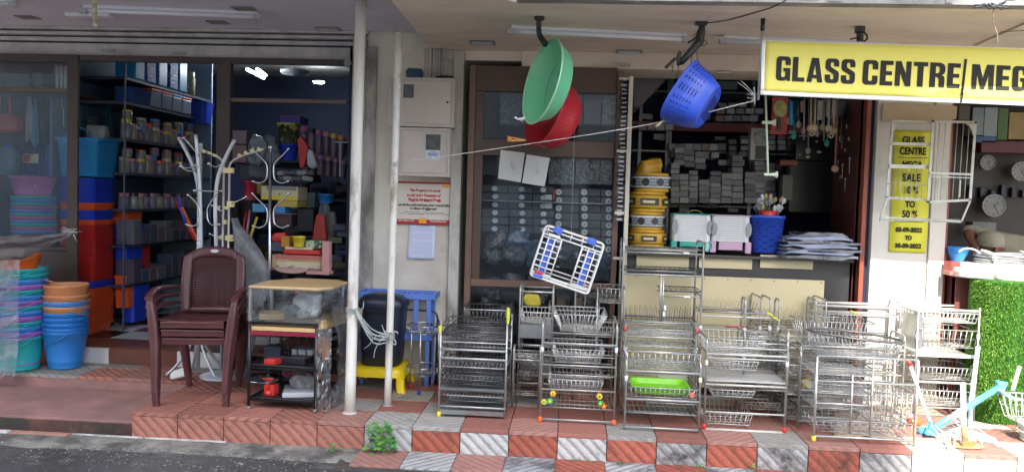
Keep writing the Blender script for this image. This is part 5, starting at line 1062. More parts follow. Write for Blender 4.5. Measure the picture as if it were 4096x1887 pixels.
# boxes behind the glass: upper row and patterned pack row
def gbox(px0, py0, px1, py1, Y, D, mat, lb, group=None, name='carton', cat='box', **k): return pbox(name, lb, cat, px0, py0, px1, py1, Y, D, mat, group=group, **k)
for j, (a_, c_) in enumerate(((2000, 2085), (2088, 2170), (2175, 2235), (2240, 2330), (2335, 2405), (2408, 2470))):
    gbox(a_, 368, c_, 500, 5.25+.02*(j % 2), .14, m_ss if j != 4 else m_bx[1], f'grey patterned carton behind the top pane, {["first","second","third","fourth","fifth","sixth"][j]} from the left', 'cartons behind the top pane')
for j, (a_, c_) in enumerate(((2195, 2298), (2302, 2448))): gbox(a_, 605, c_, 738, 5.2, .2, m_ss, f'grey carton with a fine repeated pattern in the middle pane, {["left","right"][j]} of two', 'patterned cartons in the middle pane')
gbox(1932, 610, 1990, 700, 5.3, .1, m_bx[0], 'dark slate carton at the left edge of the middle pane'); 
b = MB(); b.box(-.56, .27, 5.16, 5.5, 1.165, 1.172); tag(b.build('glass_shelf', M('shelf_greyglass', (.35, .38, .40), .2)), 'thin grey shelf across the display window under the two white sheets', 'shelf')
m_lab = M('label_white', (.62, .65, .66), .45, var=.12, vs=60)
row = 0
for ci, (pa, pb, y0_, n, Yb) in enumerate(((1925, 2035, 740, 8, 5.22), (2037, 2130, 742, 8, 5.21), (2132, 2216, 745, 8, 5.22), (2222, 2316, 755, 10, 5.2), (2320, 2402, 755, 10, 5.2), (2404, 2452, 758, 10, 5.21))):
    for k in range(n):
        if ci < 3 and k >= 6: continue
        y_ = y0_+32*k; jx = rnd.uniform(-2, 2)
        x0, x1, z0, z1 = rx(pa+jx, y_, pb+jx, y_+29, Yb); t = thing('carton', f'slate carton with a pale {"oval" if ci < 3 else "round"} label, {["top","second","third","fourth","fifth","sixth","seventh","eighth","ninth","tenth"][k]} in {["first","second","third","fourth","fifth","last"][ci]} display column', 'box', ((x0+x1)/2, Yb, z0), 0, 'slate cartons with labels behind the glass')
        w_ = x1-x0; h = z1-z0; b = MB(); b.box(-w_/2, w_/2, 0, .22, 0, h); b.build('body', m_bx[(k+ci) % 3], t, bevel=.0015)
        cxs = {0: .0, 1: .05, 2: .0, 3: -.36, 4: -.28, 5: .15}[ci]*w_; rr = h*.42; b = MB()
        b.M = Matrix.Translation((cxs, -.0012, h/2)) @ Matrix.Rotation(PI/2, 4, 'X'); b.lathe([(rr, 0), (rr, .001), (.0001, .0012)], 14, ky=1 if ci >= 3 else .8, sm=False, cap0=True); b.build('label', m_lab, t)
        if ci >= 3: b = MB(); b.M = Matrix.Translation((cxs, -.0026, h/2)) @ Matrix.Rotation(PI/2, 4, 'X'); b.lathe([(rr*.28, 0), (rr*.28, .0006)], 8, cap0=True, cap1=True, sm=False); b.build('print_dot', m_bx[0], t)
for j, (py) in enumerate((778, 812)): gbox(2180, py, 2208, py+22, 5.19, .004, m_lab, f'small square white tag in the display window, {["upper","lower"][j]} of two', name='tag_card', cat='tag')
b = MB(); q = at(2218, 775, Y=5.19); b.box(q.x-.006, q.x+.006, 5.186, 5.192, q.z-.04, q.z+.03); tag(b.build('red_strip', P_['red']), 'small red strip between the display columns', 'strip')
# lower junk behind the glass
m_crin = M('crinkle_film', (.07, .075, .08), .2, .2, var=1.0, vs=45, bump=1.2, bs=25)
for j, (a_, y0_, c_, y1_) in enumerate(((1930, 930, 2040, 1000), (2020, 915, 2130, 990), (1925, 990, 2010, 1060), (2000, 975, 2110, 1065), (2090, 960, 2190, 1065), (2180, 1000, 2280, 1070), (2270, 1010, 2360, 1070), (2350, 1000, 2440, 1075))):
    bag('film_pack', f'crinkled grey film pack at the foot of the display window, {["first","second","third","fourth","fifth","sixth","seventh","eighth"][j]} from the left', 'pack', a_, y0_, c_, y1_, 5.19, (m_crin, M('crinkle_blue', (.05, .09, .16), .2, var=.6, vs=30, bump=1, bs=20))[j % 3 == 1], sd=60+j, crease=.05, top=.6)
for j, (a_, y0_, c_, y1_) in enumerate(((1905, 1110, 2010, 1230), (1990, 1095, 2110, 1220), (2100, 1110, 2200, 1240), (2200, 1150, 2300, 1260), (2300, 1140, 2420, 1250), (1900, 1230, 2100, 1400), (2120, 1250, 2330, 1420), (2330, 1260, 2450, 1420))):
    bag('film_pack', f'dim film wrapped pack behind the lowest pane, {["first","second","third","fourth","fifth","sixth","seventh","eighth"][j]} counted from upper left', 'pack', a_, y0_, c_, y1_, 5.2, (m_crin, m_bx[2])[j % 2], sd=70+j, crease=.04, top=.7)
m_kra = M('kraft', (.36, .24, .13), .7, var=.1)
for j, (a_, y0_, c_, y1_) in enumerate(((2228, 1192, 2262, 1232), (2295, 1190, 2330, 1228), (2260, 1228, 2292, 1255))): gbox(a_, y0_, c_, y1_, 5.16, .03, m_kra, f'small kraft brown pack behind the low pane, {["left","right","lower"][j]} of three')
bag('yellow_pack', 'yellow flower shaped pack behind the low pane', 'pack', 2100, 1178, 2160, 1225, 5.08, P_['yellow'], sd=81, crease=.02, p=2.2)
# two white sheets on the glass
for j, (pts) in enumerate((((2003, 600), (2100, 612), (2083, 730), (1992, 714)), ((2107, 618), (2200, 632), (2178, 746), (2088, 732)))):
    V = [at(x, y, Y=5.098) for x, y in pts]; b = MB(); b.add([tuple(v) for v in V]+[tuple(v+Vector((0, -.0015, 0))) for v in V], [(0, 1, 2, 3), (7, 6, 5, 4), (0, 4, 5, 1), (1, 5, 6, 2), (2, 6, 7, 3), (3, 7, 4, 0)])
    t = thing('paper_sheet', f'tilted white card leaning on the display glass, {["left","right"][j]} of the pair', 'card', (0, 0, 0)); b.build('sheet', M('card_white', (.64, .65, .65), .6, var=.04), t)
    c = sum(V, Vector())/4; b = MB(); 
    for k in range(5): s_ = c+Vector((-.01+.004*k, -.003, .018-.009*k)); b.tube([s_, s_+Vector((.012, 0, .012*(-1)**k)), s_+Vector((.022, 0, -.004))], .0008, 4)
    b.build('scribble', M('pencil', (.25, .26, .28), .7), t)
# the tall narrow cutlery stand
m_cw = M('stand_cream', (.66, .60, .50), .5, var=.05, dirt=.3)
t = thing('cutlery_stand', 'tall narrow cream stand hung with rows of dark blister packs', 'stand', (.35, 5.02, 0)); IM = Matrix.Translation((-.35, -5.02, 0))
q0, q1 = at(2528, 305, Y=5.0), at(2500, 990, Y=5.0); b = MB(); b.M = IM; b.box(q0.x-.016, q0.x+.010, 5.0, 5.025, .02, q0.z); b.build('post', m_cw, t, bevel=.002)
for z in (q0.z-.012, 1.50, 1.12, .84):
    b = MB(); b.M = IM; b.box(q0.x-.075, q0.x-.017, 5.004, 5.02, z-.012, z+.004); b.build('bracket', m_cw, t)
for k in range(32):
    z = 1.94-.0275*k; b = MB(); b.M = IM @ Matrix.Translation((q0.x-.045+rnd.uniform(-.004, .004), 5.01, z)) @ Matrix.Rotation(rnd.uniform(-.5, .1), 4, 'X') @ Matrix.Rotation(rnd.uniform(-.2, .2), 4, 'Y'); b.box(-.025, .025, -.003, .003, -.022, .0); b.m = 1; b.box(-.015, .015, -.0045, -.0031, -.016, -.008); b.build('blister_pack', [P_['black'], P_['silver']], t)

# ================================================================== RIGHT SHOP INTERIOR
m_rail = M('shelf_rail_grey', (.17, .19, .20), .45, .3, var=.1); m_redsh = M('red_shelf', (.16, .018, .02), .5, var=.1)
sh = thing('wall_shelving', 'tall grey slotted shelving with red shelf edges along the back of the right shop', 'shelving', (1.1, 6.4, -.03)); IM = Matrix.Translation((-1.1, -6.4, .03))
def sbox(n, m, *a): b = MB(); b.M = IM; b.box(*a); return b.build(n, m, sh)
for px in (2562, 2672, 2682, 3010): x_ = at(px, 500, Y=6.3).x; sbox('post', m_rail, x_-.012, x_+.012, 6.3, 6.33, 0, 2.2)
def Z_(py, px=2800, Y=6.3): return at(px, py, Y=Y).z
zred = Z_(508, 2700); sbox('red_edge', m_redsh, .38, 2.9, 6.28, 6.30, zred-.03, zred+.035); sbox('shelf', m_redsh, .38, 2.9, 6.301, 6.7, zred-.03, zred-.01)
for z in (Z_(365), Z_(605), Z_(820), Z_(745)-.0): sbox('shelf', m_rail, .42, 2.6, 6.305, 6.7, z-.012, z)
sbox('back_board', m_dark, .3, 2.9, 6.72, 6.74, 0, 2.28)
m_ct = [M(f'small_carton_{i}', c, .5, var=.15, vs=18, dirt=.5, dcol=(.06, .06, .06), ds=25, dlow=.5, dhigh=.55) for i, c in enumerate(((.50, .51, .52), (.38, .40, .42), (.58, .58, .56), (.24, .24, .27), (.46, .28, .22)))]
cart_me = {}
nct = 0
def small_cart(px, py, w_, h, Y, mi, lb, grp):
    k = mi
    if k not in cart_me: b = MB(); b.box(-.5, .5, 0, 1, 0, 1); cart_me[k] = b.mesh('carton', m_ct[k])
    q = at(px, py, Y=Y); o = bpy.data.objects.new('small_carton', cart_me[k]); C.objects.link(o); o.location = q; s = Y/FP*1.0
    o.scale = (w_*s, .12, h*s); o.rotation_euler = (0, rnd.uniform(-.03, .03), rnd.uniform(-.06, .06)); tag(o, lb, 'box', grp)
# the big block of small cartons: columns and rows
for ci, px in enumerate(list(range(2700, 2810, 37))+list(range(2818, 2990, 44))+[3000, 3040, 3080]):
    y_ = 812; top = {0: 655, 1: 700, 2: 690, 3: 720}.get(ci, 700 if ci % 3 else 640)
    if ci > 7: top = 650
    r_ = 0
    while y_ > top:
        h = rnd.choice((20, 24, 26)); 
        small_cart(px+rnd.uniform(-2, 2), y_, (33 if px < 2815 else 40), h-3, 6.1+rnd.uniform(0, .03), rnd.choice((0, 0, 1, 1, 2, 3)), f'small grey carton, {ORD[r_]} from the bottom in {ORD[ci]} column of the block over the counter', 'small cartons in the block over the counter'); y_ -= h; r_ += 1
for ci, px in enumerate((2716, 2758, 2800)):
    for k in range(3): small_cart(px+rnd.uniform(-5, 5), 660-24*k+8*ci, 40, 20, 6.15, rnd.choice((0, 1, 3)), f'loose grey carton above the block, column {["one","two","three"][ci]}, {["lowest","middle","top"][k]}', 'loose cartons above the block')
for ri, (py, xs_, hh) in enumerate(((485, range(2880, 3040, 34), 22), (602, range(2690, 2890, 33), 26), (602, range(2930, 2990, 50), 18), (575, range(2930, 3000, 50), 16), (745, (2700, 2745), 30), (455, range(2885, 3040, 38), 20), (428, range(2890, 2990, 40), 16), (600, range(3085, 3230, 42), 18), (578, range(3085, 3230, 42), 16), (558, range(3085, 3230, 42), 16), (536, range(3085, 3190, 42), 14), (625, range(2930, 3010, 40), 18), (660, range(2890, 2990, 36), 20), (632, range(2700, 2880, 40), 22), (520, range(2570, 2680, 36), 24), (680, range(3040, 3180, 40), 24), (705, range(3040, 3170, 42), 22))):
    for j, px in enumerate(xs_): small_cart(px, py, 30, hh, 6.2+rnd.uniform(0, .04), 4 if (j+ri) % 5 == 0 else rnd.choice((0, 1, 2, 3)), f'small carton on the upper shelves, {ORD[j]} of its {ORD[ri]} row', 'cartons on the upper shelves')
for j in range(26):
    px = 2570+rnd.uniform(0, 420); py = rnd.choice((480, 560, 600, 640, 830, 850)); small_cart(px, py+rnd.uniform(-3, 3), rnd.uniform(24, 50), rnd.uniform(12, 26), 6.35, 3, 'dim carton at the back of the grey shelving', 'dim cartons at the back of the shelving')
pbox('panel_box', 'pale green grey box lying high on the shelving', 'box', 2870, 325, 2950, 358, 6.3, .1, M('box_celadon', (.17, .22, .21), .5))
# ceiling slope inside
b = MB(); q = [at(2535, 300, Y=5.6), at(2680, 300, Y=5.6), at(2560, 425, Y=5.6), at(2535, 430, Y=5.6)]; b.add([tuple(v) for v in q]+[tuple(v+Vector((0, .4, 0))) for v in q], [(0, 1, 2, 3), (7, 6, 5, 4), (0, 4, 5, 1), (1, 5, 6, 2), (2, 6, 7, 3), (3, 7, 4, 0)])
tag(b.build('stair_underside', M('soffit_dim', (.16, .14, .15), .8)), 'dim grey sloping slab at the top left of the right shop', 'slab')
# yellow hose / tape rolls
m_yel = M('hose_yellow', (.62, .36, .04), .4, var=.12, vs=12); m_band = M('band_white', (.62, .62, .60), .4); m_bd = M('band_dark', (.04, .035, .03), .5)
def coil(px0, px1, py0, py1, Y, lb, bandm, alt):
    x0, x1, z0, z1 = rx(px0, py0, px1, py1, Y); r = (x1-x0)/2; h = z1-z0; t = thing('hose_coil', lb, 'hose', ((x0+x1)/2, Y+r, z0), 0, 'yellow hose coils stacked on the counter')
    n = 5; rr = h/n/2
    for k in range(n):
        for q_, m in (((k == 0 or k == n-1), m_yel),):
            pass
        b = MB(); rad = r-rr-(0 if 0 < k < n-1 else .006)
        b.tube(arc((.003*math.sin(k*3), .002, rr+2*rr*k), rad, 0, 2*PI, 30, 0, 1)[:-1], rr*.98, 8, closed=True); b.build('turn', m_yel, t)
    b = MB(); z_a, z_b = h*.22, h*.80; n_ = 40
    b.lathe([(r+.001, z_a), (r+.003, z_a+.002), (r+.003, z_b-.002), (r+.001, z_b)], n_); b.build('label_band', bandm, t)
    for j in range(-3, 4):
        a = -PI/2+.38*j; x_, y_ = (r+.0045)*math.cos(a), (r+.0045)*math.sin(a); b = MB(); b.M = Matrix.Translation((x_, y_, (z_a+z_b)/2)) @ Matrix.Rotation(a+PI/2, 4, 'Z') @ Matrix.Rotation(PI/2, 4, 'X'); hh = (z_b-z_a)*.36
        if alt and j % 2: b.lathe([(hh, 0), (hh, .001)], 14, cap0=True, cap1=True, sm=False); b.build('label_disc', m_bd, t)
        elif alt:
            for ii in range(4):
                for jj in range(3): b.box(-hh+ii*hh*.52, -hh+ii*hh*.52+hh*.38, -hh+jj*hh*.7, -hh+jj*hh*.7+hh*.5, -.0005, .0008)
            b.build('label_print', M('print_slate', (.14, .2, .27), .5), t, kind='stuff')
        elif j % 3 == 0: b.box(-hh*2.1, hh*2.1, -hh*.8, hh*.8, -.0005, .0008); b.m = 1; b.box(-hh*1.5, hh*1.2, -hh*.3, hh*.3, .001, .0016); b.build('label_print', [m_bd, P_['cream']], t)
zc = 0
coil(2520, 2672, 920, 990, 5.12, 'yellow hose coil with dark printed band at the bottom of the coil stack', m_yel, False)
coil(2520, 2665, 848, 922, 5.12, 'yellow hose coil with white band and dark discs, second from the bottom', m_band, True)
coil(2522, 2675, 765, 850, 5.12, 'yellow hose coil with black and red printed band, second from the top', m_yel, False)
coil(2535, 2690, 690, 768, 5.12, 'yellow hose coil with white band and dark discs, topmost of the stack', m_band, True)
bag('folded_hose', 'loose folds of dull yellow hose heaped on the topmost coil', 'hose', 2535, 638, 2672, 700, 5.2, m_yel, sd=90, crease=.04, p=3, top=.55)
# counter
m_ctop = M('counter_top_black', (.03, .03, .032), .3); m_beige = M('beige_laminate', (.56, .49, .30), .45, var=.04, vs=2, dirt=.3, dcol=(.38, .33, .22), ds=2.5, dlow=.5); m_cdark = M('counter_dark', (.04, .04, .042), .5)
ct = thing('counter', 'low shop counter with black top and beige drawer fronts', 'counter', (1.1, 5.2, -.03)); IM = Matrix.Translation((-1.1, -5.2, .03))
def cbox(n, m, *a): b = MB(); b.M = IM; b.box(*a); return b.build(n, m, ct, bevel=.002)
zt = at(2900, 1020, Y=5.1).z; cbox('top', m_ctop, .325, 1.76, 5.06, 5.62, zt-.018, zt); cbox('body', m_cdark, .33, 1.75, 5.11, 5.60, 0, zt-.0185)
for (a_, c_) in ((2545, 2755), (2795, 3008), (3040, 3252)):
    x0, x1, z0, z1 = rx(a_, 1022, c_, 1074, 5.1); cbox('drawer_front', m_beige, x0, x1, 5.094, 5.1095, z0, z1)
x_ = at(3060, 900, Y=5.1).x
bd = thing('board', 'large plain beige board standing behind the wire racks under the counter', 'board', (.98, 5.02, 0)); b = MB(); b.box(.365-.98, 1.572-.98, 0, .018, .05, .742); b.build('panel', m_beige, bd, bevel=.002)
for j in range(9): b = MB(); b.M = Matrix.Translation((-.55+.14*j, -.001, .728)) @ Matrix.Rotation(PI/2, 4, 'X'); b.lathe([(.004, 0), (.004, .001)], 8, cap0=True, cap1=True); b.build('screw', m_cdark, bd)
# lattice crates on the counter
def lattice_crate(lb, px0, px1, py0, py1, body, base_m, frac):
    x0, x1, z0, z1 = rx(px0, py0, px1, py1, 5.12); w_ = x1-x0; h = z1-z0; t = thing('storage_rack', lb, 'rack', ((x0+x1)/2, 5.12, z0))
    b = MB(); b.loft([ring(0, .12, z, w_/2, .12, 24, 7) for z in (h*frac, h*.97)], False, True, True); b.build('body', body, t)
    b = MB(); nx = int(w_/.013); nz_ = int(h*(1-frac)/.012)
    for j in range(nz_):
        z = h*frac+.012+j*.0118; pts = [(-w_/2+.03+(w_-.06)*i/24, -.0012, z+.003*(-1)**i) for i in range(25)]; b.tube(pts, .0016, 4)
    b.build('zigzag_slots', M('slot_grey', (.32, .36, .38), .5), t, kind='stuff')
    b = MB(); b.box(-w_/2-.004, w_/2+.004, -.004, .245, h*.9701, h); b.build('rim', base_m, t, bevel=.004)
    for s in (-1, 1): b = MB(); b.loft([[Vector((s*(w_/2-.012)+.018*c_*1.0, y_, h*.62+.045*d_)) for c_, d_ in [(math.cos(2*PI*i/16), math.sin(2*PI*i/16)) for i in range(16)]] for y_ in (-.003, -.0006)], False); b.build('hand_hole', P_['grey'], t)
    for s in (-1, 1): b = MB(); b.box(s*w_/2*.86-.025 if s < 0 else s*w_/2*.86-.012, s*w_/2*.86+.012 if s < 0 else s*w_/2*.86+.025, .0, .24, 0, h*frac-.0005); b.build('foot', base_m, t, bevel=.004)
    b = MB(); b.box(-w_/2*.62, w_/2*.62, .004, .24, h*frac*.25, h*frac-.0006); b.build('base_panel', base_m, t, bevel=.003); return t
lattice_crate('white lattice storage rack with teal green rim and base on the counter', 2692, 2846, 855, 994, P_['white'], M('plastic_teal_green', (.02, .36, .28), .35), .20)
lattice_crate('white lattice storage rack with mauve base on the counter', 2848, 3002, 860, 1012, P_['white'], M('plastic_mauve_pale', (.52, .34, .48), .4), .30)
q = at(2780, 850, Y=5.24); b = MB(); b.tube(smooth([q+Vector((-.05, 0, -.005)), q+Vector((-.02, 0, .012)), q+Vector((.02, 0, .012)), q+Vector((.05, 0, -.005))]), .004, 6); tag(b.build('handle_loop', P_['olive']), 'thin olive handle loop over the teal green rack', 'handle')
# blue basket with utensils
x0, x1, z0, z1 = rx(3002, 862, 3148, 1012, 5.12); h = z1-z0; t = thing('basket', 'royal blue slotted basket full of utensils on the counter', 'basket', ((x0+x1)/2, 5.21, z0)); r = (x1-x0)/2; m_bb = M('basket_royal', (.03, .09, .55), .35)
b = MB(); b.loft([ring(0, 0, z, a, a*.95, 26, 3.2) for z, a in ((0, r*.74), (.004, r*.78), (h*.93, r*.96), (h*.931, r*1.02), (h, r*1.02), (h, r*.92), (.01, r*.72))], True, True, True); b.build('body', m_bb, t)
b = MB()
for j in range(9):
    z = h*.1+j*h*.087; rz_ = r*(.78+.18*z/h/.93)
    for k in range(26):
        if (k+j) % 2: continue
        a = 2*PI*k/26; rg = ring(0, 0, z, rz_+.0012, (rz_+.0012)*.95, 26, 3.2); q1, q2 = rg[k], rg[(k+1) % 26]; b.tube([q1.lerp(q2, .1), q1.lerp(q2, .9)], .0035, 4)
b.build('slots', M('slot_navy', (.01, .02, .16), .5), t, kind='stuff')
cx, cy = (x0+x1)/2, 5.21
b = MB(); b.lathe([(.035, 0), (.058, .05), (.06, .05), (.037, -.002)], 16, cap0=True); tag(b.build('colander', P_['red'], loc=(cx+.005, cy-.03, z1-.02)), 'small red tub stuck in the top of the blue utensil basket', 'tub')
m_clu = film('clear_utensil', (.6, .65, .66), opac=.35, rough=.1)
for j in range(22):
    a = rnd.uniform(0, 2*PI); sx_ = rnd.uniform(-1, 1); top = Vector((cx+sx_*.10, cy+rnd.uniform(-.06, .06), z1+rnd.uniform(.04, .125)-.03*abs(sx_))); bot = Vector((cx+sx_*.045, cy+rnd.uniform(-.03, .03), z1-.07))
    mat, w_ = [(m_clu, 'clear'), (P_['silver'], 'silver'), (M('ladle_dusty', (.45, .25, .22), .4), 'dusty pink'), (P_['olive'], 'olive')][(0, 1, 2, 1, 0, 3, 1)[j % 7]]
    b = MB(); b.tube([bot, top], .0028, 5); b.M = Matrix.Translation(top) @ Matrix.Rotation(sx_*.5, 4, 'Y'); b.loft([ring(0, 0, z, a_, .004, 10, 2) for z, a_ in ((-.01, .004), (.005, .013), (.02, .014), (.03, .006))]); tag(b.build('ladle', mat), f'{w_} ladle or spoon standing in the blue utensil basket', 'utensil', 'utensils in the blue basket')
# stack of film wrapped sheets
m_fs = film('film_stack', (.55, .58, .66), opac=.62, rough=.15, bump=1.2, bs=14, wave=.5); m_fb = M('blueish_pack', (.25, .29, .42), .3, var=.3, vs=14)
for j in range(7):
    z = zt+.004+.0225*j; x0 = at(3125+(0, 6, 2, 10, 4, 22, 60)[j], 1000, Y=5.0).x; x1 = at((3450, 3428, 3462, 3440, 3455, 3420, 3400)[j], 1000, Y=5.0).x
    b = MB(); f = lambda s: [Vector((q.x+.02*noise.noise((q.x*9, q.y*9, j)), q.y, s*.021*(1 if abs(q.x-(x0+x1)/2) < .12 else .6)+.016*noise.noise((q.x*9, q.y*13, j+3)))) for q in ring((x0+x1)/2, 5.13, 0, (x1-x0)/2, .16, 28, 5)]
    b.loft([f(0), f(.5), f(1)]); tag(b.build('wrapped_pack', m_fs if j % 2 == 0 else m_fb, loc=(0, 0, z)), f'flat film wrapped pack, {ORD[j]} from the bottom of the pile on the counter', 'pack', 'film wrapped packs piled on the counter')
# hanging toys and tools under the banner
def hang(name, lb, cat, px, py, Y=5.35): t = thing(name, lb, cat, at(px, py, Y=Y)); return t
m_pkred = M('card_red', (.35, .03, .04), .5); m_olv = M('racket_face', (.35, .33, .12), .5, var=.3, vs=30)
t = hang('toy_pack', 'red hanging card with a pale round racket toy under the banner', 'toy', 3118, 470); b = MB(); b.box(-.05, .05, 0, .006, -.11, .13); b.build('card', m_pkred, t)
b = MB(); b.M = Matrix.Translation((0, -.002, .055)) @ Matrix.Rotation(PI/2, 4, 'X'); b.lathe([(.042, 0), (.046, .006), (.04, .008), (.0001, .006)], 20, ky=1.25, cap0=True); b.build('racket_head', m_olv, t); b = MB(); b.box(-.012, .012, -.010, -.001, -.09, .0); b.build('racket_grip', P_['black'], t)
t = hang('clock_box', 'white carton with a round clock picture on the shelf under the banner', 'box', 3035, 572, 5.6); b = MB(); b.box(-.055, .055, 0, .07, -.115, .1); b.build('body', M('carton_white', (.40, .40, .38), .5), t, bevel=.002)
b = MB(); b.M = Matrix.Translation((.008, -.001, .035)) @ Matrix.Rotation(PI/2, 4, 'X'); b.lathe([(.045, 0), (.046, .003), (.04, .004), (.0001, .003)], 20, cap0=True); b.build('clock_print', M('clock_print', (.26, .28, .25), .4, var=.5, vs=40), t); b = MB(); b.box(-.02, .05, -.004, -.001, -.11, -.02); b.build('dark_print', M('print_dark', (.05, .04, .04), .5), t)
for j, (px, y0_, y1_, c, r, lb) in enumerate(((3165, 405, 500, 'cyan', .012, 'blue and white striped rod strip hanging under the banner'), (3190, 400, 480, 'navy', .02, 'navy slipper shape hanging under the banner'), (3205, 405, 450, 'rosy', .012, 'rose beaded toy hanging under the banner'))):
    b = MB(); b.tube([at(px, y0_, Y=5.35), at(px, y1_, Y=5.35)], r, 8); tag(b.build('hanging_toy', P_[c]), lb, 'toy')
m_rp = M('rolling_pin_wood', (.52, .42, .28), .5, var=.15, vs=20); m_rod = M('rod_grey', (.32, .31, .29), .4)
for j, (px, y1_, big, lb) in enumerate(((3218, 560, 0, 'thin grey rod hanging under the banner, left'), (3298, 565, 0, 'thin grey rod hanging under the banner, right'), (3245, 515, 1, 'pale wooden whisk stick with a disc end, left'), (3262, 512, 1, 'pale wooden whisk stick with a disc end, second'), (3318, 515, 1, 'pale wooden whisk stick with a disc end, third'), (3338, 525, 1, 'pale wooden whisk stick with a disc end, fourth'), (3352, 675, 2, 'long dusty pink churner hanging with a disc at its foot'))):
    t = thing('churner', lb, 'utensil', at(px, 395, Y=5.3)); q = at(px-(12 if big == 2 else 3), y1_, Y=5.3)-t.location; b = MB(); b.tube([(0, 0, 0), q], .006 if big else .004, 7); b.build('stick', m_rp if big == 1 else (m_rod if big == 0 else M('dusty_stick', (.32, .17, .13), .5)), t)
    if big: b = MB(); b.M = Matrix.Translation(q) @ Matrix.Rotation(PI/2, 4, 'X'); b.lathe([(.008, -.006), (.022, -.006), (.024, 0), (.022, .008), (.008, .009)], 14, cap0=True, cap1=True); b.build('disc', m_rp if big == 1 else M('dusty_disc', (.45, .28, .23), .5), t)
for j, (x, y) in enumerate(((3262, 535), (3338, 543))):
    b = MB(); q = at(x-14, y, Y=5.28); b.tube(arc(tuple(q), .012, 0, 2*PI, 16)[:-1], .006, 6, closed=True); tag(b.build('ring_disc', m_rp), f'small pale ring hanging beneath the whisk sticks, {["left","right"][j]}', 'ring')
for j in range(14):
    px = 3140+19*j; y1_ = (500, 470, 530, 485, 510, 590, 480, 520, 495, 560, 505, 475, 540, 600)[j]; k = ('silver', 'cream', 'teal', 'silver', 'rosy', 'grey', 'olive')[j % 7]; cl = dict(silver='silver', cream='cream', teal='teal', rosy='rose', grey='grey', olive='olive')[k]
    t = thing('hanging_utensil', f'{cl} ladle hanging in the back row under the banner, {ORD[j]} from the left', 'utensil', at(px, 400, Y=5.5), 0, 'ladles in the back row'); q = at(px-2, y1_, Y=5.5)-t.location
    b = MB(); b.tube([(0, 0, 0), q], .0042, 6); b.build('handle', P_[k], t); b = MB(); b.loft([ring(q.x, q.y, q.z+z, a, a*.4, 12) for z, a in ((.004, .004), (-.012, .017), (-.03, .019), (-.045, .008))]); b.build('bowl', P_[k], t)
b = MB(); q = at(3385, 460, Y=5.35)
for k in range(16): a = 2*PI*k/16; b.tube([q+Vector((.01*math.cos(a), 0, .01*math.sin(a))), q+Vector((.042*math.cos(a), .004*(-1)**k, .055*math.sin(a)))], .003, 4)
tag(b.build('peg_ring', P_['black']), 'black spoked peg hanger under the banner', 'hanger')
for j in range(4): pbox('packet', f'pale packet hanging under the banner, {["first","second","third","fourth"][j]} from the left', 'packet', 3270+(j % 2)*14-20*(j > 1)+j*28, 402, 3290+(j % 2)*10+j*28, 480-6*j, 5.45, .01, m_lab if j % 2 == 0 else P_['grey'])
m_blkp = M('hob_black', (.018, .016, .016), .18)
for j, (a_, y0_, c_, y1_, lb) in enumerate(((3185, 548, 3345, 640, 'black glossy carton with white oval badges on the shelf edge'), (3160, 645, 3380, 850, 'large black appliance carton deep in the right shop'))):
    x0, x1, z0, z1 = rx(a_, y0_, c_, y1_, 5.75+.1*j); t = thing('carton', lb, 'box', ((x0+x1)/2, 5.75+.1*j, z0)); b = MB(); b.box(-(x1-x0)/2, (x1-x0)/2, 0, .25, 0, z1-z0); b.build('body', m_blkp, t)
    if j == 0:
        for (u, v, s) in ((.0, .80, .011), (.02, .35, .017), (-.055, .12, .015), (-.11, .22, .008)):
            b = MB(); b.M = Matrix.Translation((u, -.002, v*(z1-z0))) @ Matrix.Rotation(PI/2, 4, 'X'); b.lathe([(s, 0), (s, .001)], 14, ky=.5, cap0=True, cap1=True, sm=False); b.build('badge', m_lab, t)
pbox('red_tray', 'red brown tray on the shelf left of the black carton', 'tray', 3120, 640, 3190, 662, 5.8, .1, M('tray_brick', (.30, .08, .05), .5)); pbox('carton', 'olive grey carton low behind the utensil basket', 'box', 3130, 700, 3170, 800, 5.8, .1, M('carton_khaki', (.14, .15, .12), .5))
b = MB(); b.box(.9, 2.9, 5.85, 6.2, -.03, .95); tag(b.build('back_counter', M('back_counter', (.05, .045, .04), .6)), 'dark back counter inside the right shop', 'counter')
pbox('red_card', 'red brown card strip hanging left of the dark red panel', 'card', 3345, 500, 3400, 620, 5.6, .02, M('card_brick', (.30, .09, .06), .5))
# dark red display board with hanging tools
db = thing('tool_board', 'dark red wall panel hung with small tools at the right end of the right shop', 'panel', (1.70, 5.35, 0)); q0 = at(3395, 420, Y=5.45); q1 = at(3490, 420, Y=5.12); IM = Matrix.Translation((-1.70, -5.35, 0))
m_drp = M('dark_red_panel', (.10, .022, .018), .4, var=.15)
b = MB(); b.M = IM; V = [(1.815, 5.72), (1.766, 5.12), (1.774, 5.12), (1.824, 5.72)]; b.prism(V, .0, 2.0, 'z'); b.build('panel', m_drp, db)
for j, (px, py, h) in enumerate(((3412, 430, .05), (3425, 520, .06), (3450, 505, .02), (3432, 565, .05), (3448, 600, .02), (3440, 660, .09), (3455, 720, .08), (3432, 705, .02), (3418, 640, .02), (3470, 640, .10), (3404, 590, .04), (3462, 560, .02))):
    f = (px-3395)/95; q = Vector((1.815-.049*f-.010, 5.70-.56*f, at(px, py, Y=5.4).z)); b = MB(); b.M = IM; b.tube([q, q+Vector((.0, -.004, -h))], .0035, 5); b.ball(q, .008, 6); b.build('hook_tool', [P_['silver'], m_rp, P_['cream']][j % 3], db)
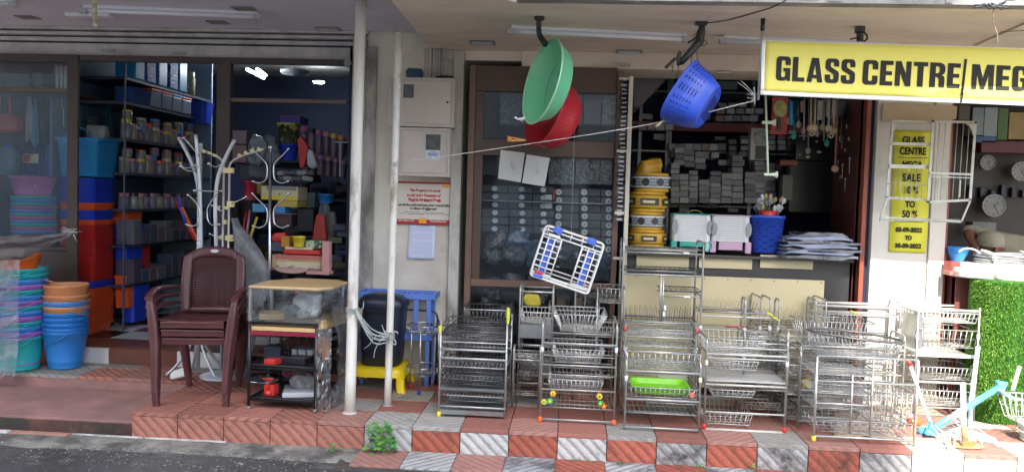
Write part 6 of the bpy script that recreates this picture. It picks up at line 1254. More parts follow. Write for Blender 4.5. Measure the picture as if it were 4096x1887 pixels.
# white green scrubber stick hanging from the banner corner
t = thing('hanging_scrubber', 'pale green white stick with two flared end brushes hanging below the banner corner', 'brush', at(3062, 395, Y=4.6)); IM = Matrix.Translation(-t.location); m_pg = M('palegreen', (.60, .72, .55), .45)
b = MB(); b.M = IM; b.tube([at(3062, 375, Y=4.6), at(3072, 700, Y=4.6)], .0062, 8); b.build('stick', m_pg, t)
for (x, y) in ((3064, 490), (3072, 698)):
    q = at(x, y, Y=4.6); b = MB(); b.M = IM @ Matrix.Translation(q) @ Matrix.Rotation(PI/2, 4, 'Y'); b.lathe([(.008, -.022), (.009, .03), (.016, .042), (.022, .05), (.001, .05)], 14, cap0=True); b.build('brush', m_pg, t)

# ================================================================== RIGHTMOST SHOP OPENING
m_clk = M('clock_face', (.20, .20, .185), .35, var=.1, vs=20); m_clr_ = M('clock_rim', (.28, .28, .26), .25, .6); m_rb = M('red_board', (.10, .018, .02), .5)
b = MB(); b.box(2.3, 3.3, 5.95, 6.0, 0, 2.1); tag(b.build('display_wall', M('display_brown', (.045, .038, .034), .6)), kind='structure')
pbox('shelf_edge', 'dark maroon shelf edge above the wall clocks', 'shelf', 3925, 565, 4200, 612, 5.8, .1, m_rb)
for j, (px, py, r, lb) in enumerate(((3950, 650, .055, 'pale round wall clock, upper left of the dark display'), (4085, 685, .07, 'pale round wall clock cut by the right edge of the picture'), (3975, 822, .082, 'largest pale wall clock, lowest of the three'))):
    q = at(px, py, Y=5.85); t = thing('wall_clock', lb, 'clock', q); R_ = Matrix.Rotation(PI/2, 4, 'X')
    b = MB(); b.M = R_; b.lathe([(r*.9, -.03), (r, -.02), (r, .004), (r*.93, .01), (r*.9, .003)], 28, cap0=True); b.build('rim', m_clr_, t); b = MB(); b.M = R_; b.lathe([(r*.9, .0), (r*.9, .0025)], 28, cap0=True, cap1=True, sm=False); b.build('face', m_clk, t)
    for k in range(12): a = PI/6*k; b = MB(); b.obox((r*.74*math.sin(a), -.0035, r*.74*math.cos(a)), (.005, .001, .013), Matrix.Rotation(a, 3, 'Y')); b.build('hour_mark', P_['black'], t)
    for a, l_ in ((.9, .5), (2.6, .7)): b = MB(); b.obox((r*l_*.4*math.sin(a), -.0045, r*l_*.4*math.cos(a)), (.004, .001, r*l_), Matrix.Rotation(a, 3, 'Y')); b.build('hand', P_['black'], t)
for j, (a_, y0_, c_, y1_, mt, lb) in enumerate(((3890, 430, 3935, 540, M('pack_greyblue', (.20, .24, .26), .4), 'grey blue pack under the banner, left'), (3937, 430, 3990, 545, M('pack_greyblue2', (.26, .31, .32), .4), 'pale grey blue pack under the banner, middle'), (3992, 432, 4032, 560, M('pack_greend', (.07, .14, .04), .5), 'dark green pack under the banner'),
        (4036, 450, 4150, 558, M('pack_ochre', (.28, .20, .07), .5), 'ochre carton at the right edge under the banner'), (3900, 545, 3985, 570, M('pack_bl', (.04, .10, .18), .5), 'dark blue pack below the grey blue ones'), (3835, 420, 3880, 480, M('grille_dim', (.10, .08, .06), .5), 'dim brown pack beside the pillar under the banner'))): pbox('pack', lb, 'pack', a_, y0_, c_, y1_, 5.8, .12, mt)
pbox('carton', 'dim grey printed carton behind the bending person', 'box', 3890, 888, 3985, 932, 5.75, .1, M('carton_dimgrey', (.16, .17, .16), .5, dirt=.6, ds=20))
for j in range(6): pbox('dark_pack', f'dark pack on the display wall, {ORD[j]} from the left', 'pack', 3880+42*j, 740+10*(j % 3), 3900+42*j, 790, 5.9, .04, P_['navy' if j % 2 else 'black'])
# person bending inside the shop
m_skin = M('skin', (.16, .075, .045), .5, var=.08); m_shirt = M('shirt_olive', (.24, .23, .16), .8, var=.1, vs=8, bump=.2, bs=20); m_slv = M('sleeve_grey', (.22, .23, .20), .8)
pr = thing('person', 'person in muted olive shirt bending down behind the coils of wire in the dim shop', 'person', (2.55, 5.35, -.03)); IM = Matrix.Translation((-2.55, -5.35, .03))
def skin(name, pts, edges, radii, mat, par, root=0, sub=2):
    me = bpy.data.meshes.new(name); me.from_pydata([tuple(IM @ Vector(q)) for q in pts], edges, []); me.materials.append(mat); o = bpy.data.objects.new(name, me); C.objects.link(o); o.parent = par
    md = o.modifiers.new('skin', 'SKIN'); md.use_smooth_shade = True
    for i, r in enumerate(radii): me.skin_vertices[0].data[i].radius = (r, r) if not isinstance(r, tuple) else r; me.skin_vertices[0].data[i].use_root = (i == root)
    s = o.modifiers.new('sub', 'SUBSURF'); s.levels = sub; s.render_levels = sub; return o
qa = lambda px, py, Y=5.4: at(px, py, Y=Y)
head = qa(3990, 985, 5.25)
body = [Vector((2.62, 5.62, .52)), qa(4045, 1040, 5.5), qa(4010, 965, 5.42)+Vector((.0, .05, 0)), qa(3930, 950, 5.4), qa(3868, 915, 5.42), qa(3885, 965, 5.35), qa(3912, 1000, 5.25), qa(4110, 975, 5.4), qa(4120, 1050, 5.3), qa(4060, 1085, 5.2), Vector((2.52, 5.62, .28)), Vector((2.53, 5.60, -.01)), Vector((2.75, 5.62, .28)), Vector((2.76, 5.60, -.01))]
skin('body', body, [(0, 1), (1, 2), (2, 3), (3, 4), (4, 5), (5, 6), (2, 7), (7, 8), (8, 9), (0, 10), (10, 11), (0, 12), (12, 13)], [.11, .12, .085, .05, .036, .03, .018, .05, .036, .028, .06, .045, .06, .045], m_skin, pr)
skin('shirt', [body[0]+Vector((0, 0, .02)), body[1], body[2]+Vector((0, 0, .01)), body[3], body[4], body[4].lerp(body[5], .35), body[7], body[7].lerp(body[8], .5)], [(0, 1), (1, 2), (2, 3), (3, 4), (4, 5), (2, 6), (6, 7)], [.125, .14, .105, .062, .048, .046, .064, .05], m_shirt, pr)
b = MB(); hc = IM @ (qa(3960, 985, 5.3)); b.lathe([(.001, -.10), (.045, -.085), (.062, -.04), (.072, .0), (.074, .03), (.066, .065), (.04, .088), (.001, .095)], 18, hc, ky=1.15); b.obox(hc+Vector((-.01, -.088, -.02)), (.018, .03, .035)); 
for s in (-1, 1): b.ball(hc+Vector((s*.075, .0, -.01)), .018, 8)
b.build('head', m_skin, pr); b = MB(); b.lathe([(.0765, .0), (.079, .035), (.070, .07), (.043, .094), (.001, .101)], 18, hc, ky=1.16); b.build('cap', M('cap_olive', (.30, .29, .20), .8), pr)
for s in (-1, 1): b = MB(); b.ball(hc+Vector((s*.026, -.077, .012)), .008, 6); b.build('eye', P_['black'], pr)
hh = IM @ body[6]
for k in range(5): b = MB(); d = Vector((-.018+.009*k, -.02, -.035 if k else -.015)); b.tube([hh+Vector((-.016+.008*k, -.004, 0)), hh+Vector((-.016+.008*k, -.004, 0))+d*.6, hh+Vector((-.016+.008*k, 0, 0))+d+Vector((0, .012, -.012))], .0075, 6, r2=.0055); b.build('finger', m_skin, pr)
# table with wire coils, packs, bowl
tb2 = thing('goods_table', 'low table behind the turf roll carrying wire coils and white packs', 'table', (2.7, 4.95, 0)); b = MB(); b.box(-.42, .6, -.05, .35, .80, .815); b.build('top', m_mrn, tb2)
for x_ in (-.38, .55):
    for y_ in (0, .3): b = MB(); b.box(x_-.02, x_+.02, y_-.02, y_+.02, 0, .799); b.build('leg', M('leg_brick', (.22, .06, .04), .5), tb2)
b = MB(); b.box(-.40, -.12, -.03, .3, .45, .798); b.build('side_board', M('board_brick', (.20, .06, .05), .5), tb2)
m_wp = M('pack_white_print', (.68, .66, .64), .35, var=.1, vs=12, dirt=.6, dcol=(.35, .12, .12), ds=16, dlow=.56, dhigh=.62, bump=.4, bs=14)
for j, (a_, y0_, c_, y1_, Y) in enumerate(((3840, 1078, 4010, 1118, 4.75), (3985, 1088, 4200, 1130, 4.72), (3850, 1060, 4180, 1085, 4.80))): bag('white_pack', f'glossy white printed pack on the table edge, {["left","right","upper"][j]} of three', 'pack', a_, y0_, c_, y1_, Y, m_wp, p=6, sd=100+j, sq=.6, crease=.02, top=.9)
pbox('red_pack', 'bright red packet left of the white packs, near the pillar', 'pack', 3805, 1048, 3842, 1100, 4.86, .1, M('pack_red', (.50, .05, .03), .4))
pbox('red_pack', 'pale red packet edge under the bright red one', 'pack', 3800, 1085, 3850, 1102, 4.84, .1, M('pack_redpale', (.55, .16, .12), .4))
x0, x1, z0, z1 = rx(3812, 990, 3900, 1048, 4.9); b = MB(); r = (x1-x0)/2; b.lathe([(r*.5, 0), (r*.85, (z1-z0)*.5), (r, z1-z0), (r*.96, z1-z0), (r*.5, .006)], 24, cap0=True, cap1=True); tag(b.build('bowl', P_['blue'], loc=((x0+x1)/2, 4.98, z0)), 'sky blue plastic bowl beside the wire coils', 'bowl')
m_coil = M('coil_grey', (.42, .42, .41), .3, .6, var=.2, vs=30)
t = thing('wire_coil', 'fat coil of shiny grey wire tied with white tape, on the white packs', 'coil', at(4010, 1035, Y=4.95))
for k in range(26):
    b = MB(); r = .155+rnd.uniform(-.012, .012); zz = -.035+.0028*k; pts = [(r*math.cos(a)*1.0+rnd.uniform(-.002, .002), r*.55*math.sin(a), zz+.004*math.sin(a*3+k)) for a in [2*PI*i/26 for i in range(26)]]; b.tube(pts, .0032, 5, closed=True); b.build('turn', m_coil, t)
for sx_ in (-.13, .09): b = MB(); b.tube(smooth([(sx_-.02, -.05, .05), (sx_+.02, -.095, .035), (sx_+.04, -.10, .0), (sx_+.035, -.098, -.03)]), .007, 6); b.build('tape', P_['white'], t)
b = MB(); b.tube(smooth([at(3835, 1008, Y=4.8), at(3858, 994, Y=4.8), at(3895, 997, Y=4.8), at(3920, 1012, Y=4.8)]), .005, 6); tag(b.build('cord', P_['white']), 'white cord end curling over the sky blue bowl', 'cord')
# turf roll
m_turf = M('turf_backing', (.03, .12, .01), .9); tf = thing('turf_roll', 'upright roll of bright green artificial grass', 'turf roll', (2.525, 4.80, 0)); 
b = MB(); tw_ = .19; R0_ = [ring(0, 0, z, tw_*(1+.02*math.sin(z*6)), tw_*.75, 30, 2.6) for z in (0, .2, .4, .6, .806)]; b.loft(R0_, True, True, True); b.build('backing', m_turf, tf)
def blades(name, par, n, fn, mats, ln=.016):
    b = MB()
    for k in range(n):
        p_, nrm = fn(); d = (nrm+Vector((rnd.uniform(-.7, .7), rnd.uniform(-.7, .7), rnd.uniform(-.9, .5)))).normalized(); side = d.cross(Vector((rnd.random(), rnd.random(), rnd.random()))).normalized()*.0016; b.m = rnd.choice((0, 0, 1, 2)); l_ = ln*rnd.uniform(.6, 1.2)
        b.add([tuple(p_-side), tuple(p_+side), tuple(p_+d*l_+side*.4+Vector((0, 0, -.003))), tuple(p_+d*l_-side*.4+Vector((0, 0, -.003)))], [(0, 1, 2, 3)])
    return b.build(name, mats, par, kind='stuff')
m_bl = [M('blade_green', (.13, .30, .035), .55), M('blade_lime', (.27, .44, .08), .5), M('blade_deep', (.035, .15, .01), .55)]
def tfn():
    a = rnd.uniform(-PI, .25); z = rnd.random()*.8; c_, s_ = math.cos(a), math.sin(a); p = 2/2.6
    k = 1+.02*math.sin(z*6); return Vector((tw_*k*abs(c_)**p*(1 if c_ > 0 else -1), tw_*.75*abs(s_)**p*(1 if s_ > 0 else -1), z)), Vector((c_, s_, .15)).normalized()
blades('grass_pile', tf, 30000, tfn, m_bl)
tf2 = thing('turf_roll', 'second green turf roll at the right edge, behind the wire basket', 'turf roll', (2.93, 4.86, 0)); b = MB(); b.loft([ring(0, 0, z, .16, .14, 24, 2.4) for z in (0, .4, .8)]); b.build('backing', m_turf, tf2)
def tfn2(): a = rnd.uniform(-PI, 0); z = rnd.random()*.8; return Vector((.16*math.cos(a), .14*math.sin(a), z)), Vector((math.cos(a), math.sin(a), .1))
blades('grass_pile', tf2, 6000, tfn2, m_bl)

# ================================================================== BANNER
m_yb = M('banner_yellow', (.76, .68, .13), .6, var=.03, vs=2, stretch=(.5, 1, 3)); m_wb = M('banner_white', (.78, .78, .76), .5); m_txt = M('banner_ink', (.032, .032, .03), .8, spec=.2)
bt = thing('banner', 'long yellow banner with white hems and heavy black capitals', 'banner', (.94, 4.15, 1.88))
def wv(x, z): return .007*math.sin(x*2.3+1)+.005*math.sin(x*5+z*4)+.004*math.sin(z*9+x)+(.02*max(0, .12-x)*math.sin(z*22+x*30))
xl, xr = 0, 2.2
def ztop(x): return .137-.0175*x
def zbot(x): return -.138-.022*x
def bn(x, v): z = zbot(x)+(ztop(x)-zbot(x))*v; return Vector((x, wv(x, z), z))
b = MB(); b.grid(lambda u, v: bn(.018+(xr-.018)*u, .075+.913*v), 90, 12); b.build('cloth', m_yb, bt, solid=.001)
b = MB(); b.grid(lambda u, v: bn(xr*u, .075*v), 90, 2); b.grid(lambda u, v: bn(xr*u, .988+.012*v), 90, 1); b.grid(lambda u, v: bn(.018*u, .075+.913*v), 2, 12); b.build('hem', m_wb, bt, solid=.001)
# hand cut capitals: each glyph as outer + holes on a 0..w x 0..1 box
def octo(x0, y0, x1, y1, c): return [(x0+c, y0), (x1-c, y0), (x1, y0+c*1.1), (x1, y1-c*1.1), (x1-c, y1), (x0+c, y1), (x0, y1-c*1.1), (x0, y0+c*1.1)]
t_ = .17; G = {
 'L': (.42, [[(0, 0), (.42, 0), (.42, .17), (.19, .17), (.19, 1), (0, 1)]]),
 'E': (.42, [[(0, 0), (.42, 0), (.42, .17), (.19, .17), (.19, .42), (.39, .42), (.39, .58), (.19, .58), (.19, .83), (.42, .83), (.42, 1), (0, 1)]]),
 'T': (.46, [[(.135, 0), (.325, 0), (.325, .83), (.46, .83), (.46, 1), (0, 1), (0, .83), (.135, .83)]]),
 'N': (.52, [[(0, 0), (.17, 0), (.17, .52), (.34, 0), (.52, 0), (.52, 1), (.35, 1), (.35, .5), (.18, 1), (0, 1)]]),
 'M': (.68, [[(0, 0), (.16, 0), (.16, .62), (.28, 0), (.40, 0), (.52, .62), (.52, 0), (.68, 0), (.68, 1), (.45, 1), (.34, .45), (.23, 1), (0, 1)]]),
 'A': (.56, [[(0, 0), (.18, 0), (.205, .16), (.355, .16), (.38, 0), (.56, 0), (.40, 1), (.16, 1)], [(.225, .31), (.28, .74), (.335, .31)]]),
 'R': (.50, [[(0, 0), (.19, 0), (.19, .42), (.24, .42), (.30, .36), (.31, 0), (.49, 0), (.49, .36), (.47, .45), (.40, .50), (.47, .56), (.50, .66), (.50, .82), (.45, .94), (.34, 1), (0, 1)], [(.19, .57), (.26, .57), (.31, .62), (.31, .80), (.26, .85), (.19, .85)]]),
 'C': (.50, [[(.10, 0), (.40, 0), (.47, .05), (.50, .14), (.50, .38), (.32, .38), (.32, .20), (.28, .155), (.22, .155), (.185, .20), (.185, .80), (.22, .845), (.28, .845), (.32, .80), (.32, .63), (.50, .63), (.50, .86), (.47, .95), (.40, 1), (.10, 1), (.03, .95), (0, .86), (0, .14), (.03, .05)]]),
 'G': (.50, [[(.10, 0), (.30, 0), (.36, .07), (.38, 0), (.50, 0), (.50, .53), (.25, .53), (.25, .38), (.32, .38), (.32, .20), (.28, .155), (.22, .155), (.185, .20), (.185, .80), (.22, .845), (.28, .845), (.32, .80), (.32, .65), (.50, .65), (.50, .86), (.47, .95), (.40, 1), (.10, 1), (.03, .95), (0, .86), (0, .14), (.03, .05)]]),
 'S': (.48, [[(.10, 0), (.38, 0), (.45, .05), (.48, .14), (.48, .40), (.44, .49), (.22, .64), (.185, .69), (.185, .81), (.215, .85), (.265, .85), (.295, .81), (.295, .68), (.47, .68), (.47, .86), (.44, .95), (.37, 1), (.10, 1), (.03, .95), (0, .86), (0, .62), (.04, .53), (.26, .38), (.295, .33), (.295, .19), (.265, .15), (.215, .15), (.185, .19), (.185, .34), (0, .34), (0, .14), (.03, .05)]])}
def glyph(ch, x, z, s, sx, parent, fn, shear=0):
    w_, loops = G[ch]; cu = bpy.data.curves.new('letter', 'CURVE'); cu.dimensions = '2D'; cu.fill_mode = 'BOTH'
    for lp in loops:
        # resample so that edges follow the cloth
        pts = []
        for i in range(len(lp)):
            a_, c_ = lp[i], lp[(i+1) % len(lp)]; n = max(1, int(math.hypot(a_[0]-c_[0], a_[1]-c_[1])/.25))
            pts += [(a_[0]+(c_[0]-a_[0])*k/n, a_[1]+(c_[1]-a_[1])*k/n) for k in range(n)]
        sp = cu.splines.new('POLY'); sp.points.add(len(pts)-1); sp.use_cyclic_u = True
        for i, (a_, c_) in enumerate(pts): sp.points[i].co = (a_, c_, 0, 1)
    o = bpy.data.objects.new('tmp', cu); me = bpy.data.meshes.new_from_object(o); bpy.data.objects.remove(o)
    for v in me.vertices: X = x+v.co.x*s*sx+shear*v.co.y*s; v.co = fn(X, z(X)+v.co.y*s)
    me.materials.append(m_txt); o = bpy.data.objects.new('letter', me); C.objects.link(o); o.parent = parent; return w_*s*sx
H = .122
def pxX(px): return at(px, 300, Y=4.15).x-.94
fnb = lambda X, Z: Vector((X, wv(X, Z)-.0035, Z))
def line(s, xa, xb, zf):
    tot = sum(G[c][0] for c in s)+.075*(len(s)-1); sx = (xb-xa)/(tot*H); x = xa
    for c in s: x += glyph(c, x, zf, H, sx, bt, fnb, .02)+.075*H*sx
zf = lambda X: -.062-.0265*X
line('GLASS', pxX(3104), pxX(3422), zf); line('CENTRE', pxX(3452), pxX(3838), zf); line('MEG', pxX(3884), pxX(4112), zf)
xb_ = pxX(3855); b = MB(); b.add([tuple(fnb(xb_-.016+.0, -.13-.0265*xb_)), tuple(fnb(xb_-.004, -.13-.0265*xb_)), tuple(fnb(xb_+.010, .082-.0265*xb_)), tuple(fnb(xb_-.002, .082-.0265*xb_))], [(0, 1, 2, 3)]); b.build('divider_bar', m_txt, bt, solid=.0005)
t = thing('banner_pole', 'thin dark pole hanging from the ceiling at the left end of the banner', 'pole', (.93, 4.17, 1.72)); b = MB(); b.tube([(.005, 0, 0), (.012, 0, cR-1.72)], .0065, 8); b.build('shaft', m_rod, t); b = MB(); b.tube([(.012, 0, cR-1.72-.06), (.012, 0, cR-1.72)], .011, 8); b.build('sleeve', P_['black'], t)
# string line and ties
sline = [at(1588, 653, Y=4.48), at(2300, 548, Y=4.36), at(2700, 478, Y=4.28), at(3012, 405, Y=4.18)]
b = MB(); b.tube(smooth(sline, 6), .0024, 6); tag(b.build('string_line', m_str), 'thin pale string stretched from the thin pole to the banner corner', 'string')
b = MB()
for j in range(12): a = rnd.uniform(1.6, 5.2); q = at(3022, 385, Y=4.165); e = q+Vector((.05*math.cos(a)*rnd.uniform(.4, 1), -.01*rnd.random(), .06*math.sin(a)*rnd.uniform(.5, 1))); b.tube(smooth([q, q.lerp(e, .6)+Vector((0, 0, .015*rnd.uniform(-1, 1))), e]), .0011, 5)
b.tube(smooth([at(3018, 385, Y=4.165), at(2985, 355, Y=4.16), at(2950, 330, Y=4.16)]), .0013, 5); b.tube(smooth([at(3020, 380, Y=4.165), at(2992, 350, Y=4.16), at(2962, 322, Y=4.16)]), .0013, 5)
tag(b.build('string_tangle', m_str), 'tangle of pale string ends tied at the lower banner corner', 'string')
b = MB(); q = at(1588, 655, Y=4.48)
for j in range(4): b.tube(arc((-.985, 4.464, q.z+.006*j-.01-.0), .0228, 0, 2*PI, 12, 0, 1), .0016, 5)
b.tube(smooth([q, q+Vector((-.006, 0, -.03)), q+Vector((-.01, 0, -.06)), q+Vector((0, 0, -.05))]), .0016, 5); tag(b.build('string_loop', m_str), 'string looped round the thin pole below the meter boxes', 'string')

# ================================================================== HANGING BASINS
def frame_axis(n_dir, up_dir):
    n_ = n_dir.normalized(); u_ = (up_dir-n_*up_dir.dot(n_)).normalized(); s_ = u_.cross(n_); return Matrix((( s_.x, u_.x, n_.x), (s_.y, u_.y, n_.y), (s_.z, u_.z, n_.z)))
view = (at(2165, 325, Y=4.3)-EYE).normalized()
def hangbowl(c, nrm, upd): return Matrix.Translation(c) @ frame_axis(nrm, upd).to_4x4()
RT = rgt; UP = up
la = (RT*.30+UP*.95).normalized(); pe = (RT*.95-UP*.30).normalized()     # long axis and its perpendicular in view
nG = (-view*.37-pe*.93).normalized()
cG = at(2166, 325, Y=4.30); rG = .232; m_gr = M('basin_green', (.17, .58, .33), .35, var=.05)
t = thing('basin', 'round green basin hanging tilted from the ceiling hook by its rim', 'basin', cG); t.matrix_world = hangbowl(cG, nG, la)
b = MB(); b.lathe([(rG, 0), (rG, -.006), (rG*.965, -.008), (rG*.80, -.085), (rG*.70, -.10), (.0001, -.10)], 40); b.build('bowl', m_gr, t, solid=.003)
b = MB(); b.tube(arc((0, 0, -.002), rG, 0, 2*PI, 44, 0, 1)[:-1], .0045, 7, closed=True); b.build('rim', M('basin_green_rim', (.35, .62, .42), .35), t)
b = MB(); b.tube(arc((0, 0, -.0965), rG*.66, 0, 2*PI, 36, 0, 1)[:-1], .0025, 6, closed=True); b.build('foot_ring', m_gr, t)
cR_ = at(2176, 445, Y=4.58); rR = .205; m_rd = M('colander_red', (.48, .02, .035), .4, var=.05)
nR = (-view*.42-pe*.88+UP*.12).normalized()
t = thing('colander', 'red perforated colander hanging behind the green basin', 'colander', cR_); t.matrix_world = hangbowl(cR_, nR, la)
nr = 40; b = MB(); b.lathe([(rR, 0), (rR, -.006), (rR*.97, -.01), (rR*.90, -.10), (rR*.74, -.155), (rR*.55, -.17), (.0001, -.17)], nr); b.build('bowl', m_rd, t, solid=.003)
b = MB()
for k in range(9):
    z = -.02-.0105*k; r = rR*(.965-.07*(k/8)); 
    for j in range(64): a = 2*PI*j/64; b.M = Matrix.Translation(((r+.0025)*math.cos(a), (r+.0025)*math.sin(a), z)) @ Matrix.Rotation(a, 4, 'Z'); b.box(-.0006, .0004, -.0025, .0025, -.002, .002)
b.build('perforation', M('hole_dark', (.26, .01, .02), .7), t, kind='stuff')
q = at(2075, 478, Y=4.28); b = MB(); b.tube(smooth([q+Vector((-.02, 0, .01)), q+Vector((.0, -.01, 0)), q+Vector((.03, 0, .008)), q+Vector((.01, .01, -.008))]), .006, 6); tag(b.build('rim_clip', P_['white']), 'white clip at the lower rims of green basin and red colander', 'clip')
# blue basket
cB = at(2722, 370, Y=4.28); la2 = (RT*.50+UP*.866).normalized(); pe2 = (RT*.866-UP*.5).normalized(); nB = (-pe2*.86+view*.38).normalized(); m_bk = M('basket_blue', (.025, .08, .52), .38, var=.05)
t = thing('basket', 'royal blue slotted basket hanging tilted on the string line', 'basket', cB); t.matrix_world = hangbowl(cB, nB, la2)
rB = .168; b = MB(); b.loft([ring(0, 0, z, rB*.80*f, rB*f, 36, 3.0) for z, f in ((0, 1.03), (-.007, 1.03), (-.008, .98), (-.10, .86), (-.165, .70), (-.175, .60))], True, False, True)
b.build('body', m_bk, t, solid=.003); b = MB(); b.tube([tuple(q_) for q_ in ring(0, 0, -.002, rB*.80*1.03, rB*1.03, 36, 3.0)], .004, 6, closed=True); b.build('rim', m_bk, t)
b = MB(); m_sl = M('slot_blue', (.008, .02, .18), .6)
for k in range(11):
    x = -rB*.42+.015*k*.8; 
    b.box(x-.0025, x+.0025, -.065, .06, -.1785, -.1765)
for k in range(6):
    f0 = .97-.02*k; z = -.025-.017*k; rg = ring(0, 0, z, rB*.80*(.975-.12*(k/5))+.002, rB*(.975-.12*(k/5))+.002, 60, 3.0)
    for j in range(60):
        if j % 2: b.tube([rg[j].lerp(rg[(j+1) % 60], .1), rg[j].lerp(rg[(j+1) % 60], .9)], .0022, 4)
b.build('slots', m_sl, t, kind='stuff')
b = MB(); b.tube([at(2655, 482, Y=4.26), at(2622, 508, Y=4.25)], .006, 7); b.tube([at(2660, 480, Y=4.27), at(2634, 492, Y=4.26)], .004, 6); tag(b.build('tie', m_rp), 'short tan tie knotted where the blue basket meets the string', 'tie')
b = MB()
for j in range(9): q = at(2052, 560, Y=4.38); b.tube(smooth([q+Vector((-.03, 0, -.01+.004*j)), q+Vector((.0, -.01, .012*math.sin(j*2))), q+Vector((.04+.004*j, 0, .004*math.cos(j*3)))]), .0024, 5)
tag(b.build('tie', M('tie_orange', (.55, .26, .08), .7)), 'orange brown twine tied where the red colander meets the string', 'tie')
# ceiling hooks with black tape
m_tape = M('black_tape', (.03, .03, .034), .45, var=.3, vs=20, bump=.4, bs=30)
t = thing('ceiling_hook', 'black taped hook and strap holding the green basin', 'hook', at(2158, 68, Z=cR)); IM = Matrix.Translation(-t.location); b = MB(); b.M = IM; P = smooth([at(2158, 66, Y=t.location.y), at(2155, 110, Y=t.location.y), at(2160, 145, Y=4.33), at(2182, 178, Y=4.30)]); b.tube(P, .013, 8, r2=.017); b.build('strap', m_tape, t); b = MB(); b.M = IM; q = t.location; b.box(q.x-.025, q.x+.025, q.y-.02, q.y+.02, cR-.016, cR-.001); b.build('plate', m_tape, t)
t = thing('ceiling_hook', 'bulky black taped bundle with dangling wires above the blue basket', 'hook', at(2805, 88, Z=cR)); IM = Matrix.Translation(-t.location); yy = t.location.y
b = MB(); b.M = IM; q = t.location; b.box(q.x-.03, q.x+.03, q.y-.02, q.y+.02, cR-.016, cR-.001); b.build('plate', m_tape, t)
for P, r1, r2 in (([(2808, 90), (2806, 130), (2798, 172)], .015, .022), ([(2800, 165), (2765, 205), (2722, 252)], .023, .017), ([(2716, 262), (2715, 225), (2722, 208)], .012, .010), ([(2795, 120), (2785, 150), (2752, 172)], .007, .006), ([(2720, 225), (2690, 245), (2662, 272)], .006, .009)):
    b = MB(); b.M = IM; b.tube(smooth([at(x, y, Y=4.28) for x, y in P]), r1, 8, r2=r2); b.build('taped_arm', m_tape, t)
for P in ([(2790, 165), (2800, 185), (2830, 175), (2815, 160)], [(2770, 215), (2765, 245), (2772, 262)], [(2782, 200), (2790, 230), (2785, 258)], [(2712, 262), (2712, 290), (2700, 318)], [(2694, 250), (2690, 275), (2692, 290)], [(2700, 230), (2680, 250), (2690, 270)], [(2800, 140), (2780, 135), (2770, 150)]):
    b = MB(); b.M = IM; b.tube(smooth([at(x, y, Y=4.27) for x, y in P]), .0022, 5); b.build('wire', m_blk, t)
t = thing('ceiling_hook', 'small black ceiling hook with a looped cable above the banner', 'hook', at(3440, 108, Z=cR)); IM = Matrix.Translation(-t.location); yy = t.location.y
b = MB(); b.M = IM; q = t.location; b.box(q.x-.02, q.x+.02, q.y-.02, q.y+.02, cR-.03, cR-.001); b.build('plate', m_tape, t)
b = MB(); b.M = IM; b.tube([at(3440, 118, Y=yy), at(3440, 165, Y=yy)], .018, 8); b.build('plug', m_tape, t)
for P in ([(3430, 140), (3445, 128), (3462, 138), (3470, 155), (3455, 166), (3440, 160)], [(3430, 150), (3415, 155), (3400, 158)], [(3450, 125), (3470, 145), (3458, 168)]): b = MB(); b.M = IM; b.tube(smooth([at(x, y, Y=yy-.01) for x, y in P]), .004, 6); b.build('cable', m_tape, t)
b = MB(); b.tube(smooth([at(2830, 92, Y=4.25), at(2900, 84, Y=4.2), at(3010, 55, Y=4.05), at(3090, 30, Y=3.9), at(3145, 0, Y=3.8), at(3190, -40, Y=3.78)]), .0028, 6); tag(b.build('cable', m_tape), 'thin dark cable running along the cream ceiling to the slab edge', 'cable')
b = MB(); b.tube(smooth([at(3975, 30, Y=3.85), at(3972, 90, Y=3.86), at(3988, 135, Y=3.88), at(3990, 178, Y=3.9)]), .0028, 6); b.tube(smooth([at(4000, 130, Y=4.2), at(4060, 125, Y=4.15), at(4130, 122, Y=4.1)]), .0025, 6); tag(b.build('cable', M('cable_tan', (.35, .28, .18), .6)), 'tan wire dangling in front of the ceiling at the upper right', 'cable')
b = MB()
for j in range(9): px = rnd.uniform(3900, 4010); q = at(px, rnd.uniform(14, 30), Y=3.8); b.tube(smooth([q, q+Vector((.03*rnd.uniform(-1, 1), 0, .02*rnd.uniform(-1, 1))), q+Vector((.06*rnd.uniform(-1, 1), 0, -.02*rnd.random()))]), .005, 5)
tag(b.build('cable_tangle', m_tape), 'dark cable tangle along the slab edge at the upper right', 'cable')
b = MB(); q0, q1, q2 = at(3900, 178, Z=cR), at(4200, 45, Z=cR), at(4300, 200, Z=cR); b.prism([(q0.x, q0.y), (q1.x, q1.y), (q2.x, q2.y)], cR-.012, cR-.001, 'z'); tag(b.build('ceiling_panel', M('ceiling_pale', (.70, .66, .56), .8)), kind='structure')
for j, (px, py) in enumerate(((2490, 262), (2900, 292))): q = at(px, py, Y=5.13); b = MB(); b.box(q.x-.05, q.x+.05, 5.12, 5.139, q.z-.006, q.z+.008); tag(b.build('beam_bracket', m_wd), f'small rusty strip on the beam over the right shop, {["left","right"][j]}', 'bracket')

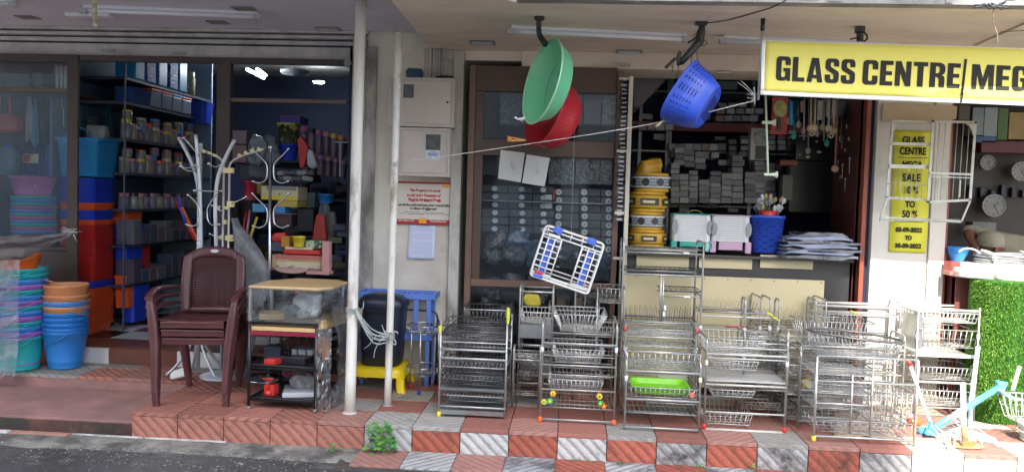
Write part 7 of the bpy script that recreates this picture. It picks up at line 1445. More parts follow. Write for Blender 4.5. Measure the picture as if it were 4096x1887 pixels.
# ================================================================== POSTER, CARDBOARD, HANGING RACK
m_yp = M('poster_yellow', (.64, .62, .04), .6, var=.04)
q0, q1 = at(3562, 520, Y=4.99), at(3720, 1012, Y=4.99); zt_, zb_ = q0.z, q1.z; xa, xb = at(3568, 760, Y=4.99).x, at(3718, 760, Y=4.99).x; w_ = xb-xa
t = thing('sale_poster', 'narrow yellow sale poster with black lettering on the pillar', 'poster', (xa, 4.988, zb_)); b = MB(); h = zt_-zb_; b.grid(lambda u, v: (w_*u, .004+.002*math.sin(v*14), h*v), 3, 30); b.build('paper', m_yp, t, solid=.0008)
def pt(s, v, size, sx=.8, off=.002): o = text('lettering', s, size, m_txt, (w_/2, -.0015, h*v), t, offset=off, sx=sx)
fz = lambda py: (at(3640, py, Y=4.988).z-zb_)/h
pt('GLASS', fz(562), .058); pt('CENTRE', fz(606), .058, .72); pt('MEGA', fz(660), .055); pt('SALE', fz(712), .062); pt('10 %', fz(762), .055); pt('TO', fz(818), .05); pt('50 %', fz(858), .058); pt('03-09-2022', fz(920), .036, .92); pt('TO', fz(952), .034); pt('30-09-2022', fz(984), .036, .92)
for py in (632, 888): b = MB(); b.box(w_*.1, w_*.9, -.0018, -.0008, h*fz(py), h*fz(py)+.003); b.build('rule', m_txt, t)
b = MB(); V = [at(3535, 415, Y=4.97), at(3830, 425, Y=4.97), at(3825, 478, Y=4.97), at(3690, 488, Y=4.97), at(3525, 485, Y=4.97)]; b.add([tuple(v) for v in V]+[tuple(v+Vector((0, .006, 0))) for v in V], [(0, 1, 2, 3, 4), (9, 8, 7, 6, 5)]+[(i, (i+1) % 5, (i+1) % 5+5, i+5) for i in range(5)])
tag(b.build('cardboard_sheet', M('cardboard', (.46, .36, .24), .8, var=.08, dirt=.3)), 'piece of tan cardboard fixed over the pillar under the banner', 'cardboard')
b = MB(); b.box(2.16-.31, 2.16-.02, 4.965, 4.984, .0, .1); 

m_hr = M('rack_ivory_metal', (.50, .50, .45), .35, .5, var=.12, vs=20)
t = thing('dish_rack', 'folding ivory metal dish rack hanging on the pillar in front of the poster', 'rack', at(3700, 500, Y=4.86)); IM = Matrix.Translation(-t.location)
def fl(n, P, Y, w=.014, th=.006, par=t, mat=m_hr, closed=False):
    b = MB(); b.M = IM; P = [at(x, y, Y=Y) for x, y in P]; 
    for i in range(len(P) if closed else len(P)-1):
        a_, c_ = P[i], P[(i+1) % len(P)]; d = (c_-a_); L_ = d.length; ang = math.atan2(d.z, d.x); b.obox((a_+c_)/2, (L_+w*.9, th, w), Matrix.Rotation(-ang, 3, 'Y'))
    return b.build(n, mat, par)
fl('frame', [(3570, 485), (3735, 490), (3715, 800), (3548, 790)], 4.86, closed=True); fl('frame', [(3732, 485), (3902, 490), (3880, 800), (3712, 808)], 4.83, closed=True)
fl('crossbar', [(3572, 575), (3722, 577)], 4.85, w=.016); fl('crossbar', [(3565, 665), (3718, 668)], 4.85, w=.022); fl('crossbar', [(3722, 692), (3888, 698)], 4.82, w=.012); fl('crossbar', [(3722, 706), (3886, 712)], 4.82, w=.006)
fl('lower_tray', [(3548, 792), (3520, 880), (3845, 888), (3880, 805)], 4.80, w=.009); fl('lower_tray', [(3525, 868), (3840, 884)], 4.78, w=.008)
b = MB(); b.M = IM; pa = at(3566, 490, Y=4.855); b.prism([(pa.x, pa.z-.006), (pa.x+.055, pa.z-.006), (pa.x+.03, pa.z-.02), (pa.x+.012, pa.z-.055), (pa.x, pa.z-.075)], 4.852, 4.857); b.build('corner_plate', m_hr, t)
b = MB(); b.M = IM; pa = at(3900, 492, Y=4.825); b.prism([(pa.x, pa.z-.006), (pa.x-.055, pa.z-.006), (pa.x-.03, pa.z-.02), (pa.x-.012, pa.z-.055), (pa.x, pa.z-.09)], 4.822, 4.827); b.build('corner_plate', m_hr, t)
for k in range(6):
    f = (k+1)/7; b = MB(); b.M = IM; b.tube([at(3736+166*f, 492, Y=4.83), at(3713+168*f, 803, Y=4.83)], .0022, 5); b.build('wire', m_hr, t)
    b = MB(); b.M = IM; b.tube([at(3566+150*f*.95, 672, Y=4.85), at(3554+160*f*.95, 795, Y=4.84)], .002, 5); b.build('wire', m_hr, t)
b = MB(); b.M = IM; b.tube([at(3548, 735, Y=4.845), at(3716, 742, Y=4.845)], .002, 5); b.build('wire', m_hr, t)
b = MB(); b.M = IM
for k in range(34): b.obox(at(3530+9.2*k, 877, Y=4.776), (.004, .003, .006))
b.build('tray_notches', m_wd, t, kind='stuff')
for px in (3755, 3840): b = MB(); b.M = IM; b.obox(at(px, 755, Y=4.81), (.006, .004, .10)); b.build('hook', m_hr, t)
# ================================================================== WIRE RACKS ON THE PLATFORM
m_wht = M('wire_white', (.56, .56, .52), .4, .15, var=.08); m_tin = M('tin_sheet', (.42, .43, .43), .3, .85, var=.15, vs=12, stretch=(1, 6, 1))
m_dwire = M('wire_dark', (.16, .16, .16), .35, .85, var=.25, vs=20); m_wtub = M('tube_steel', (.44, .44, .42), .38, .65, var=.12, vs=20, dirt=.3, dcol=(.2, .19, .16), ds=12)
def rect(x0, x1, y0, y1, z, r, b, n=6): b.tube([(x0, y0, z), (x1, y0, z), (x1, y1, z), (x0, y1, z)], r, n, closed=True)
def shelf_wire(t, x0, x1, y0, y1, z, mat, pitch=.024, along=False, nm_='wire_shelf'):
    pitch = max(pitch, .026) if along or pitch > .0145 else pitch*1.7; b = MB(); rect(x0, x1, y0, y1, z, .0034, b); 
    if along:
        n = max(2, int((y1-y0)/pitch)); [b.tube([(x0, y0+(y1-y0)*i/n, z+.002), (x1, y0+(y1-y0)*i/n, z+.002)], .0016, 4) for i in range(1, n)]
    else:
        n = max(2, int((x1-x0)/pitch)); [b.tube([(x0+(x1-x0)*i/n, y0, z+.003), (x0+(x1-x0)*i/n, y1, z+.003)], .0017, 4) for i in range(1, n)]
        b.tube([(x0, (y0+y1)/2, z), (x1, (y0+y1)/2, z)], .0022, 4)
    return b.build(nm_, mat, t)
def basket(t, x0, x1, y0, y1, z, h, mat, pitch=.022, ins=.012, wr=.0021, nm_='wire_basket', mid=True):
    pitch = max(.023, pitch*1.15); b = MB(); X0, X1, Y0, Y1 = x0+ins, x1-ins, y0+ins, y1-ins; rect(x0, x1, y0, y1, z+h, .0035, b); rect(X0, X1, Y0, Y1, z, .0026, b)
    if mid: rect(x0+ins/2, x1-ins/2, y0+ins/2, y1-ins/2, z+h*.5, .0015, b, 4)
    n = max(2, int((x1-x0)/pitch))
    for i in range(n+1):
        f = i/n; xa, xb = x0+(x1-x0)*f, X0+(X1-X0)*f; b.tube([(xa, y0, z+h), (xb, Y0, z), (xb, Y1, z), (xa, y1, z+h)], wr, 4)
    n = max(2, int((y1-y0)/pitch/1.8))
    for i in range(1, n):
        f = i/n; ya, yb = y0+(y1-y0)*f, Y0+(Y1-Y0)*f; b.tube([(x0, ya, z+h), (X0, yb, z), (X1, yb, z), (x1, ya, z+h)], wr, 4)
    return b.build(nm_, mat, t)
def tray(t, x0, x1, y0, y1, z, mat, h=.012, nm_='solid_shelf'):
    b = MB(); b.box(x0, x1, y0, y1, z, z+.002); b.box(x0, x1, y0-.0022, y0-.0002, z-h*.4, z+h); b.box(x0, x1, y1+.0002, y1+.0022, z-.0, z+h); return b.build(nm_, mat, t)
def spikes(t, x0, x1, y, z, h, mat, pitch=.034, n_=2, dy=.05):
    b = MB()
    for k in range(n_):
        yy = y+dy*k; x = x0; P = []; up_ = False
        while x <= x1: P.append((x, yy, z+(h if up_ else 0))); x += pitch/2; up_ = not up_
        b.tube(P, .0021, 4); b.tube([(x0, yy, z), (x1, yy, z)], .0026, 5)
    return b.build('plate_spikes', mat, t)
def pins(t, x0, x1, y, z, h, mat, pitch=.03, rows=2, dy=.06):
    b = MB()
    for k in range(rows):
        n = int((x1-x0)/pitch)
        for i in range(n+1): x = x0+(x1-x0)*i/n; b.tube([(x, y+dy*k, z), (x+.004, y+dy*k+.01, z+h)], .0018, 4)
        b.tube([(x0, y+dy*k, z), (x1, y+dy*k, z)], .0026, 5)
    return b.build('plate_pins', mat, t)
def side_frame(t, x, y0, y1, z0, z1, mat, r=.0062, lean=0, hoop=True):
    b = MB(); R = min(.035, (y1-y0)/3)
    if hoop: P = [(x, y0, z0)]+arc((x, y0+R, z1-R), R, PI, PI/2, 5, 1, 2)+arc((x, y1-R, z1-R), R, PI/2, 0, 5, 1, 2)+[(x, y1, z0)]
    else: P = [(x, y0, z0), (x, y0, z1)]
    P = [(q[0]+lean*(q[2]-z0), q[1], q[2]) for q in P]; b.tube(P, r, 8); o = b.build('post', mat, t)
    if not hoop: b = MB(); b.tube([(x+lean*0, y1, z0), (x+lean*(z1-z0), y1, z1)], r, 8); b.build('post', mat, t)
    return o
def caps(t, pts, mat, r=.012, nm_='foot'):
    for p in pts: b = MB(); b.lathe([(r*.8, -.012), (r, -.009), (r, .012), (r*.8, .015)], 10, p, cap0=True, cap1=True); b.build(nm_, mat, t)
def zpx(px, py, Y): return at(px, py, Y=Y).z
def rack(lb, x0, x1, y0, y1, top, specs, mat=None, foot=None, feet=(0, 1), hoop=True, r=.0056, name='kitchen_rack', group='wire kitchen racks set out on the platform', conn=True, lean=0, rz=0):
    mat = mat or m_wtub; t = thing(name, lb, 'rack', (x0, y0, .004), rz, group); w_, d = x1-x0, y1-y0
    for x in (0, w_): side_frame(t, x, 0, d, .0, top, mat, r, lean, hoop)
    for sp in specs:
        k, z = sp[0], sp[1]; m = sp[2] if len(sp) > 2 and sp[2] else m_wire; kw = sp[3] if len(sp) > 3 else {}
        xa, xb = w_*kw.pop('a', 0), w_*kw.pop('b', 1)
        if k == 'w': shelf_wire(t, xa, xb, .004, d-.004, z, m, **kw)
        elif k == 'b': basket(t, xa, xb, .004, d-.004, z, kw.pop('h', .05), m, **kw)
        elif k == 't': tray(t, xa, xb, .004, d-.004, z, m, **kw)
        elif k == 'bar':
            rr = kw.get('r', .0055); [MB().tube([(xa, yy, z), (xb, yy, z)], rr, 7).build('rail', m, t) for yy in (0., d)]
        elif k == 's': spikes(t, xa, xb, .03, z, kw.pop('h', .06), m, n_=3, dy=(d-.06)/2.2, **kw)
        elif k == 'p': pins(t, xa, xb, .03, z, kw.pop('h', .06), m, rows=3, dy=(d-.06)/2.2, **kw)
        elif k == 'v': b = MB(); b.tube([(xa, 0, z), (xa, 0, kw['z1'])], .0055, 7); b.build('post', m, t)
    if foot is not None: caps(t, [((0, w_)[i], 0, .01) for i in feet], foot)
    if conn: caps(t, [(0+lean*top*.7, 0, top*.72), (w_+lean*top*.7, 0, top*.74)], P_['white'], .009, 'joint')
    return t
Z = lambda px, py, Y=4.25: zpx(px, py, Y)
# --- 1 leftmost dark dense rack
y_ = 4.25; z_ = lambda py: Z(1890, py, y_)-.004
m_wire = M('stainless_dull', (.50, .50, .47), .38, .65, var=.2, vs=30)
t = rack('dark steel rack with many close solid shelves, leftmost on the platform, yellow foot', -.664, -.308, y_, 4.60, z_(1285), [('b', z_(1390), m_dwire, dict(h=.07, pitch=.014)), ('bar', z_(1400), m_wtub, dict(r=.008)), ('bar', z_(1435), m_wtub, dict(r=.0075)), ('b', z_(1490), m_dwire, dict(h=.06, pitch=.013)), ('b', z_(1540), m_dwire, dict(h=.05, pitch=.013)),
    ('t', z_(1560), m_tin, dict(h=.010)), ('w', z_(1585), m_wire, dict(pitch=.012)), ('w', z_(1605), m_dwire, dict(pitch=.012)), ('bar', z_(1628), m_wtub, dict(r=.0065)), ('t', z_(1655), m_tin, dict(h=.018)), ('w', z_(1470), m_wire, dict(pitch=.011)), ('w', z_(1520), m_dwire, dict(along=True, pitch=.016)), ('bar', z_(1370), m_wire, dict(r=.004)), ('w', z_(1345), m_dwire, dict(along=True, pitch=.02)), ('w', z_(1305), m_dwire, dict(pitch=.016))], foot=P_['yellow'], feet=(0,), conn=False, hoop=False)
m_tape_y = M('tape_lime', (.62, .70, .05), .5)
for (x_, py, lb) in ((-.668+.0, 1320, 'left'), (-.305, 1255, 'right')):
    b = MB(); q = Z(1890, py, y_); b.loft([[Vector((x_+.010*math.cos(a)*s_, y_-.004+.010*math.sin(a), q+zz)) for a in [2*PI*i/8 for i in range(8)]] for zz, s_ in ((-.045 if lb == 'right' else -.02, .6), (0, 1.0), (.04 if lb == 'right' else .02, .8))]); tag(b.build('marker_tape', m_tape_y), f'lime yellow tape tag on the {lb} post of the leftmost dark rack', 'tape')
# behind it, black wire dish drainer
t = rack('black wire dish drainer rack behind the leftmost dark rack', -.60, -.33, 4.72, 4.98, Z(1900, 1225, 4.72), [('b', Z(1900, 1300, 4.72), m_dwire, dict(h=.09, pitch=.016)), ('bar', Z(1900, 1240, 4.72), m_wire, dict(r=.004)), ('w', Z(1900, 1330, 4.72), m_dwire), ('w', Z(1900, 1400, 4.72), m_dwire), ('w', Z(1900, 1470, 4.72), m_dwire)], mat=m_dwire, conn=False)
# --- 2 rear rack with grey panel
y_ = 4.62; z_ = lambda py: Z(2095, py, y_)-.004
t = rack('narrow steel rack with a plain grey tin panel, standing behind the second and first racks', -.265, -.075, y_, 4.88, z_(1145), [('bar', z_(1165)), ('b', z_(1290), m_wht, dict(h=.06, pitch=.016)), ('t', z_(1335), m_tin, dict(h=.055)), ('bar', z_(1378), m_wire), ('bar', z_(1415), m_wht), ('b', z_(1460), m_wire, dict(h=.04)), ('bar', z_(1492), m_wht), ('t', z_(1500), m_tin, dict(h=.03)), ('bar', z_(1530), m_wht), ('w', z_(1580), m_wire)], conn=False)
# --- 3 four basket rack
y_ = 4.25; z_ = lambda py: Z(2300, py, y_)-.004
t = rack('steel rack with tiered fruit baskets and flower shaped wheels, orange feet', -.118, .274, y_, 4.58, z_(1290), [('b', z_(1330), m_wire, dict(h=.095, a=.14, b=.86, ins=.04, pitch=.018)), ('bar', z_(1375), m_wtub, dict(r=.0065)), ('b', z_(1450), m_wire, dict(h=.07, a=.14, b=.84, ins=.02, pitch=.014)), ('bar', z_(1425), m_wire, dict(r=.003)), ('bar', z_(1462), m_wtub, dict(r=.0055)),
    ('b', z_(1562), m_wire, dict(h=.055, a=.1, b=.84, pitch=.016)), ('bar', z_(1500), m_wire, dict(r=.0035)), ('bar', z_(1560), m_wtub, dict(r=.0055)), ('w', z_(1632), m_wire, dict(pitch=.018)), ('bar', z_(1680), m_wtub, dict(r=.006))], foot=P_['hot'])
for j, (x, y, c1, c2) in enumerate(((2176, 1605, 'yellow', 'green'), (2200, 1602, 'green', 'yellow'), (2212, 1572, 'yellow', 'hot'), (2398, 1583, 'yellow', 'olive'), (2403, 1612, 'green', 'yellow'), (2415, 1622, 'hot', 'yellow'))):
    q = at(x, y, Y=4.23); tw2 = thing('wheel', f'small {("yellow and green","green and yellow","yellow and orange","yellow and olive","green and yellow","orange and yellow")[j]} flower wheel on the basket rack, {["far left","left, lower","left, upper","right, upper","right, lower","far right"][j]}', 'wheel', q, 0, 'flower shaped wheels on the basket rack'); b = MB(); b.M = Matrix.Rotation(PI/2, 4, 'X')
    b.loft([[Vector((.0145*(1+.14*math.cos(6*a))*math.cos(a), .0145*(1+.14*math.cos(6*a))*math.sin(a), zz)) for a in [2*PI*i/30 for i in range(30)]] for zz in (-.008, .008)], False); b.build('petals', P_[c1], tw2); b = MB(); b.M = Matrix.Rotation(PI/2, 4, 'X'); b.lathe([(.007, .008), (.006, .012)], 12, cap1=True); b.build('hub', P_[c2], tw2)
# behind: square top basket rack
y_ = 4.78; z_ = lambda py: Z(2440, py, y_)-.004
t = rack('tall steel rack with a dense square basket on top, behind the flower wheeled rack', .055, .345, y_, 5.04, z_(1150), [('b', z_(1212), m_wire, dict(h=.085, a=.45, b=1, pitch=.013)), ('b', z_(1195), m_dwire, dict(h=.03, b=.8, pitch=.018)), ('w', z_(1290), m_wire), ('b', z_(1350), m_wire, dict(h=.06, pitch=.015)), ('w', z_(1420), m_wire), ('w', z_(1500), m_wire), ('v', 0, m_wtub, dict(a=.45, z1=z_(1150)))], conn=False)
b = MB(); 
# --- 4 tall draining rack above
y_ = 4.66; z_ = lambda py: Z(2660, py, y_)-.004
t = rack('tall steel plate rack whose top reaches the counter, with plate pins halfway up', .322, .776, y_, 4.92, z_(965), [('w', z_(998), m_wtub, dict(pitch=.026)), ('bar', z_(1012), m_wtub, dict(r=.0055)), ('w', z_(1082), m_dwire, dict(pitch=.028)), ('bar', z_(1100), m_wtub, dict(r=.0058)), ('w', z_(1162), m_dwire, dict(a=.5, pitch=.028)), ('bar', z_(1182), m_wtub, dict(a=.5, r=.0055)),
    ('p', z_(1290), m_dwire, dict(h=.07, pitch=.029)), ('bar', z_(1290), m_wtub, dict(r=.0058)), ('w', z_(1312), m_wire, dict(pitch=.02)), ('bar', z_(1440), m_wtub), ('w', z_(1560), m_wire), ('v', z_(1296), m_wtub, dict(a=.485, z1=z_(1096))), ('v', z_(1296), m_wtub, dict(a=.515, z1=z_(1096)))], conn=False)
for j, (px, py) in enumerate(((2745, 1012), (2748, 1186), (2660, 1230), (2655, 1255))): b = MB(); q = at(px, py, Y=4.65)-t.location; b.box(q.x-.016 if j < 2 else q.x-.006, q.x+.016 if j < 2 else q.x+.006, q.y-.004, q.y+.0, q.z-.005 if j < 2 else q.z-.014, q.z+.005 if j < 2 else q.z+.014); b.build('sticker', P_['white'], t)
b = MB(); q = at(2828, 985, Y=4.65)-t.location; b.box(q.x-.012, q.x+.010, q.y-.012, q.y+.01, q.z-.03, q.z+.02); b.build('hinge_cap', M('cap_tealgrey', (.18, .38, .36), .4), t, bevel=.004)
# --- 5 front rack with green tray
y_ = 4.175; z_ = lambda py: Z(2650, py, y_)-.004
t = rack('steel rack holding a bright lime tray, in front of the tall plate rack', .325, .705, y_, 4.50, z_(1440), [('b', z_(1478), m_wire, dict(h=.085, pitch=.024)), ('bar', z_(1488), m_wtub, dict(r=.0085)), ('b', z_(1592), m_wire, dict(h=.05, pitch=.022)), ('bar', z_(1600), m_wtub, dict(r=.0075)), ('w', z_(1612), m_wire, dict(a=.3, along=True, pitch=.014)), ('w', z_(1655), m_wire, dict(pitch=.02)), ('bar', z_(1712), m_wtub, dict(r=.0065))])
lt = thing('tray', 'bright lime green plastic tray lying in the front steel rack', 'tray', (.515, 4.33, z_(1590)+.012)); b = MB(); b.loft([ring(0, 0, z, a, c, 20, 6) for z, a, c in ((0, .135, .12), (.028, .15, .135), (.032, .156, .14), (.030, .148, .132), (.004, .132, .117))], False, True, True); b.build('body', M('lime', (.22, .62, .03), .4), lt)
pbox('pale_board', 'pale green ribbed board leaning behind the lime tray', 'board', 2635, 1500, 2745, 1550, 4.49, .01, M('board_celadon', (.45, .52, .36), .5, var=.15, vs=6, stretch=(.3, 1, 9)))
q = at(2768, 1580, Y=4.17); b = MB(); b.M = Matrix.Translation(q) @ Matrix.Rotation(PI/2, 4, 'X'); b.lathe([(.016, -.006), (.017, 0), (.012, .006)], 14, cap0=True, cap1=True); tag(b.build('round_disc', M('terracotta_plastic', (.50, .17, .11), .5)), 'terracotta round knob at the right end of the lime tray', 'knob')
# rack behind 5
y_ = 4.44; z_ = lambda py: Z(2660, py, y_)-.004
t = rack('mid height steel rack between the lime tray rack and the tall plate rack', .335, .72, y_-.0, 4.64, z_(1300), [('b', z_(1345), m_wire, dict(h=.035, pitch=.02)), ('bar', z_(1350), m_wire, dict(r=.005)), ('w', z_(1388), m_wht, dict(pitch=.026)), ('bar', z_(1408), m_wire, dict(r=.005)), ('w', z_(1470), m_wire), ('w', z_(1550), m_wire)])
caps(t, [(-.005, -.01, z_(1318)), (.385, -.01, z_(1318))], M('cap_red', (.35, .08, .06), .5), .012, 'joint')
# --- 6 white wire rack
y_ = 4.262; z_ = lambda py: Z(2980, py, y_)-.004
t = rack('pale wire rack with zigzag plate holder and white mesh baskets, red feet', .748, 1.164, y_, 4.60, z_(1355), [('b', z_(1415), m_wht, dict(h=.07, b=.72, pitch=.026)), ('bar', z_(1392), m_wht, dict(r=.004)), ('bar', z_(1420), m_wht, dict(r=.0065)), ('bar', z_(1436), m_wht, dict(r=.004)), ('b', z_(1480), m_wht, dict(h=.045, a=.1, b=.65, pitch=.022)), ('t', z_(1528), m_wht, dict(h=.004)), ('w', z_(1524), m_wht, dict(along=True, pitch=.03)), ('bar', z_(1542), m_wht, dict(r=.0065)),
    ('b', z_(1590), m_wht, dict(h=.035, a=.08, b=.62)), ('b', z_(1702), m_wht, dict(h=.058, b=.6, pitch=.024)), ('bar', z_(1652), m_wht, dict(r=.005)), ('bar', z_(1722), m_wht, dict(r=.0075))], mat=m_wtub, foot=P_['red'])
y_ = 4.66; z_ = lambda py: Z(2960, py, y_)-.004
t = rack('steel rack with a high zigzag plate row and bent handles, behind the pale wire rack', .775, 1.165, y_, 4.88, z_(1190), [('s', z_(1255), m_dwire, dict(h=.065, b=.85)), ('bar', z_(1250), m_wire, dict(r=.003)), ('bar', z_(1268), m_wht, dict(r=.0058)), ('w', z_(1325), m_wht, dict(pitch=.010)), ('w', z_(1400), m_wire), ('w', z_(1500), m_wire)])
b = MB(); b.tube([at(2905, 1305, Y=4.64), at(2985, 1308, Y=4.64)], .006, 6); tag(b.build('red_stick', M('red_grip', (.40, .06, .05), .5)), 'thin red grip lying on the tin shelf behind the pale wire rack', 'grip')
# handle hoops group 7
y_ = 4.74; z_ = lambda py: Z(3180, py, y_)-.004
t = rack('low steel rack with a zigzag plate row left of the oval basket', 1.13, 1.50, y_, 5.0, z_(1195), [('s', z_(1300), m_dwire, dict(h=.075, a=.05, b=.72)), ('w', z_(1312), m_dwire, dict(b=.75)), ('bar', z_(1345), m_wht), ('bar', z_(1392), m_wht, dict(r=.009)), ('w', z_(1425), m_wht, dict(pitch=.018)), ('w', z_(1455), m_wht, dict(along=True, pitch=.013)), ('w', z_(1490), m_wire, dict(pitch=.018)), ('bar', z_(1540), m_wht, dict(r=.007)), ('w', z_(1560), m_tin, dict(along=True, pitch=.013)), ('w', z_(1600), m_wire), ('bar', z_(1650), m_wtub)])
y_ = 4.55
t = rack('short steel rack with bent black topped handles, right behind the pale wire rack', 1.02, 1.21, 4.64, 4.74, Z(3090, 1200, 4.64), [('bar', Z(3090, 1350, 4.64)), ('bar', Z(3090, 1480, 4.64)), ('w', Z(3090, 1600, 4.64)), ('w', Z(3090, 1420, 4.64), m_wht)], conn=True)
for j, (px, py) in enumerate(((3083, 1258), (3105, 1275), (3415, 1250))): b = MB(); q = at(px, py, Y=4.6); b.tube([q+Vector((-.018, 0, .008)), q, q+Vector((.02, 0, -.012))], .0065, 6, r2=.003); tag(b.build('marker_tape', m_tape_y), f'lime yellow tape knot on a steel handle, {["upper of two near the pale rack","lower of two near the pale rack","beside the oval basket"][j]}', 'tape')
q = at(3228, 1530, Y=4.5); b = MB(); b.box(q.x-.02, q.x+.025, 4.5, 4.56, q.z-.03, q.z+.02); tag(b.build('yellow_pack', P_['yellow']), 'yellow packet inside the racks left of the tall ivory posts', 'packet')
q = at(3232, 1490, Y=4.5); b = MB(); b.box(q.x-.02, q.x+.02, 4.5, 4.56, q.z-.025, q.z+.01); tag(b.build('orange_pack', m_kra), 'orange brown packet above the yellow packet', 'packet')
# --- 8 ivory posts rack
y_ = 4.135; z_ = lambda py: Z(3460, py, y_)-.004; m_ivt = M('tube_ivory_steel', (.55, .54, .48), .3, .7, var=.12, vs=20)
t = rack('broad ivory steel rack at the platform edge, yellow foot, oval basket on top', 1.277, 1.772, y_, 4.42, z_(1432), [('bar', z_(1430), m_ivt, dict(r=.007)), ('w', z_(1478), m_wire, dict(b=.58, pitch=.018)), ('bar', z_(1530), m_ivt, dict(r=.0065)), ('w', z_(1545), m_wire, dict(pitch=.03, b=.55)), ('w', z_(1505), m_wht, dict(along=True, pitch=.014, b=.55)), ('w', z_(1580), m_wht, dict(along=True, pitch=.014, b=.55)), ('bar', z_(1620), m_ivt, dict(r=.0065, b=.55)), ('w', z_(1640), m_wire, dict(b=.55, along=True, pitch=.02)),
    ('b', z_(1735), m_wire, dict(h=.06, a=.02, b=.98, pitch=.03)), ('bar', z_(1752), m_ivt, dict(r=.007)), ('v', 0, m_ivt, dict(a=.56, z1=z_(1432))), ('v', z_(1735), m_ivt, dict(a=.36, z1=z_(1500))), ('b', z_(1700), m_wire, dict(h=.17, a=.60, b=.97, ins=.01, pitch=.02))], mat=m_ivt, foot=P_['yellow'], feet=(0,), conn=False, hoop=False, r=.0075)
y_ = 4.46; z_ = lambda py: Z(3330, py, y_)-.004
t = rack('ivory steel rack of thin shelves behind the left half of the broad rack', 1.22, 1.60, y_, 4.70, z_(1330), [('w', z_(1440), m_wire, dict(pitch=.016)), ('w', z_(1400), m_wht, dict(pitch=.02)), ('w', z_(1470), m_tin, dict(pitch=.012)), ('w', z_(1510), m_wht, dict(along=True, pitch=.016)), ('b', z_(1590), m_wire, dict(h=.05, pitch=.016)), ('w', z_(1640), m_tin, dict(along=True, pitch=.015)), ('bar', z_(1670), m_ivt)], mat=m_ivt)
# more racks crowding behind
y_ = 4.88; z_ = lambda py: Z(2240, py, y_)-.004
rack('dull steel rack close to the low pane, behind the panel rack', -.10, .20, y_, 5.06, z_(1215), [('b', z_(1290), m_dwire, dict(h=.06, pitch=.015)), ('bar', z_(1240)), ('w', z_(1360), m_wire, dict(pitch=.016)), ('b', z_(1440), m_wire, dict(h=.05)), ('w', z_(1510), m_wire)], conn=False)
y_ = 4.50; z_ = lambda py: Z(2120, py, y_)-.004
rack('low steel rack between the leftmost dark rack and the flower wheeled rack', -.285, -.135, y_, 4.60, z_(1390), [('b', z_(1450), m_wire, dict(h=.05, pitch=.014)), ('b', z_(1520), m_dwire, dict(h=.04, pitch=.014)), ('w', z_(1580), m_wire, dict(pitch=.015)), ('bar', z_(1440))], conn=False)
y_ = 4.44; z_ = lambda py: Z(3080, py, y_)-.004
rack('steel rack with bent top bars between the pale wire rack and the broad ivory rack', .98, 1.21, y_, 4.62, z_(1330), [('bar', z_(1375)), ('w', z_(1400), m_wire, dict(pitch=.018)), ('b', z_(1480), m_dwire, dict(h=.05, pitch=.018)), ('w', z_(1540), m_wire, dict(pitch=.018, along=True)), ('b', z_(1640), m_wire, dict(h=.04)), ('bar', z_(1560), m_wht)], conn=True)
y_ = 4.52; z_ = lambda py: Z(3560, py, y_)-.004
rack('ivory steel rack behind the right half of the broad rack, tall mesh inside', 1.63, 1.86, y_, 4.72, z_(1340), [('b', z_(1460), m_wire, dict(h=.06, pitch=.018)), ('w', z_(1500), m_wht, dict(pitch=.016)), ('b', z_(1600), m_wire, dict(h=.06, pitch=.018)), ('b', z_(1690), m_wire, dict(h=.05, pitch=.02)), ('bar', z_(1400), m_wht)], mat=m_ivt, conn=False)
y_ = 4.36; z_ = lambda py: Z(3220, py, y_)-.004
rack('narrow steel rack squeezed between the pale rack and the yellow footed rack', 1.195, 1.262, y_, 4.62, z_(1400), [('b', z_(1500), m_wire, dict(h=.05)), ('w', z_(1580), m_wire, dict(along=True, pitch=.02)), ('b', z_(1660), m_dwire, dict(h=.04))], conn=False)
# oval basket
ob_ = thing('oval_basket', 'big oval wire basket with a thick dark rim lying on the broad ivory rack', 'basket', (1.53, 4.34, Z(3460, 1432, 4.34)+.015)); a_, c_, h = .245, .15, .105
b = MB(); rim = [Vector((a_*math.cos(t1), c_*math.sin(t1), h+.02*math.cos(t1)*-1)) for t1 in [2*PI*i/40 for i in range(40)]]; b.tube(rim, .0065, 7, closed=True); b.build('rim', M('rim_gunmetal', (.22, .21, .20), .3, .8), ob_)
b = MB()
for f, z in ((.96, h*.66), (.92, h*.33), (.86, 0.002)): b.tube([Vector((q.x*f, q.y*f, z)) for q in rim], .0028 if z < .01 else .0018, 5, closed=True)
for i in range(40): q = rim[i]; b.tube([q, (q.x*.86, q.y*.86, 0)], .0018, 4)
for i in range(-9, 10): x = i*.022; yv = c_*.86*math.sqrt(max(0, 1-(x/(a_*.86))**2)); b.tube([(x, -yv, 0), (x, yv, 0)], .0018, 4)
for i in range(-5, 6): y = i*.022; xv = a_*.86*math.sqrt(max(0, 1-(y/(c_*.86))**2)); b.tube([(-xv, y, 0.002), (xv, y, 0.002)], .0018, 4)
b.build('basket_wires', m_wire, ob_)
ob2 = thing('wire_basket', 'rectangular dish basket with curved divider wires, behind the oval basket', 'basket', (1.30, 4.52, Z(3400, 1395, 4.5)))
basket(ob2, 0, .40, 0, .22, 0, .14, m_wire, pitch=.02, ins=.03)
b = MB()
for k in range(9): x = .06+.03*k; b.tube(arc((x, .10, .0), .055, 0, PI, 8, 1, 2), .0022, 5)
b.build('divider', m_wire, ob2)
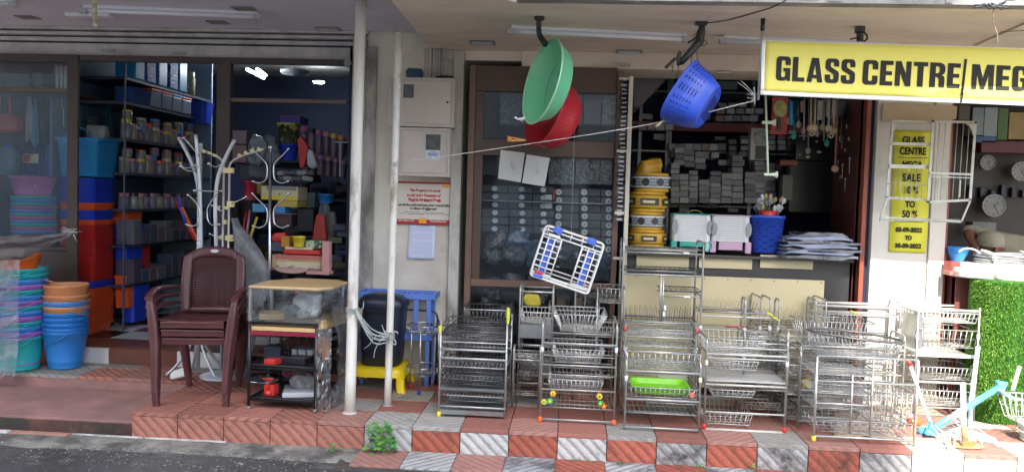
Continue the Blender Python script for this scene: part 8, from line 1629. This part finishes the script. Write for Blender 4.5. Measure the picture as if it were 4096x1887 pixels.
# --- rear frame rack right, behind
y_ = 4.80; z_ = lambda py: Z(3450, py, y_)-.004
t = rack('pale steel rack with a wide sloping top frame, behind the oval basket against the pillar', 1.46, 1.94, y_, 4.97, z_(1205), [('bar', z_(1228), m_wht, dict(r=.0085)), ('w', z_(1262), m_wht, dict(along=True, pitch=.016)), ('b', z_(1330), m_wire, dict(h=.10, b=.55, pitch=.022)), ('bar', z_(1345), m_wht), ('w', z_(1420), m_wire), ('w', z_(1500), m_wire), ('b', z_(1600), m_wire, dict(h=.08))], mat=m_wtub)
# --- 9 sunlit basket rack
y_ = 4.70; z_ = lambda py: Z(3790, py, y_)-.004
t = rack('sunlit steel rack of stacked mesh baskets in front of the green turf roll', 2.0, 2.335, y_, 4.93, z_(1225), [('b', z_(1290), m_wht, dict(h=.055, pitch=.018)), ('bar', z_(1240), m_wht, dict(r=.007)), ('b', z_(1390), m_wire, dict(h=.10, pitch=.026)), ('t', z_(1425), m_wht, dict(h=.014)), ('b', z_(1520), m_wire, dict(h=.07, pitch=.02)), ('bar', z_(1530), m_wht, dict(r=.0065)), ('b', z_(1620), m_wire, dict(h=.08, pitch=.02)), ('w', z_(1632), m_wht, dict(along=True, pitch=.014)), ('w', z_(1690), m_wire, dict(pitch=.02))], mat=m_wtub, hoop=False)
b = MB(); q0, q1 = at(3612, 1300, Y=4.66), at(3650, 1215, Y=4.7); b.prism([(0, 0), (.05, .0), (.045, .21), (.022, .21)], 0, .20); tag(b.build('tin_panel', m_tin, loc=(1.985, 4.71, Z(3640, 1395, 4.7))), 'bent grey tin side panel leaning at the left of the sunlit basket rack', 'panel')

# ------------------------------------------------------------------ white coated rack hanging tilted before the display window
cW = at(2268, 1036, Y=4.72); t = thing('coated_rack', 'white coated wire rack with blue clips hung tilted in front of the display window', 'rack', cW); t.rotation_euler = (0, math.radians(16.5), 0)
W_, H_ = .355, .305; m_cw2 = M('coated_white', (.74, .74, .72), .35, var=.04); m_clip = M('clip_blue', (.06, .14, .60), .4)
def wr(P, r, n='wire', y=0): b = MB(); b.tube([(x, y+yy, z) for x, yy, z in P], r, 7); return b.build(n, m_cw2, t)
x0, x1, z0, z1 = -W_/2, W_/2, -H_/2, H_/2
for yy in (-.05, .06):
    b = MB(); R = .018; P = arc((x0+R, yy, z1-R), R, PI, PI/2, 4)+arc((x1-R, yy, z1-R), R, PI/2, 0, 4)+arc((x1-R, yy, z0+R), R, 0, -PI/2, 4)+arc((x0+R, yy, z0+R), R, -PI/2, -PI, 4); b.tube(P, .0065 if yy < 0 else .005, 7, closed=True); b.build('outer_frame', m_cw2, t)
for (xa, xb) in ((x0, x0+.115), (x1-.115, x1)):
    b = MB(); n = 3
    for i in range(1, n+1 if xa == x0 else n): x = xa+(xb-xa)*i/n; b.tube([(x, -.05, z0+.005), (x, -.05, z1-.05)], .0042, 6)
    if xa != x0: b.tube([(xa, -.05, z0+.005), (xa, -.05, z1-.05)], .0055, 6)
    for k in range(7): z = z0+.035*k+.03; b.tube([(xa, -.05, z), (xb, -.05, z)], .0038, 6)
    b.build('side_mesh', m_cw2, t)
for z, yy in ((z1-.05, -.05), (z1-.022, -.05), (z0+.035, .06), (z0+.06, .06), (z0+.02, -.05)): wr([(x0, 0, z), (x1, 0, z)], .005 if yy < 0 else .0038, 'cross_wire', yy)
for k in range(10): wr([(x0+.035*k+.02, 0, z1-.05), (x0+.035*k+.02, 0, z1-.005)], .0032, 'tick', -.05) if k % 2 == 0 else None
for k in range(5): wr([(x0+.13+.028*k, 0, z0), (x0+.13+.028*k, 0, z0+.022)], .003, 'tick', -.05)
for (x, z) in ((x0+.075, z1-.008), (x1-.075, z1-.008)): b = MB(); b.box(x-.026, x+.026, -.066, -.035, z-.018, z+.02); b.build('clip', m_clip, t, bevel=.005)
b = MB(); b.box(x0+.03, x0+.085, -.04, -.03, z0+.03, z1-.06); b.build('blue_rail', m_clip, t, bevel=.004); b = MB(); b.box(x1-.085, x1-.045, -.04, -.03, z0+.02, z1-.06); b.build('blue_rail', m_clip, t, bevel=.004)
b = MB(); b.box(x0+.02, x0+.075, -.06, -.04, z0+.0, z0+.02); b.build('clip', m_clip, t, bevel=.004); b = MB(); b.box(x0+.02, x0+.07, -.058, -.045, z0+.021, z0+.038); b.build('red_clip', P_['red'], t, bevel=.003)
b = MB(); b.box(x0+.03, x0+.10, -.06, -.054, z1-.052, z1-.036); b.build('label', P_['white'], t)
for (x, z) in ((x0, z1), (x1, z0), (x0, z0), (x1, z1)): wr([(x*.97, -.05, z*.97), (x*.97, .06, z*.97)], .004, 'corner_wire')
b = MB(); b.tube([cW+Vector((.115, -.02, -.14)), cW+Vector((.112, .02, -.36))], .0014, 4); b.tube([cW+Vector((.02, 0, .12)), cW+Vector((.02, .3, .9))], .0012, 4); tag(b.build('string', m_str), 'thin strings holding the tilted white coated rack', 'string')

# ------------------------------------------------------------------ mops, dustpan and odds at the right end
def tb_(name, lb, cat, P, r, mat, Ys, r2=None, n=10):
    b = MB(); b.tube([at(x, y, Y=Y) for (x, y), Y in zip(P, Ys)], r, n, r2=r2); return tag(b.build(name, mat), lb, cat)
m_cy = M('mop_cyan', (.10, .50, .66), .4, var=.25, vs=9); m_cyw = M('mop_paleblue', (.55, .72, .80), .4, var=.12, vs=9); m_wh = P_['white']
t = thing('wiper', 'cyan floor wiper lying aslant on the racks with triangular ends', 'wiper', at(3850, 1620, Y=4.42)); IM = Matrix.Translation(-t.location)
a_, c_ = at(3735, 1712, Y=4.32), at(3995, 1548, Y=4.5); b = MB(); b.M = IM; b.tube([a_, a_.lerp(c_, .33), a_.lerp(c_, .66), c_], .0165, 10); b.build('stick', m_cy, t)
b = MB(); b.M = IM; b.tube([a_.lerp(c_, .22), a_.lerp(c_, .42)], .0172, 10); b.build('grip', M('mop_whiteblue', (.66, .74, .80), .4), t)
for (e, s, k_) in ((a_, -1, 'sky'), (c_, 1, 'cyan')):
    d = (c_-a_).normalized(); pz_ = Vector((-d.z, 0, d.x)); b = MB(); b.M = IM; q = [e-d*s*.0+pz_*.018, e+pz_*.045*1+d*s*.0, e+d*s*.065, e-pz_*.045, e-pz_*.018]; b.add([tuple(v+Vector((0, -.012, 0))) for v in q]+[tuple(v+Vector((0, .012, 0))) for v in q], [(0, 1, 2, 3, 4), (9, 8, 7, 6, 5)]+[(i, (i+1) % 5, (i+1) % 5+5, i+5) for i in range(5)]); b.build('head', m_cy, t)
tb_('mop_stick', 'pale blue mop stick standing upright at the right of the sunlit rack', 'stick', [(3912, 1385), (3885, 1600), (3878, 1735)], .012, m_cyw, (4.66, 4.6, 4.56)); 
tb_('mop_stick', 'white stick with a red top leaning between the broad rack and the sunlit one', 'stick', [(3640, 1455), (3680, 1580), (3722, 1690)], .0095, m_wh, (4.45, 4.4, 4.35))
tb_('stick_cap', 'red cap on top of the white leaning stick', 'cap', [(3634, 1440), (3642, 1462)], .0115, P_['red'], (4.452, 4.448))
tb_('blue_stick', 'light blue rod reaching from the cyan wiper to the white basket', 'stick', [(3990, 1555), (4050, 1590), (4110, 1605)], .009, M('rod_sky', (.20, .42, .72), .4), (4.48, 4.46, 4.44))
dp = thing('dustpan', 'tan dustpan with an upright white handle standing on the sunlit tiles', 'dustpan', at(3865, 1790, Y=4.16)); dp.location.z = .004; IM = Matrix.Translation(-dp.location); m_dpn = M('dustpan_tan', (.50, .26, .12), .5, var=.1)
b = MB(); b.M = IM; b.tube([(dp.location.x-.012, 4.17, .05), at(3852, 1530, Y=4.30)], .0135, 10); b.build('handle', m_wh, dp)
b = MB(); b.tube([(-.006, 0, .03), (-.008, .02, .10)], .0155, 10); b.build('socket', m_dpn, dp)
b = MB(); b.loft([ring(-.005, .015, z, a, c, 20, 2.6) for z, a, c in ((0, .085, .055), (.006, .09, .06), (.010, .09, .06), (.007, .08, .05))], True, True, True); b.build('pan', m_dpn, dp)
b = MB(); b.prism([(-.035, .0), (.035, 0), (.03, .035), (-.03, .04)], -.03, -.02); b.build('clip', M('dustpan_orange', (.62, .18, .06), .5), dp)
q = at(3945, 1765, Y=4.3); b = MB(); b.loft([ring(0, 0, z, a, .032, 16, 3) for z, a in ((0, .045), (.012, .047), (.018, .04))], True, True, True); o = b.build('brush_pad', m_cyw, loc=(q.x, 4.3, .002)); o.rotation_euler[2] = -.3; tag(o, 'pale blue scrubbing pad lying on the sunlit tiles beside the dustpan', 'pad')
b = MB()
for j in range(14): x = at(3680+16*j, 1740, Z=0).x; y = 4.12+.01*j; b.tube(smooth([(x, y+.15, .05+.03*math.sin(j)), (x+.02, y+.05, .035), (x+.05*math.cos(j), y-.05+.02*math.sin(j*3), .012)]), .0038, 5)
tag(b.build('wire_hangers', m_cyw), 'heap of pale blue coated wire hangers on the tiles under the wiper', 'hangers')
for j, (px, py, s, k_, lb) in enumerate(((3655, 1700, .04, 'hot', 'orange plastic lump at the foot of the white leaning stick'), (3690, 1735, .03, 'sky', 'blue plastic end piece on the tiles under the cyan wiper'), (3640, 1680, .03, 'rosy', 'rose plastic piece behind the broad ivory rack post'))):
    q = at(px, py, Z=0); b = MB(); b.loft([ring(0, 0, z, s*a, s*.6*a, 14, 3) for z, a in ((0, .8), (.01, 1), (.03, .9), (.038, .5))], True, True, True); o = b.build('plastic_piece', P_[k_], loc=(q.x, q.y, .002)); o.rotation_euler[2] = .5*j; tag(o, lb, 'scrap')
b = MB(); f = lambda u, v: Vector((1.50+.33*u-.10*v, 4.62-.42*v+.03*u, .012+.05*math.sin(PI*u)*(1-v)+.012*noise.noise((u*5, v*6, 2))))
b.grid(f, 14, 18); tag(b.build('paper_sheet', M('paper_kraft_pale', (.55, .43, .33), .8, var=.1), solid=.001), 'long tan paper sheet curling on the tiles under the broad ivory rack', 'paper')
# far right bottom: white wire basket over a tub
wb = thing('wire_basket', 'white wire basket cut by the right edge in front of the turf', 'basket', (2.36, 4.34, Z(4050, 1690, 4.34))); basket(wb, 0, .26, 0, .18, 0, .12, m_wht, pitch=.026, ins=.03, wr=.0026)
bucket('tub', 'cloudy plastic tub under the white wire basket at the right edge', M('tub_cloudy', (.42, .46, .40), .35), .075, .065, .10, (2.46, 4.33, .001), 'tub', handle=(2.2, -.4), lip=.008)
tb_('mop_stick', 'white slanted stick behind the white wire basket at the right edge', 'stick', [(4078, 1465), (4050, 1560)], .010, m_wh, (4.5, 4.45))
